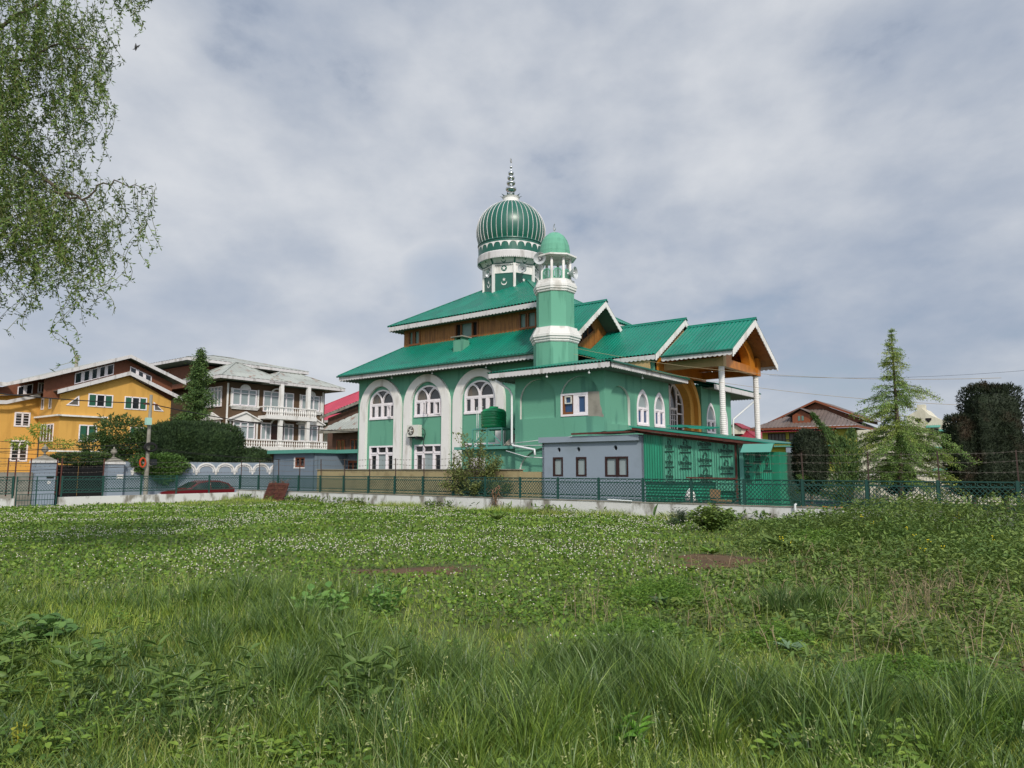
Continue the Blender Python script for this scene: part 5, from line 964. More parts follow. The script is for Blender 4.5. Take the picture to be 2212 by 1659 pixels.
r=MB(); slab(r,(-24.5,90.9,10.0),(-18.6,90.9,7.45),(-18.6,99,7.45),(-24.5,99,10.0),.08); slab(r,(-24.5,90.9,10.0),(-30.2,90.9,7.55),(-30.2,99,7.55),(-24.5,99,10.0),.08); ur=r.build('upper_roof',BRR,t)
f=MB(); f.prism([(-24.5,90.85,10.0),(-18.6,90.85,7.45),(-18.6,90.85,7.2),(-24.5,90.85,9.75)],(0,-.06,0)); f.prism([(-24.5,90.85,10.0),(-30.2,90.85,7.55),(-30.2,90.85,7.3),(-24.5,90.85,9.75)],(0,-.06,0)); f.build('bargeboard',RWD,ur)
b=MB(); b.prism([(-26.4,88.0,7.1),(-24.4,88.0,7.1),(-24.4,88.0,8.05),(-25.4,88.0,8.65),(-26.4,88.0,8.05)],(0,3,0)); do_=b.build('dormer',RWD,t); b=MB(); slab(b,(-25.4,87.6,8.9),(-23.7,87.6,8.0),(-23.7,91.5,8.0),(-25.4,91.5,8.9),.08); slab(b,(-25.4,87.6,8.9),(-27.1,87.6,8.05),(-27.1,91.5,8.05),(-25.4,91.5,8.9),.08); b.build('dormer_roof',BRR,do_)
b=MB()
for x in(-25.75,-25.35): b.box(x,x+.24,87.96,87.99,7.4,7.95)
b.build('dormer_window',GLG,do_)
r=MB(); r.corr([(-30.6,86.9,6.1),(-21.6,86.9,6.1),(-21.6,88.1,6.4),(-30.6,88.1,6.4)],wl=.3,amp=.03); r.build('red_awning',PNK,t)
win(t,m,-29.4,-27.3,4.95,6.0,frame=DKW,pane=GLC,cols=5); win(t,m,-26.9,-24.9,4.95,6.0,frame=DKW,pane=GLC,cols=4); win(t,m,-23.8,-21.8,4.95,6.0,frame=DKW,pane=GLC,cols=4)
b=MB(); b.box(-30.1,-20.4,87.2,88.1,4.35,4.5); bo=b.build('balcony_slab',TEA,t); b=MB(); b.box(-30.0,-20.5,87.5,87.55,4.5,4.95); b.build('balcony_parapet',LIM,bo); b=MB()
for k in range(60): b.bar((-30+k*.16,87.25,4.5),(-30+k*.16,87.25,5.2),.03)
b.bar((-30,87.25,5.2),(-20.5,87.25,5.2),.05); b.build('balcony_railing',FDK,bo)
win(t,m,-29.1,-28.0,2.4,3.6,frame=RWD,pane=GSH,cols=2,fw=.14); win(t,m,-23.0,-22.0,2.4,3.6,frame=RWD,pane=GSH,cols=2,fw=.14); b=MB(); b.box(-29.2,-27.4,87.6,88.09,1.65,2.3); b.build('sill_wall',LIM,t); b=MB(); b.box(-27.1,-26.4,87.3,88.09,ZR,4.34); b.build('pier',GRY,t)
b=MB(); b.box(-33,-22.8,80,80.2,ZR,.5); 
for k in range(6): c=-32+k*1.55; b.poly(arch(c-.74,c+.74,.5,.9,1.45,12),-.2,0,MN(80))
o=b.build('compound_wall',GRY); put(o,'grey compound wall with rounded scallops before the lime house','wall')
b=MB()
for k in range(7): c=-32.78+k*1.55; b.box(c-.04,c+.04,79.93,79.98,ZR,1.2)
b.build('white_pilaster',WH,o)
t=thing('maroon_roofed_house','distant house with maroon sheet roof and small dormer seen behind the mosque wing','house',(-41,110,ZR)); b=MB(); b.box(-46,-38.2,107.5,118,ZR,6.0); b.build('wall',BRK,t); hip(t,'maroon_roof',-47,-37.2,106.5,118,6.3,2.6,MAR); b=MB(); b.prism([(-41.4,106.9,7.0),(-39.6,106.9,7.0),(-39.6,106.9,7.8),(-40.5,106.9,8.4),(-41.4,106.9,7.8)],(0,3,0)); b.build('dormer',CRM,t); b=MB(); slab(b,(-40.5,106.5,8.65),(-39.3,106.5,7.85),(-39.3,110,7.85),(-40.5,110,8.65),.08); slab(b,(-40.5,106.5,8.65),(-41.7,106.5,7.85),(-41.7,110,7.85),(-40.5,110,8.65),.08); b.build('dormer_roof',MAR,t)
t=thing('cream_house','cream boarded house with hooded windows partly hidden by the cedar','house',(-11,72,ZR)); m=MN(69.72); M2=lambda a,d,b:m(a,b,d)
b=MB(); b.box(-11.4,-7.0,69.72,78,ZR,5.5); b.prism([(-11.4,69.72,5.5),(-8.2,69.72,5.5),(-9.7,69.72,6.3),(-10.2,69.72,6.9),(-11.4,69.72,6.2)],(0,5,0)); b.box(-15.5,-11.4,70.2,77,ZR,5.2); b.box(-10.6,-10.0,70,70.8,6.3,7.2)
for k in range(28): b.box(-11.4+k*.16,-11.38+k*.16,69.7,69.72,ZR,5.5)
b.build('wall',CRM,t)
for a0,a1,z0,z1 in((-9.8,-9.05,4.5,5.1),(-9.75,-7.6,2.5,3.3),(-9.5,-7.6,.8,1.5),(-8.9,-8.2,4.2,4.75)):
    win(t,m,a0,a1,z0,z1,frame=DKW,pane=GL,cols=3 if a1-a0>1 else 1); b=MB(); b.prism([m(a0-.15,z1+.25,0),m(a1+.15,z1+.25,0),m(a1+.15,z1+.08,.3),m(a0-.15,z1+.08,.3)],(0,0,.04)); b.build('window_hood',TEA,t)
b=MB(); 
for c in(-10.5,-9.75): b.poly([(c-.22,6.0),(c+.22,6.0),(c+.22,5.85),(c,5.6),(c-.22,5.85)],0,.03,m)
b.build('attic_opening',DRK,t)
t=thing('far_maroon_house','tall house edge with maroon roof at the far right of the photo','house',(3,60,ZR)); b=MB(); b.box(1.5,12,62,74,ZR,8.2); b.build('wall',CRM,t); hip(t,'maroon_roof',-.3,13,61,75,8.5,2.2,MAR); hip(t,'lower_roof',-1.6,2.5,60.5,66,5.6,1.2,MAR)
t=thing('small_white_house','small far white house with dark window at the right edge','house',(-2.5,95,ZR)); b=MB(); b.box(-5,6,95,102,ZR,3.6); b.build('wall',CRM,t); hip(t,'roof',-6,7,94,103,3.7,2.0,BRR); win(t,MN(95),-3.5,-2,1.6,3.2,frame=DKW,pane=GL,cols=3)
# background filler town roofs far away
# white ribbed street fence on the right, parapet with bars
b=MB(); b.box(-14,12,43.5,43.62,-.3,1.38)
for k in range(170): b.box(-14+k*.153,-13.96+k*.153,43.48,43.5,-.3,1.36)
o=b.build('boarded_fence',CRM); put(o,'long off white vertical boarded fence across the road on the right','fence'); b=MB(); b.box(-14,12,43.44,43.66,1.381,1.48); b.build('fence_cap',WH,o)
t=thing('barred_parapet','low slate blue parapet topped by thin dark iron bars behind the clipped trees','fence',(-2,30.5,0)); b=MB(); b.box(-9.2,9,30.4,30.6,-.1,.48); b.build('parapet',BLG,t); b=MB()
for z_ in(.56,1.12,1.2): b.bar((-9.2,30.5,z_),(9,30.5,z_),.03)
for k in range(152): b.bar((-9.15+k*.12,30.5,.56),(-9.15+k*.12,30.5,1.25),.016)
for k in range(10): b.box(-9.2+k*2-.03,-9.2+k*2+.03,30.47,30.53,.48,1.3)
b.build('iron_bars',FDK,t)
# ================================================================ GROUND
EARTH=mat('grassy_earth','#4E5A28',.95,.35,1.2,'#5A4E30',.35,.5,.6,bump=.3,bscale=14)
SOIL=mat('bare_soil','#5C462C',.95,.3,6,'#3C2E1E',3,.6,.5,bump=.5,bscale=25)
def grid(x0,x1,y0,y1,st,fz):
    xs=np.arange(x0,x1+st*.5,st); ys=np.arange(y0,y1+st*.5,st); X,Y=np.meshgrid(xs,ys); Z=fz(X,Y); V=np.stack([X,Y,Z],-1).reshape(-1,3); nx=len(xs); ny=len(ys)
    i=np.arange((nx-1)*(ny-1)); a=(i//(nx-1))*nx+i%(nx-1); return V,np.stack([a,a+1,a+nx+1,a+nx],-1)
b=MB(); b.lathe((0,0,-.46),[(1600,0),(.0,0)],64) if 0 else b.face([(1800*math.cos(a),1800*math.sin(a),-.46) for a in np.linspace(0,2*math.pi,49)[:-1]]); o=b.build('ground',EARTH,grid=False); put(o,kind='structure')
RD=mat('dusty_road','#7F7B72',.95,.12,1.5,'#5F5A50',.6,.5,.5,bump=.2)
b=MB(); b.face([(-44.5,-40,-.43),(-38.3,-40,-.43),(-38.3,90,-.43),(-44.5,90,-.43)]); o=b.build('road',RD); put(o,kind='structure')
b=MB(); b.face([(-8.4,30.7,-.25),(30,30.7,-.25),(30,43.4,-.25),(-8.4,43.4,-.25)]); b.face([(-37.3,50.5,-.42),(60,50.5,-.42),(60,56,-.42),(-37.3,56,-.42)]); o=b.build('road',RD); put(o,kind='structure')
YD=mat('yard_ground','#6E6A5E',.95,.2,2,'#4B5230',.8,.7,.5,bump=.3)
b=MB(); b.box(-38.0,-8.2,NF+.13,50.4,-.45,.34); o=b.build('courtyard',YD); put(o,kind='structure')
b=MB(); b.box(-8.19,14,NF+.13,30.39,-.45,.30); o=b.build('garden_ground',EARTH); put(o,kind='structure')
def undul(X,Y): return .035*np.sin(X*.9+1.3)*np.sin(Y*.7)+.02*np.sin(X*2.3+Y*1.7)-.02
FV,FF=grid(-38.05,16,-14,NF-.1,.27,lambda S_,N_:undul(*W(S_,N_)[:2]))
Wx=FV[:,0]*CA+FV[:,1]*SA; Wy=-FV[:,0]*SA+FV[:,1]*CA; FV=np.stack([Wx,Wy,FV[:,2]],-1)
o=fast('field',FV,FF,EARTH,True); put(o,kind='structure')
b=MB(); b.box(-38.05,16,-14.02,NF-.13,-.45,-.12); o=b.build('field_base',EARTH); put(o,kind='structure')

# ================================================================ VEGETATION helpers
def vnoise(x,y,s,seed=0):
    r_=np.random.default_rng(seed); T=r_.random((64,64)); x=x/s; y=y/s; xi=np.floor(x).astype(int); yi=np.floor(y).astype(int); fx=x-xi; fy=y-yi; fx=fx*fx*(3-2*fx); fy=fy*fy*(3-2*fy)
    g=lambda a,b:T[a%64,b%64]; return (g(xi,yi)*(1-fx)+g(xi+1,yi)*fx)*(1-fy)+(g(xi,yi+1)*(1-fx)+g(xi+1,yi+1)*fx)*fy
def gz(x,y): return undul(x,y)
def inside(x,y):
    s,n=x*CA-y*SA,x*SA+y*CA; return (n<NF-.2)&(s>-38.0)
def field_pts(N,y0,y1,mix=.6,xr=.80,xm=1.5):
    y=np.where(rng.random(N)<mix,1/(1/y1+rng.random(N)*(1/y0-1/y1)),np.sqrt(y0**2+rng.random(N)*(y1**2-y0**2))); x=-(xr*y+xm)+rng.random(N)*(2*(xr*y+xm)+1.8); k=inside(x,y); return x[k],y[k]
def blades(x,y,h,w,seg=3,lean=.5,z=None,droop=1.0,az=None):
    N=len(x); az=rng.random(N)*2*np.pi if az is None else az; ln=lean*(.3+rng.random(N))*h; z=gz(x,y) if z is None else z
    dx,dy=np.cos(az),np.sin(az); wa=rng.random(N)*np.pi; wx,wy=np.cos(wa)*w/2,np.sin(wa)*w/2; V=np.zeros((N,2*(seg+1),3),dtype=np.float32)
    for j in range(seg+1):
        t=j/seg; c=ln*t**2; hz=h*(t-.25*droop*lean*t**3); k=(1-t)**.7 if t<1 else .06
        for q,sg in((0,-1),(1,1)): V[:,2*j+q,0]=x+dx*c+sg*wx*k; V[:,2*j+q,1]=y+dy*c+sg*wy*k; V[:,2*j+q,2]=z-.01+hz
    b=(np.arange(N)*2*(seg+1))[:,None]; F=np.concatenate([b+np.array([2*j,2*j+1,2*j+3,2*j+2]) for j in range(seg)],0); return V.reshape(-1,3),F
def leafq(P,D,L,Wd,fold=.0):
    P=np.asarray(P); N=len(P); D=D/np.linalg.norm(D,axis=1,keepdims=True); R=rng.normal(size=(N,3)); S=np.cross(D,R); S/=np.linalg.norm(S,axis=1,keepdims=True)+1e-9
    L=np.broadcast_to(L,(N,))[:,None]; Wd=np.broadcast_to(Wd,(N,))[:,None]; V=np.stack([P,P+D*L*.42+S*Wd/2,P+D*L,P+D*L*.42-S*Wd/2],1); return V.reshape(-1,3),np.arange(N*4).reshape(N,4)
def flatleaf(P,D,L,Wd):     # leaf whose blade faces roughly upward
    P=np.asarray(P); N=len(P); D=D/np.linalg.norm(D,axis=1,keepdims=True); S=np.cross(D,np.array([0,0,1.])+rng.normal(size=(N,3))*.25); S/=np.linalg.norm(S,axis=1,keepdims=True)+1e-9
    L=np.broadcast_to(L,(N,))[:,None]; Wd=np.broadcast_to(Wd,(N,))[:,None]; U=np.cross(S,D); V=np.stack([P,P+D*L*.3+S*Wd*.42+U*Wd*.1,P+D*L*.62+S*Wd*.4-U*L*.04+U*Wd*.1,P+D*L-U*L*.18,P+D*L*.62-S*Wd*.4-U*L*.04+U*Wd*.1,P+D*L*.3-S*Wd*.42+U*Wd*.1],1)
    b=(np.arange(N)*6)[:,None]; return V.reshape(-1,3),np.concatenate([b+np.array([0,1,2,3]),b+np.array([0,3,4,5])],0)
def merge(parts):
    Vs,Fs,o=[],[],0
    for V,F in parts: Vs.append(V); Fs.append(F+o); o+=len(V)
    return np.concatenate(Vs),np.concatenate(Fs)
def subs(part,c): return part[0]-np.array(c),part[1]
GR1=mat('lawn_grass','#869C3E',.6,.25,1.0,'#9C9C5C',.5,.5,.5,island=.5,trans=.25)
GR2=mat('tall_grass','#657F33',.42,.3,.7,'#3F5C28',.45,.6,.5,island=.5,trans=.2)
GRB=mat('bluish_grass','#577139',.4,.25,1.5,island=.5,trans=.2)
CLV=mat('clover_leaf','#607F2B',.7,.3,1.0,'#6E8834',.6,.5,.5,island=.4,trans=.2)
CFL=mat('clover_flower','#CFCBBB',.8,.1,3,island=.15)
WDL=mat('weed_leaf','#667C38',.65,.25,1.5,'#5E7F3C',.8,.5,.5,island=.35,trans=.25)
FEA=mat('feathery_leaf','#5F822C',.7,.2,2,island=.35,trans=.25)
DRY=mat('dry_stalk','#83785A',.9,.3,4,island=.5)
YFL=mat('yellow_flower','#D8C81E',.7,.1,3)
NTL=mat('nettle_leaf','#5F7A38',.6,.25,3,'#7A8442',2,.5,.5,island=.25,trans=.2)
MAL=mat('mallow_leaf','#5C7E3E',.65,.2,3,island=.3,trans=.2)
BARK=mat('bark','#4E4438',.9,.3,6)
# --- field cover density maps (world metres)
def blob(x,y,c,rx,ry,p=2): return np.exp(-(((x-c[0])/rx)**2+((y-c[1])/ry)**2)**(p/2))
SOILP=[((-1.6,12.6),1.45,.55),((4.0,14.1),1.0,.75),((3.3,13.3),.8,.35),((5.9,14.0),.75,.5),((5.4,6.3),1.5,.45)]
def soilm(x,y): 
    r_=np.zeros_like(x)
    for c,rx,ry in SOILP: r_=np.maximum(r_,blob(x,y,c,rx,ry,4))
    return r_+ (vnoise(x,y,.35,5)-.5)*.5
def cloverm(x,y):
    e=vnoise(x,y,2.2,1)*.5+vnoise(x,y,.8,2)*.3
    a=1/(1+np.exp(-(y-10.6-.12*np.abs(x)+ (x>2)*(x-2)*2.0)*1.4))*(1/(1+np.exp(-(33.8-.0*x-y-(x+2)*.80*(x>-12)+ (vnoise(x,y,1.5,9)-.5)*3)*1.2)))
    a=a*(1/(1+np.exp((x-.28*y+1.0)*1.5))); b_=blob(x,y,(2.1,11.5),1.5,1.6)+blob(x,y,(.3,8.9),.8,.7)+blob(x,y,(1.0,7.3),.6,.5)+blob(x,y,(-.3,9.6),.9,.5)
    return np.clip(a*(.55+e)+b_*.8,0,1)
def tallm(x,y):
    a=np.maximum(.9/(1+np.exp(-(-x-1.25-.12*(y-6))*2.2))*(1/(1+np.exp((y-11.2)*2))),.8/(1+np.exp((y-5.1)*2.5)))
    T=[((.9,6.3),.6,.55,1),((-1.0,6.1),.75,.6,1),((1.35,5.3),.7,.5,1),((2.0,7.4),.5,.4,.7),((3.4,9.0),.45,.4,1.0),((0.1,4.9),1.4,.8,.8),((-.1,5.9),.6,.6,.8),((3.0,5.3),1.0,.6,.6),((2.2,10.3),.6,.6,.7),((-3.2,10.0),1.0,.5,1),((4.7,22.2),.8,.35,.6),((2.4,24.6),.7,.4,.7),((5.1,14.2),.5,.6,.7),((1.9,4.6),1.2,.5,.7)]
    r_=a*.9
    for c,rx,ry,k in T: r_=np.maximum(r_,k*blob(x,y,c,rx,ry,3))
    return np.clip(r_,0,1)
def weedm(x,y):
    s,n=x*CA-y*SA,x*SA+y*CA
    a=1/(1+np.exp(-((x-.335*y)*1.6)))/(1+np.exp(-(y-9.3+(vnoise(x,y,1.1,99)-.5)*6)*1.3)); return np.clip(a,0,1)
# short lawn
x,y=field_pts(210000,3.0,40,.72); so=soilm(x,y); k=(rng.random(len(x))>np.clip(so*1.6-.1,0,.96)); x,y=x[k],y[k]
cv=cloverm(x,y); k=rng.random(len(x))>cv*.55; x,y=x[k],y[k]; h=(.045+.07*rng.random(len(x))+.0018*y)*(1+.8*tallm(x,y)); w_=.004+.00062*y
o=fast('grass',*blades(x,y,h,w_,2,.6),GR1); put(o,'short bright green lawn grass of the field','grass',kind='stuff')
# tall grass
x,y=field_pts(230000,2.6,26,.85,.80,1.2); tm=tallm(x,y); nz=vnoise(x,y,.45,21)*.8+vnoise(x,y,1.4,22)*.5; k=(rng.random(len(x))<tm**1.5*np.clip(nz*1.4,.12,1))&(soilm(x,y)<.45); x,y,tm,nz=x[k],y[k],tm[k],nz[k]
h=(.06+.20*rng.random(len(x)))*(.3+.7*tm)*(.35+.95*nz); w_=.0075+.006*rng.random(len(x))+.0004*y; bl=vnoise(x,y,.9,33)>.62
o=fast('grass',*blades(x[~bl],y[~bl],h[~bl],w_[~bl],4,.5),GR2); put(o,'long green meadow grass in the foreground','grass',kind='stuff')
o=fast('grass',*blades(x[bl],y[bl],h[bl]*1.25,w_[bl]*1.2,4,.6),GRB); put(o,'long bluish green grass clumps in the foreground','grass',kind='stuff')
TF=[]; TB=[]
tx,ty=field_pts(5200,2.7,24,.72,.80,1.2); tm=tallm(tx,ty); tn=vnoise(tx,ty,1.0,24); k=(rng.random(len(tx))<(tm**1.3*.85+.05)*np.clip(tn*1.9-.25,.04,1))&(soilm(tx,ty)<.4); tx,ty,tm,tn=tx[k],ty[k],tm[k],tn[k]
for (bx_,by_),rr_,nn_ in(((-1.05,6.1),.5,60),((.85,6.3),.42,48),((1.35,5.35),.5,55),((3.4,9.0),.35,30),((-.2,5.0),.55,45),((-3.1,9.6),.7,50),((2.6,4.9),.5,40),((-2.3,7.6),.5,30)):
    tx=np.append(tx,bx_+rng.normal(size=nn_)*rr_); ty=np.append(ty,by_+rng.normal(size=nn_)*rr_*.6); tm=np.append(tm,np.full(nn_,1.15)); tn=np.append(tn,.55+.3*rng.random(nn_))
for cx0,cy0,m0,n0 in zip(tx,ty,tm,tn):
    nb=int((28+90*rng.random())*(.6 if cy0>11 else 1)); r0=(.05+.13*rng.random())*(.7+.5*m0); a=rng.random(nb)*6.283; rr=r0*np.sqrt(rng.random(nb)); H0=(.20+.30*rng.random())*(.35+.75*m0)*(.7+.6*n0)
    TF_=(cx0+rr*np.cos(a),cy0+rr*np.sin(a),H0*(.45+.6*rng.random(nb))*(1-.35*(rr/r0)**2),(.005+.005*rng.random(nb)+.0004*cy0),a+rng.normal(size=nb)*.6); (TB if n0>.62 and rng.random()<.7 else TF).append(TF_)
for T_,M_,lb in((TF,GR2,'upright tufts of long green grass in the foreground'),(TB,GRB,'darker upright tufts of long grass in the foreground')):
    c_=[np.concatenate([q[i] for q in T_]) for i in range(5)]; o=fast('grass_tufts',*blades(c_[0],c_[1],c_[2],c_[3],5,.55,az=c_[4]),M_); put(o,lb,'grass',kind='stuff')
# low broad-leaved herbs mixed through the foreground turf
x,y=field_pts(7000,2.8,13,.8,.80,1.0); k=(vnoise(x,y,.55,55)>.60)&(soilm(x,y)<.4); x,y=x[k],y[k]; Pq=[];Dq=[];Lq=[]
for q in range(7): a=rng.random(len(x))*6.28; hh=rng.random(len(x)); Pq.append(np.stack([x+.02*np.cos(a),y+.02*np.sin(a),gz(x,y)+.02+.15*hh],-1)); Dq.append(np.stack([np.cos(a),np.sin(a),.35*np.ones(len(x))],-1)); Lq.append(.035+.045*rng.random(len(x)))
o=fast('herbs',*flatleaf(np.concatenate(Pq),np.concatenate(Dq),np.concatenate(Lq),np.concatenate(Lq)*.55),CLV); put(o,'small broad leaved herbs mixed through the foreground turf','herbs',kind='stuff')
# pale seed heads standing over the turf
x,y=field_pts(1500,3.0,12,.7,.80,1.0); k=(vnoise(x,y,.8,56)>.55); x,y=x[k],y[k]; hh=.28+.22*rng.random(len(x)); b1=blades(x,y,hh,.004+.0003*y,4,.3); az_=rng.random(len(x)*10)*6.28; P=np.repeat(np.stack([x,y,gz(x,y)+hh*.9],-1),10,0)+rng.normal(size=(len(x)*10,3))*[.012,.012,.035]; b2=leafq(P,rng.normal(size=P.shape)+[0,0,.6],.022,.006); o=fast('seed_heads',*merge([b1,b2]),mat('pale_seed_grass','#9AA06A',.8,.2,2,island=.3,trans=.2)); put(o,'thin pale grass seed heads standing over the turf','grass',kind='stuff')
# ragged edge along the low wall
N_=16000; s_=-38+rng.random(N_)*44; n_=NF-.18-np.abs(rng.normal(size=N_))*.55; x=s_*CA+n_*SA; y=-s_*SA+n_*CA; nz=vnoise(s_,n_,1.1,40); k=rng.random(N_)<nz*1.5-.25; x,y,nz=x[k],y[k],nz[k]
o=fast('grass',*blades(x,y,(.12+.22*nz*rng.random(len(x))*1.6),.016+.008*rng.random(len(x)),3,.5),GR1); put(o,'ragged grass growing along the foot of the low wall','grass',kind='stuff')
N_=2600; s_=-38+rng.random(N_)*44; n_=NF-.2-np.abs(rng.normal(size=N_))*.35; nz=vnoise(s_,n_,.9,44); k=nz>.6; s_,n_=s_[k],n_[k]; x=s_*CA+n_*SA; y=-s_*SA+n_*CA; P=np.stack([x,y,.04+.25*rng.random(len(x))],-1); D=rng.normal(size=(len(x),3)); D[:,2]=np.abs(D[:,2])*.6+.2
o=fast('weeds',*flatleaf(P,D,.16+.1*rng.random(len(x)),.07),WDL); put(o,'low broad leaved weeds along the foot of the low wall','weeds',kind='stuff')
# clover
x,y=field_pts(230000,4.5,38,.55); k=(rng.random(len(x))<cloverm(x,y)*1.15)&(soilm(x,y)<.5); x,y=x[k],y[k]; N_=len(x); sz=(.022+.0016*y)*(.7+.6*rng.random(N_))
P=np.stack([x,y,gz(x,y)+.03+.06*rng.random(N_)*(.6+vnoise(x,y,.5,8))],-1); D=rng.normal(size=(N_,3)); D[:,2]*=.35
o=fast('clover',*leafq(P,D,sz*1.3,sz*1.25),CLV); put(o,'dense clover leaves covering the middle of the field','clover',kind='stuff')
def octs(P,r):
    N=len(P); r=np.broadcast_to(r,(N,))[:,None]; A_=np.array([[1,0,0],[0,1,0],[-1,0,0],[0,-1,0],[0,0,.8],[0,0,-.8]]); V=(P[:,None,:]+A_[None]*r[:,:,None]).reshape(-1,3); b=(np.arange(N)*6)[:,None]
    T=[(0,1,4,4),(1,2,4,4),(2,3,4,4),(3,0,4,4),(1,0,5,5),(2,1,5,5),(3,2,5,5),(0,3,5,5)]; return V,np.concatenate([b+np.array(t[:3]) for t in T],0)
x,y=field_pts(60000,5.5,37,.35); cv=cloverm(x,y); fd=np.clip((vnoise(x*.55,y,1.5,61)*.75+vnoise(x*.6,y,.55,62)*.5-.565)*3.6,0,1)*np.clip((y-8.5)/9,.05,1)+.03; k=(rng.random(len(x))<cv*fd)&(soilm(x,y)<.4); x,y=x[k],y[k]; P=np.stack([x,y,gz(x,y)+.09+.05*rng.random(len(x))],-1)
o=fast('clover_flowers',*octs(P,.0092+.00038*y),CFL); put(o,'scattered white clover blossoms over the field','flowers',kind='stuff')
# soil sheets and crumbs
for k_,(c,rx,ry) in enumerate(SOILP):
    b=MB(); n_=26; b.face([(c[0]+rx*math.cos(a)*(1+.12*math.sin(3*a+k_)),c[1]+ry*math.sin(a)*(1+.12*math.cos(4*a)),.0) for a in np.linspace(0,2*math.pi,n_)[:-1]][:]); V=b.v; V=[(a,b_,float(gz(np.array(a),np.array(b_)))-.004) for a,b_,_ in V]; b.v=V
    cz=float(gz(np.array(c[0]),np.array(c[1])))+.045; i=b.vs([(c[0],c[1],cz)]); b.f=[(j,(j+1)%(n_-1),i) for j in range(n_-1)]; o=b.build('soil_patch',SOIL,smooth=True,grid=False); put(o,kind='structure')
x,y=field_pts(30000,5,16,.5); k=soilm(x,y)>.5; x,y=x[k],y[k]; P=np.stack([x,y,gz(x,y)+.045],-1); D=rng.normal(size=(len(x),3)); D[:,2]*=.3; P[:,2]-=.02; o=fast('soil_crumbs',*leafq(P,D,.035,.025),SOIL); put(o,'loose crumbs of brown soil on the bare patches','soil',kind='stuff')
# weedy slope on the right
x,y=field_pts(46000,6,24,.45,.80,1.0); wm=weedm(x,y); nz=vnoise(x,y,.9,71)*.7+vnoise(x,y,.4,72)*.4; k=(rng.random(len(x))<wm*np.clip(nz*1.5-.1+1.2*blob(x,y,(11.4,19),5,2.6,3),0,1))&(soilm(x,y)<.4); x,y,nz,wm=x[k],y[k],nz[k],wm[k]
prof_=np.clip((x-.42*y)*.5,0,1); H_=(.10+.22*nz*wm)*(1+.9*prof_)+.50*blob(x,y,(11.4,18.8),5.2,2.6,3)*np.clip(.55+nz,0,1.2); parts=[]; parts2=[]
for q in range(6):
    t=rng.random(len(x))**.7; P=np.stack([x+rng.normal(size=len(x))*.05,y+rng.normal(size=len(x))*.05,gz(x,y)+H_*t],-1); D=rng.normal(size=(len(x),3)); D[:,2]=D[:,2]*.4+.25; L_=(.055+.05*rng.random(len(x))+.002*y)
    parts.append(flatleaf(P,D,L_,L_*.38))
parts.append(blades(x,y,H_,.006+.0003*y,2,.25)); o=fast('weeds',*merge(parts),WDL); put(o,'dense leafy weeds on the right side of the field','weeds',kind='stuff')
# feathery clumps
def feather(c,rx,ry,N,h0,seed):
    x=c[0]+rng.normal(size=N)*rx*.5; y=c[1]+rng.normal(size=N)*ry*.5; k=inside(x,y); x,y=x[k],y[k]; hh=h0*np.clip(1-((x-c[0])/rx)**2-((y-c[1])/ry)**2,.1,1)*(.5+vnoise(x,y,.15,seed)); P=np.stack([x,y,gz(x,y)+hh*rng.random(len(x))**.5],-1); D=rng.normal(size=(len(x),3)); D[:,2]=np.abs(D[:,2])*.5; return leafq(P,D,.032+.0015*y,.006+.0006*y)
fe=merge([feather(c,rx,ry,n,h,80+i) for i,(c,rx,ry,n,h) in enumerate([((1.95,9.6),.75,.7,9000,.26),((1.35,7.9),.6,.45,6000,.16),((3.2,6.1),.8,.45,7000,.16),((3.3,4.9),1.0,.5,9000,.2),((2.6,7.4),.5,.4,4000,.16),((7.4,17.2),1.5,.9,5000,.3),((6.5,16.0),.9,.6,3500,.25),((4.3,11.3),.7,.5,3000,.15)])]); o=fast('feathery_herbs',*fe,FEA); put(o,'fine feathery bright green herb patches','herbs',kind='stuff')
# dry stalks
def stalks(cs,N,h0):
    V=[];F=[]
    b=MB()
    for c,rx,ry,n in cs:
        for _ in range(n):
            x=c[0]+rng.normal()*rx*.5; y=c[1]+rng.normal()*ry*.5
            if not inside(np.array(x),np.array(y)): continue
            h=h0*(.4+.8*rng.random()); z=float(gz(np.array(x),np.array(y))); ax,ay=rng.normal()*.25*h,rng.normal()*.25*h; p=[(x,y,z),(x+ax*.4,y+ay*.4,z+h*.55),(x+ax,y+ay,z+h)]; b.tube(p,[.0032+.0001*y,.0024+.0001*y,.0010+.0001*y],4,cap=False)
            for q in range(5): t=.5+.5*rng.random(); px,py,pz=x+ax*t,y+ay*t,z+h*t; b.bar((px,py,pz),(px+rng.normal()*.04,py+rng.normal()*.04,pz+.03+.02*rng.normal()),.005+.0002*y,.002)
    return b
b=stalks([((4.9,8.8),1.6,1.8,75),((3.0,13.0),1.6,1.2,22),((3.6,9.8),2.4,1.2,30),((5.6,9.8),1.0,1.0,60),((2.2,8.3),1.0,.8,18),((.6,8.6),.7,.5,10),((3.6,6.6),1.5,.8,40),((6.1,12.5),1.2,2,30)],0,.42); o=b.build('dry_stalks',DRY,grid=False); put(o,'dry brown dead stalks standing among the right hand weeds','dead stalks',kind='stuff')
x,y=field_pts(9000,5,14,.4); k=(weedm(x,y)+blob(x,y,(4.2,8.0),2,1.6)>.5)&(vnoise(x,y,.7,88)>.45); x,y=x[k],y[k]; o=fast('dry_grass',*blades(x,y,.08+.2*rng.random(len(x)),.004+.0004*y,2,1.4),DRY); put(o,'thin dry straw coloured grass among the weeds','dry grass',kind='stuff')

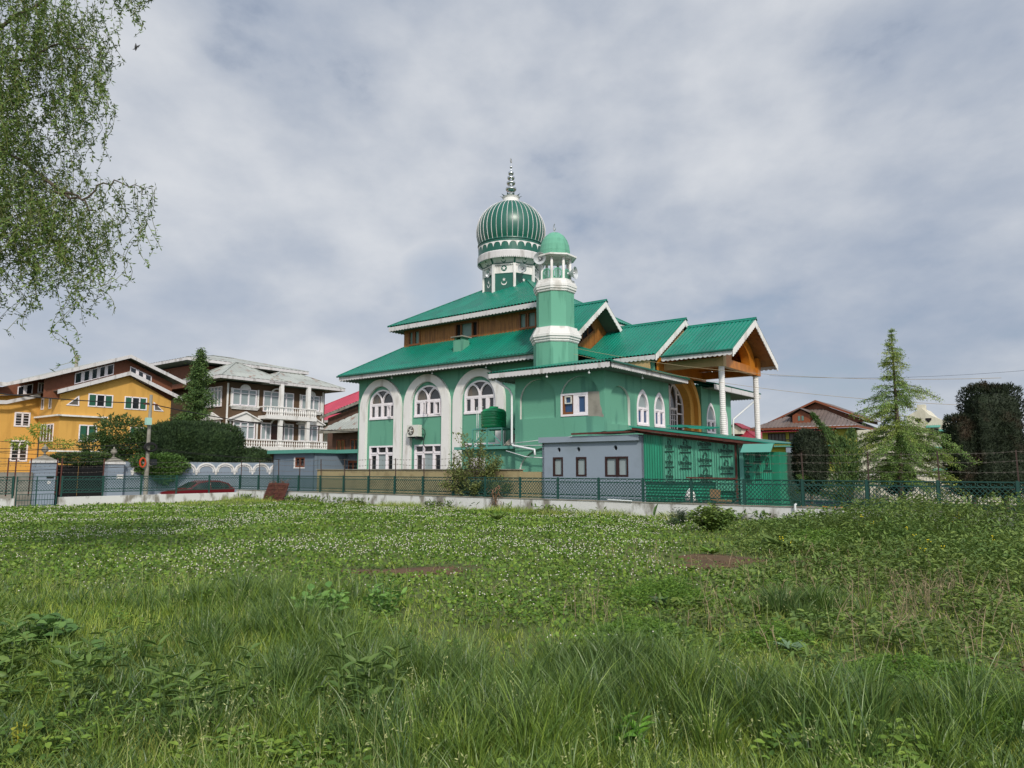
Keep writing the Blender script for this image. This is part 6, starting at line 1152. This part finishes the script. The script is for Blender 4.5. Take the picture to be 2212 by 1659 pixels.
# --- individual plants
def wplant(name,label,cat,x,y,group=None): z=float(gz(np.array(x),np.array(y))); t=thing(name,label,cat,(x,y,z),group,grid=False); return t,z
def leafy(name,label,cat,x,y,h,r,nst,nl,ll,lw,matr,flower=None,group=None,droop=.0,upright=.3):
    t,z=wplant(name,label,cat,x,y,group); b=MB(); LP=[];LD=[];FP=[]
    for s_ in range(nst):
        a=rng.random()*6.28; rr=r*rng.random()**.6; tip=np.array([rr*math.cos(a),rr*math.sin(a),h*(.55+.45*rng.random())*(1-.35*(rr/r)**2)]); base=tip*np.array([.15,.15,0]); mid=(base+tip)/2+np.array([rng.normal()*.02,rng.normal()*.02,.06*h]); pts=[base,mid,tip]; b.tube([tuple(p) for p in pts],[.006,.005,.002],4,cap=False)
        for q in range(nl):
            u=(q+.6)/nl; p=(1-u)**2*base+2*u*(1-u)*mid+u*u*tip; aa=q*2.4+rng.random(); d=np.array([math.cos(aa),math.sin(aa),upright+.3*rng.normal()-droop*u]); LP.append(p); LD.append(d)
        FP.append(tip)
    so=b.build('stem',matr,t,grid=False); so.data.transform(__import__('mathutils').Matrix.Translation(Vector((x,y,z))))
    N=len(LP); sc=.6+.7*rng.random(N); o=fast('leaf_cover',*flatleaf(np.array(LP),np.array(LD),ll*sc,lw*sc),matr,parent=t)
    if flower is not None:
        P=np.array(FP); P=np.repeat(P[::3],4,0); P=P+rng.normal(size=P.shape)*.02; fast('blossom',*octs(P,.009+.0004*y),flower,parent=t)
    return t
leafy('dock_shrub','large bushy dark green weed mound against the whitewashed wall','shrub',5.65,20.6,.80,.78,150,12,.15,.075,WDL,upright=.4)
leafy('thistle','spiky grey green thistle clump in front of the low wall','thistle',5.35,23.2,.55,.5,34,14,.13,.018,mat('thistle_leaf','#3E5538',.7,.2,3,island=.3),upright=.6)
leafy('thistle','smaller spiky thistle at the left foot of the weed mound','thistle',4.9,22.3,.32,.3,18,12,.1,.016,MATS['thistle_leaf'],upright=.6)
t,z=wplant('broad_leaf_plant','single upright broad pale green leaf before the low wall','plant',4.85,25.1); fast('leaf',*flatleaf(np.array([[0,0,.05],[.05,0,.03],[-.08,.02,0]]),np.array([[.1,-.15,1.],[.8,-.3,.4],[-.9,-.2,.3]]),np.array([.55,.35,.3]),np.array([.22,.1,.1])),MAL,parent=t)
def rosette(x,y,r,n,matr,label,w=.25,up=.45): t,z=wplant('rosette_plant',label,'plant',x,y); a=np.arange(n)*2.4; D=np.stack([np.cos(a),np.sin(a),up+.5*rng.random(n)],-1); V,F=flatleaf(np.zeros((n,3))+[0,0,.02],D,r*(.6+.4*rng.random(n)),r*w); fast('leaf_rosette',V,F,matr,parent=t)
rosette(5.65,15.4,.62,26,WDL,'large dock rosette with long arching leaves beside the bare soil'); rosette(3.95,14.6,.3,18,FEA,'small bright fern like rosette on the bare soil'); rosette(1.85,9.2,.25,16,mat('grey_leaf','#5E7858',.6,.15,3,island=.2),'grey green thistle rosette beside the feathery herbs',.3,.7); rosette(2.6,7.0,.2,18,MATS['grey_leaf'],'grey green rosette among foreground herbs right of centre',.35,.6); rosette(-.5,24.9,.45,16,WDL,'dark dock plant against the white wall below the arches',.25,.9); rosette(9.7,14.8,.55,22,WDL,'broad leaved dock clump at the far right weeds',.35,.8); rosette(10.7,15.6,.6,20,WDL,'tallest broad leaved dock at the right edge of the photo',.35,.9)
for (x,y,lab) in ((-3.6,5.15,'nettle plant at the bottom left corner'),(-2.95,5.3,'tall nettle second from the left in the foreground'),(-2.2,4.95,'reddish topped nettle left of the foreground centre'),(-.95,5.1,'nettle standing among long grass left of centre'),(-4.0,5.9,'nettle at the left edge behind the corner one')):
    t,z=wplant('nettle',lab,'nettle',x,y,'nettles in the foreground'); LP=[];LD=[];b=MB()
    for s_ in range(8):
        ox,oy=rng.normal()*.15,rng.normal()*.12; hh=.5*(.65+.5*rng.random()); b.tube([(x+ox,y+oy,z),(x+ox*1.2,y+oy*1.2,z+hh)],[.006,.003],5,cap=False)
        for q in range(7):
            for sg in(0,math.pi): a=q*math.pi/2+sg+rng.random()*.8; LP.append((ox*1.1,oy*1.1,hh*(.25+.75*q/6.5))); LD.append((math.cos(a),math.sin(a),-.25+.9*q/6+.3*rng.normal()))
    b.build('stem',NTL,t,grid=False); fast('leaf_pairs',*flatleaf(np.array(LP),np.array(LD),.085+.05*rng.random(len(LP)),.042),NTL,parent=t)
leafy('mallow','low mallow clump with round lobed leaves at the left edge','mallow',-4.45,7.0,.34,.42,34,5,.11,.12,MAL,upright=.2); leafy('mallow','mallow clump behind the nettles at lower left','mallow',-3.5,6.3,.22,.3,18,4,.09,.1,MAL,upright=.2); leafy('mallow','pale leaved plant in the tall grass left of centre','plant',-2.2,8.6,.38,.38,26,7,.13,.09,mat('pale_leaf','#6C9446',.6,.15,3,island=.25,trans=.25),upright=.5); leafy('mustard_plant','taller pale green plant in the left middle grass','plant',-1.5,8.9,.5,.3,14,9,.11,.05,MATS['pale_leaf'],upright=.5)
leafy('seedling','small bright green plant at the bottom centre edge','plant',.72,4.6,.26,.12,6,6,.12,.05,mat('bright_leaf','#6FA03A',.6,.1,3,island=.2,trans=.3),upright=.6); leafy('sapling','yellow green heart leaved sapling in the bottom left corner','sapling',-2.95,4.55,.22,.1,5,3,.07,.06,mat('yellow_leaf','#A5A83A',.6,.15,3,island=.25,trans=.3),upright=.2)
for i,(x,y,lab) in enumerate(((5.1,13.9,'yellow flowered mustard nearest the bare soil'),(7.6,14.2,'yellow flowered mustard in the middle of the right weeds'),(9.3,18.2,'yellow flowered mustard before the cedar'),(8.3,17.2,'yellow flowered mustard left of the cedar trunk'),(10.9,18.0,'yellow flowered mustard under the big clipped tree'),(6.9,12.2,'tall pale mustard in the right weeds'),(8.6,13.2,'mustard plant near the right edge'),(11.4,19.0,'tallest mustard at the far right by the railing'))): leafy('mustard_plant',lab,'mustard plant',x,y,.62+.12*(y>17),.24,9,8,.09,.035,WDL,flower=YFL,group='mustard plants in the right hand weeds',upright=.5)

# --- trees
def tube_tree(b,p,r): b.tube(p,r,8)
def conifer(name,label,x,y,z0,h,prof,nwh,leafm,ll,lw,nper,droop,start=.08,seed=1,cat='tree',dens=1.0,tuft=.10,flat=.5):
    R_=np.random.default_rng(seed); t=thing(name,label,cat,(x,y,z0),None,grid=False); b=MB(); b.tube([(x,y,z0-.1),(x+.02,y,z0+h*.5),(x,y,z0+h)],[h*.018,h*.011,.01],8); tr=b.build('trunk',BARK,t,grid=False); P=[];D=[];bb=MB()
    for k in range(nwh):
        u=start+(1-start)*(k/(nwh-1))**.9; zz=h*u; L0=prof(u)
        nb=R_.integers(4,7)+(5 if (u<.47 and seed==3) else 0)
        for j in range(nb):
            a=R_.random()*6.28; L_=L0*(.5+.55*R_.random())*(1+.12*math.sin(a*2+k)); dr=droop*(.6+.8*R_.random()); pts=[]
            for q in range(7): s_=q/6; pts.append(np.array([L_*s_*math.cos(a),L_*s_*math.sin(a),zz+L_*(.25*s_-dr*s_*s_)]))
            bb.tube([tuple(p+np.array([x,y,z0])) for p in pts],[.012*(L_/1.5)+.006]+[.01]*5+[.003],4,cap=False)
            n=int(nper*L_*dens)+4; s_=R_.random(n)**.75; idx=np.minimum((s_*6).astype(int),5); f=s_*6-idx; A_=np.array(pts); C=A_[idx]*(1-f[:,None])+A_[idx+1]*f[:,None]; off=R_.normal(size=(n,3))*tuft*(.5+.6*L_/max(.5,L0))*np.array([1,1,flat]); C=C+off; C[:,2]-=np.abs(R_.normal(size=n))*tuft*.6
            d=R_.normal(size=(n,3))*.7+np.array([math.cos(a),math.sin(a),-.35]); P.append(C);D.append(d)
    bb.build('branches',BARK,t,grid=False); P=np.concatenate(P);D=np.concatenate(D); fast('crown',*leafq(P,D,ll*(.6+.8*rng.random(len(P))),lw),leafm,parent=t); return t
CED=mat('cedar_needles','#74904A',.7,.2,1.5,'#97A044',.7,.7,.48,island=.35,trans=.2)
DKC=mat('dark_conifer_needles','#2E4023',.75,.25,1.5,'#3E5529',1.0,.5,.5,island=.4,trans=.12)
MDC=mat('green_conifer_needles','#4A6530',.7,.25,1.2,'#5B7538',.9,.5,.5,island=.4,trans=.15)
def cprof(u): return (4.7*(1-u)**1.3*(.8+.34*math.sin(u*23))+.08) if u>.45 else 2.5*(.88+.2*math.sin(u*17))
conifer('cedar_tree','tall drooping light green deodar cedar behind the right hand railing',13.4,25.2,.30,6.3,cprof,30,CED,.065,.024,290,.46,.16,3,dens=1.0,tuft=.07)
conifer('conifer_tree','tall dense green conifer between the yellow and brown houses',-25.5,58.5,-.4,11.9,lambda u:3.0*(1-u)**.75*(.85+.3*math.sin(u*40))+.12,30,MDC,.22,.075,120,.30,.22,5,dens=1.0,tuft=.16,flat=.8)
def blobtree(name,label,x,y,z0,shape,N,ll,lw,leafm,trunks,core=True,cat='tree',grid=False,group=None,rough=.07,parts=None,updir=.5):
    t=thing(name,label,cat,(x,y,z0),group,grid=grid); 
    for (tx,ty,tr,th) in trunks: b=MB(); b.tube([(x+tx,y+ty,z0-.1),(x+tx*.9,y+ty,z0+th*.5),(x+tx*.8,y+ty,z0+th)],[tr,tr*.85,tr*.7],8); b.build('trunk',BARK,t,grid=False) if not grid else b.build('trunk',BARK,t)
    # shape: list of (cx,cy,cz,rx,ry,rz,power)
    P=[];D=[]; tot=sum(s[3]*s[5]+s[4]*s[5] for s in shape)
    for (cx,cy,cz,rx,ry,rz,pw) in shape:
        n=int(N*(rx*rz+ry*rz)/tot); d=rng.normal(size=(n,3)); d/=np.linalg.norm(d,axis=1,keepdims=True); m_=(np.abs(d[:,0])**pw+np.abs(d[:,1])**pw+np.abs(d[:,2])**pw)**(1/pw); s_=1/m_; q=d*s_[:,None]*np.array([rx,ry,rz]); nzv=vnoise(d[:,0]*4+d[:,2]*3+cx,d[:,1]*4+d[:,2]*2,.8,91)-.5; nz2=vnoise(d[:,0]*9+cz,d[:,1]*9+d[:,2]*8,.8,92)-.5
        sc_=1+rough*(nzv*2.2+nz2*1.6)-np.abs(rng.normal(size=n))*.07; q=q*sc_[:,None]; P.append(q+np.array([cx,cy,cz])); dd=d*.8+rng.normal(size=(n,3))*.5; dd[:,2]+=updir; D.append(dd)
        if core:
            b=MB(); i0=len(b.v); seg=20
            for a in range(11):
                ph=-math.pi/2+math.pi*a/10
                for c_ in range(seg):
                    th=2*math.pi*c_/seg; e=np.array([math.cos(ph)*math.cos(th),math.cos(ph)*math.sin(th),math.sin(ph)]); mm=(abs(e[0])**pw+abs(e[1])**pw+abs(e[2])**pw)**(1/pw); e=e/mm*.86; b.v.append((x+cx+e[0]*rx,y+cy+e[1]*ry,z0+cz+e[2]*rz))
            for a in range(10):
                for c_ in range(seg): b.f.append((a*seg+c_,a*seg+(c_+1)%seg,(a+1)*seg+(c_+1)%seg,(a+1)*seg+c_))
            b.build('inner_crown',leafm,t,grid=grid)
    P=np.concatenate(P);D=np.concatenate(D); fast('crown',*leafq(P,D,ll*(.6+.8*rng.random(len(P))),lw),leafm,parent=t); return t
CLP=mat('clipped_cypress','#212E18',.75,.35,2.5,'#3A2817',1.1,.75,.53,island=.45,trans=.1)
blobtree('clipped_tree','big dark clipped cypress with two trunks and brown patches at the right',16.05,24.6,.30,[(0.28,0,2.38,.84,.65,1.84,7),(-.70,.1,1.88,.48,.5,1.32,6)],34000,.10,.03,CLP,[(-.55,0,.09,1.3),(.55,0,.12,1.3)],rough=.05)
blobtree('clipped_tree','smaller oval clipped dark tree nearest the metal shed',10.35,25.3,.30,[(0,0,1.72,.52,.52,1.02,3.2)],9000,.09,.03,CLP,[(0,0,.06,.9)],rough=.05)
blobtree('clipped_tree','dark clipped tree hidden behind the cedar trunk',14.6,27.6,.1,[(0,0,1.25,.5,.5,.55,3)],3500,.09,.03,CLP,[(0,0,.07,.8)])
blobtree('clipped_tree','dark green shrub at the far right edge behind the railing',17.9,24.3,.3,[(0,0,.9,.7,.6,.9,2.6)],6000,.09,.03,MDC,[(0,0,.07,.5)])
def plume(name,label,x,y,z0,strs,leafm,ll,lw,n):
    t=thing(name,label,'tree',(x,y,z0),None,grid=False); b=MB(); P=[];D=[]
    for (dx,dy,dz,bend,w0) in strs:
        A_=np.array([(0,0,.1),(dx*.25,dy*.25,dz*.55+.1),(dx*.7,dy*.7,dz*.95),(dx,dy,dz+bend)]); pts=[]
        for q in range(9): u=q/8; pts.append((1-u)**3*A_[0]+3*u*(1-u)**2*A_[1]+3*u*u*(1-u)*A_[2]+u**3*A_[3])
        pts=np.array(pts); b.tube([tuple(p+np.array([x,y,z0])) for p in pts],[.03]*3+[.02]*3+[.01]*3,5,cap=False); s_=.12+.88*rng.random(n)**.8; i_=np.minimum((s_*8).astype(int),7); f=s_*8-i_; C=pts[i_]*(1-f[:,None])+pts[i_+1]*f[:,None]; tan=pts[i_+1]-pts[i_]; tan/=np.linalg.norm(tan,axis=1,keepdims=True)
        C=C+rng.normal(size=(n,3))*(w0*(1.15-s_))[:,None]; P.append(C); D.append(tan+rng.normal(size=(n,3))*.35)
    b.build('trunk',BARK,t,grid=False); P=np.concatenate(P);D=np.concatenate(D); fast('crown',*leafq(P,D,ll*(.6+.8*rng.random(len(P))),lw),leafm,parent=t)
plume('leaning_cypress','feathery cypress with long plumes sweeping left behind the railing',11.7,25.2,.3,[(-1.25,-.1,3.0,.3,.16),(-.75,.1,2.9,-.1,.2),(-1.9,-.3,1.2,-.05,.12),(-1.8,.1,.75,-.1,.12),(-1.4,0,1.6,.2,.14),(-.2,.1,2.4,.0,.28),(.15,.1,2.6,.1,.25),(.0,.0,1.7,.0,.3),(-1.2,0,2.2,.3,.13),(.3,0,2.0,0,.22)],MDC,.12,.022,1500)
plume('young_cypress','slender young cypress beside the metal shed doorway',8.75,25.3,.3,[(.05,0,2.05,0,.13),(-.05,.05,1.8,0,.13),(.1,0,1.5,0,.14)],MDC,.10,.02,1300)
plume('young_cypress','thinner young cypress right of the metal shed',9.7,26.0,.3,[(.2,0,1.9,0,.07),(.05,0,1.3,0,.12),(-.1,.05,1.0,0,.13)],MDC,.10,.02,900)
# hedge, creeper, bushes left (street side gardens)
HDG=mat('dark_hedge','#2B4220',.8,.3,1.2,'#3B5428',.8,.5,.5,island=.45,trans=.1)
blobtree('hedge','tall dark clipped cypress hedge behind the street wall',-46.3,25.3,ZR,[(0,0,3.7,1.0,3.2,1.5,3.6),(.1,-1.9,3.5,1.0,1.7,1.4,3.2)],26000,.20,.055,HDG,[(0,0,.12,1.5)],cat='hedge',rough=.05,updir=.9,grid=True)
blobtree('hedge','lower rounded conifer bush at the right end of the hedge',-45.9,29.1,ZR,[(0,0,2.45,.9,1.35,1.1,2.6)],7000,.18,.05,HDG,[(0,0,.08,1.5)],cat='hedge',rough=.09,updir=.6,grid=True)
CRP=mat('creeper_leaves','#4A6B2A',.65,.25,2,island=.35,trans=.2)
blobtree('creeper','bright green creeper spilling over the street wall',-44.35,21.9,ZR,[(0,0,2.4,.45,1.6,.62,2.4),(.1,.3,1.95,.3,.8,.65,2)],9000,.12,.075,CRP,[(-.2,0,.04,1.8)],core=False,cat='creeper',rough=.2,updir=-.2,grid=True)
OLV=mat('bush_leaves','#3C5526',.65,.3,2,'#56682E',1.5,.5,.5,island=.4,trans=.2)
blobtree('garden_tree','loose dark leafed tree in front of the yellow house',-46.8,20.3,ZR,[(0,.3,4.1,1.0,1.3,1.25,2.2),(0,-.9,3.3,.9,1.0,.9,2.2),(.2,1.1,3.2,.9,1.1,1.1,2.2)],11000,.16,.075,OLV,[(0,0,.12,2.6)],core=False,rough=.3,updir=0,grid=True)
blobtree('creeper','dark creeper trailing across the top of the black gate',-44.9,17.9,ZR,[(0,0,2.72,.4,1.7,.30,2.2)],5500,.12,.06,OLV,[(-.2,0,.03,2.2)],core=False,cat='creeper',rough=.25,updir=-.1,grid=True)
blobtree('sapling_tree','thin yellow green sapling above the left gate pillar',-46.5,16.0,ZR,[(0,0,4.3,.3,.4,.35,2),(0,1.0,3.6,.3,.8,.22,2),(0,-.9,3.6,.3,.5,.25,2)],1000,.2,.05,mat('sapling_leaf','#8A9A3A',.6,.2,2,island=.3,trans=.3),[(0,0,.05,3.9)],core=False,rough=.4,updir=-.2,grid=True)

# shrub growing through the railing in front of the facade
t=thing('wall_shrub','straggly olive green shrub growing through the railing before the mosque','shrub',(*W(-20.6,23.9)[:2],.3),None,grid=False); bx,by=W(-20.6,23.9)[:2]; b=MB(); P=[];D=[]; R_=np.random.default_rng(4)
for k in range(95):
    a=R_.random()*6.28; up=R_.random(); L_=(.9+2.3*up**1.5) if k>14 else 3.2*(.7+.3*R_.random()); sp=(1.35 if k>14 else .75)*(1-.45*up); tip=np.array([sp*math.cos(a)*1.25-(.35 if k<=14 else 0),sp*math.sin(a)*.6,min(3.25,L_)*(1 if k<=14 else .72)]); mid=tip*np.array([.35,.35,.6])+R_.normal(size=3)*.08; A_=[np.array([R_.normal()*.12,R_.normal()*.08,0]),mid,tip]; pts=[(1-u)**2*A_[0]+2*u*(1-u)*A_[1]+u*u*A_[2] for u in np.linspace(0,1,7)]; b.tube([tuple(p+np.array([bx,by,.3])) for p in pts],[.018,.014,.012,.009,.007,.005,.003],4,cap=False)
    n=105 if k>14 else 70; u=.25+.75*R_.random(n); i_=np.minimum((u*6).astype(int),5); f=u*6-i_; pa=np.array(pts); C=pa[i_]*(1-f[:,None])+pa[i_+1]*f[:,None]+R_.normal(size=(n,3))*.075; P.append(C); D.append(R_.normal(size=(n,3))+np.array([0,0,.2]))
b.build('branches',BARK,t,grid=False); P=np.concatenate(P);D=np.concatenate(D); fast('foliage',*leafq(P,D,.10*(.6+.8*rng.random(len(P))),.055),mat('shrub_leaves','#67713A',.65,.25,2,'#4E5C2C',1.5,.5,.5,island=.4,trans=.2),parent=t)
b=MB()
for k in range(60): p=Vector((*W(-19.05+R_.normal()*.14,23.35+R_.normal()*.05)[:2],.1+R_.random()*.95)); q=p+Vector((R_.normal()*.1,R_.normal()*.05,-.1-R_.random()*.15)); b.bar(p,q,.03,.006)
b.build('withered_strands',mat('withered','#7A5E46',.9,.3,4,island=.3),t,grid=False)
# low plants in the garden strip & marigolds
P_=[];
for k in range(9):
    x,y=W(-7.6+k*.8,25.0+.5*math.sin(k))[:2]; 
t=thing('flower_clump','low orange and yellow marigolds just behind the low wall','flowers',(*W(-6.6,24.4)[:2],.3),None,grid=False); n=500; P=rng.normal(size=(n,3))*[.5,.25,.05]+[0,0,.12]; fast('leaf_cover',*leafq(P,rng.normal(size=(n,3)),.08,.03),WDL,parent=t); P=rng.normal(size=(46,3))*[.45,.2,.02]+[0,0,.2]; fast('blossom',*octs(P,.035),mat('orange_flower','#D98A1E',.7,.2,9,island=.3),parent=t)

# --- curly willow hanging in from the left
t=thing('curly_willow','curly willow with long hanging leafy strands at the left edge','tree',(-12.2,11.8,-.05),None,grid=False); ox,oy,oz=-12.2,11.8,-.05; R_=np.random.default_rng(12)
WIL=mat('willow_leaves','#66803A',.6,.3,1.0,'#42552A',.9,.7,.5,island=.45,trans=.22); WTW=mat('willow_twig','#66683A',.8,.2,4); b=MB()
b.tube([(ox,oy,oz-.2),(ox+.3,oy,3),(ox+.2,oy-.2,6),(ox+.8,oy-.3,9.5)],[.42,.34,.28,.18],12); b.build('trunk',BARK,t,grid=False)
br=MB(); limbs=[[(ox+.3,oy,5),(ox+2,oy-.2,7.6),(-8.2,11.2,9.2),(-6.6,11,10.1),(-5.9,11,10.3)],[(ox+.3,oy,4.2),(ox+2.2,oy-.3,6.0),(-8.3,11.1,6.9),(-7.0,11.0,6.0),(-6.55,11,5.75)],[(ox+.5,oy,7),(-9.6,10.6,9.4),(-7.6,10.4,10.6),(-6.4,10.3,11)],[(-7.4,11,6.2),(-6.8,11.0,5.9),(-6.45,11,6.22),(-6.05,11,6.18),(-5.75,11,6.02)],[(-8.0,11,8.2),(-7.2,11,8.6),(-6.7,11,8.3)]]
for l in limbs:
    pts=[]; A_=[Vector(p) for p in l]
    for k in range(len(A_)-1):
        for q in range(6): u=q/6; p=A_[k].lerp(A_[k+1],u)+Vector((math.sin(k*3+q*1.6)*.05,0,math.cos(q*1.4+k)*.05)); pts.append(p)
    pts.append(A_[-1]); r0=.045 if l[0][0]<-9 else .02; br.tube(pts,[r0*(1-.8*i/len(pts)) for i in range(len(pts))],6,cap=False)
br.build('bough',BARK,t,grid=False); tw=MB(); LP=[];LD=[]
def strand(x,y,z,L_,amp=.07,dens=34,br_=0.0,tws=True):
    dens*=2.3; amp*=1.25
    n=int(L_/.07)+3; ph=R_.random()*6; ph2=R_.random()*6; fr=5+4*R_.random(); pts=[]
    for k in range(n):
        s_=k*.07; pts.append(np.array([x+amp*math.sin(fr*s_+ph)*(.4+s_)+br_*s_*math.exp(-s_)*1.0,y+amp*math.cos(fr*s_*.9+ph2),z-s_+.05*math.sin(fr*1.7*s_+ph)]))
    if tws: tw.tube([tuple(p) for p in pts],[.004]*(n-1)+[.002],3,cap=False)
    m_=int(dens*L_)+2; u=R_.random(m_)*(n-1.001); i_=u.astype(int); f=u-i_; pa=np.array(pts); C=pa[i_]*(1-f[:,None])+pa[i_+1]*f[:,None]; LP.append(C+R_.normal(size=(m_,3))*.012); d=R_.normal(size=(m_,3)); d[:,2]=d[:,2]*.8-.35; LD.append(d)
# dense curtain
for k in range(1250):
    x=-7.1-R_.random()**1.2*3.4 if k%9 else -7.1+R_.normal()*.25; y=10.2+R_.random()*1.9; zt=9.9-R_.random()*4.6; x_lim=-6.95+.16*math.sin(zt*2.3)+.25*(vnoise(np.array([zt*3.]),np.array([1.]),1.0,7)[0]-.5)
    x=min(x,x_lim+R_.normal()*.07)
    if x>-8.0 and vnoise(np.array([x*2.2]),np.array([zt*1.6]),1.0,17)[0]<.40: continue
    strand(x,y,zt,.4+R_.random()*.9,.09,30 if x<-7.6 else 24)
# ragged lower fringe
for k in range(150):
    x=-9.6+R_.random()*2.95; zt=5.6+R_.random()*.9; L_=.6+R_.random()*.95; strand(x,10.4+R_.random()*1.5,zt,L_,.10,18)
for x,zt,zb in((-6.9,5.2,3.28),(-6.93,5.0,3.5),(-6.85,5.2,3.75),(-7.0,5.1,3.95),(-7.45,5.0,3.95),(-7.6,5,3.85),(-7.2,5,4.4),(-6.45,5.6,4.7),(-6.35,5.6,4.2),(-6.6,5.6,4.1),(-6.7,5.5,4.4),(-8.1,5,4.0)): strand(x,11.0,zt,(zt-zb),.07,24)
# bough to the right with loops
for k in range(15):
    u=R_.random(); x=-6.75+u*1.1; strand(x,11+R_.normal()*.12,6.05+.15*math.sin(u*3),(.45+.95*R_.random())*(1.1-.35*u),.09,17,br_=.08)
for x,L_ in((-5.72,1.0),(-5.68,.8),(-5.78,1.25),(-5.9,1.35),(-6.1,1.6),(-6.2,1.5),(-5.85,.9)): strand(x,11,6.1,L_,.08,24)
# upper right twigs
for k in range(34):
    u=R_.random(); strand(-6.9+u*1.0,10.9+R_.normal()*.1,10.2-.3*u,.35+1.15*R_.random()*(u if u>.5 else .5),.06,30)
for k in range(22): strand(-7.2+R_.random()*.75,11+R_.normal()*.2,7.3+R_.random()*1.6,.3+.5*R_.random(),.07,30,br_=.1)
tw.build('hanging_twigs',WTW,t,grid=False); P=np.concatenate(LP)-np.array([ox,oy,oz]); D=np.concatenate(LD); fast('crown',*leafq(P,D,.068*(.6+.8*rng.random(len(P))),.023),WIL,parent=t)
# a bird in the sky
t=thing('bird','small dark bird flying in the sky right of the willow','bird',(-16.6,30,20.2),None,grid=False); b=MB(); c=Vector((-16.6,30,20.2)); b.tube([c+Vector((-.02,0,.2)),c,c+Vector((0,.0,-.16))],[.01,.06,.01],6); b.build('body',BLK,t,grid=False); b=MB(); b.face([c+Vector((0,0,.06)),c+Vector((.2,0,.14)),c+Vector((.1,0,-.02))]); b.face([c+Vector((0,0,.0)),c+Vector((-.16,0,-.1)),c+Vector((-.02,0,-.1))]); b.build('wing',BLK,t,grid=False)
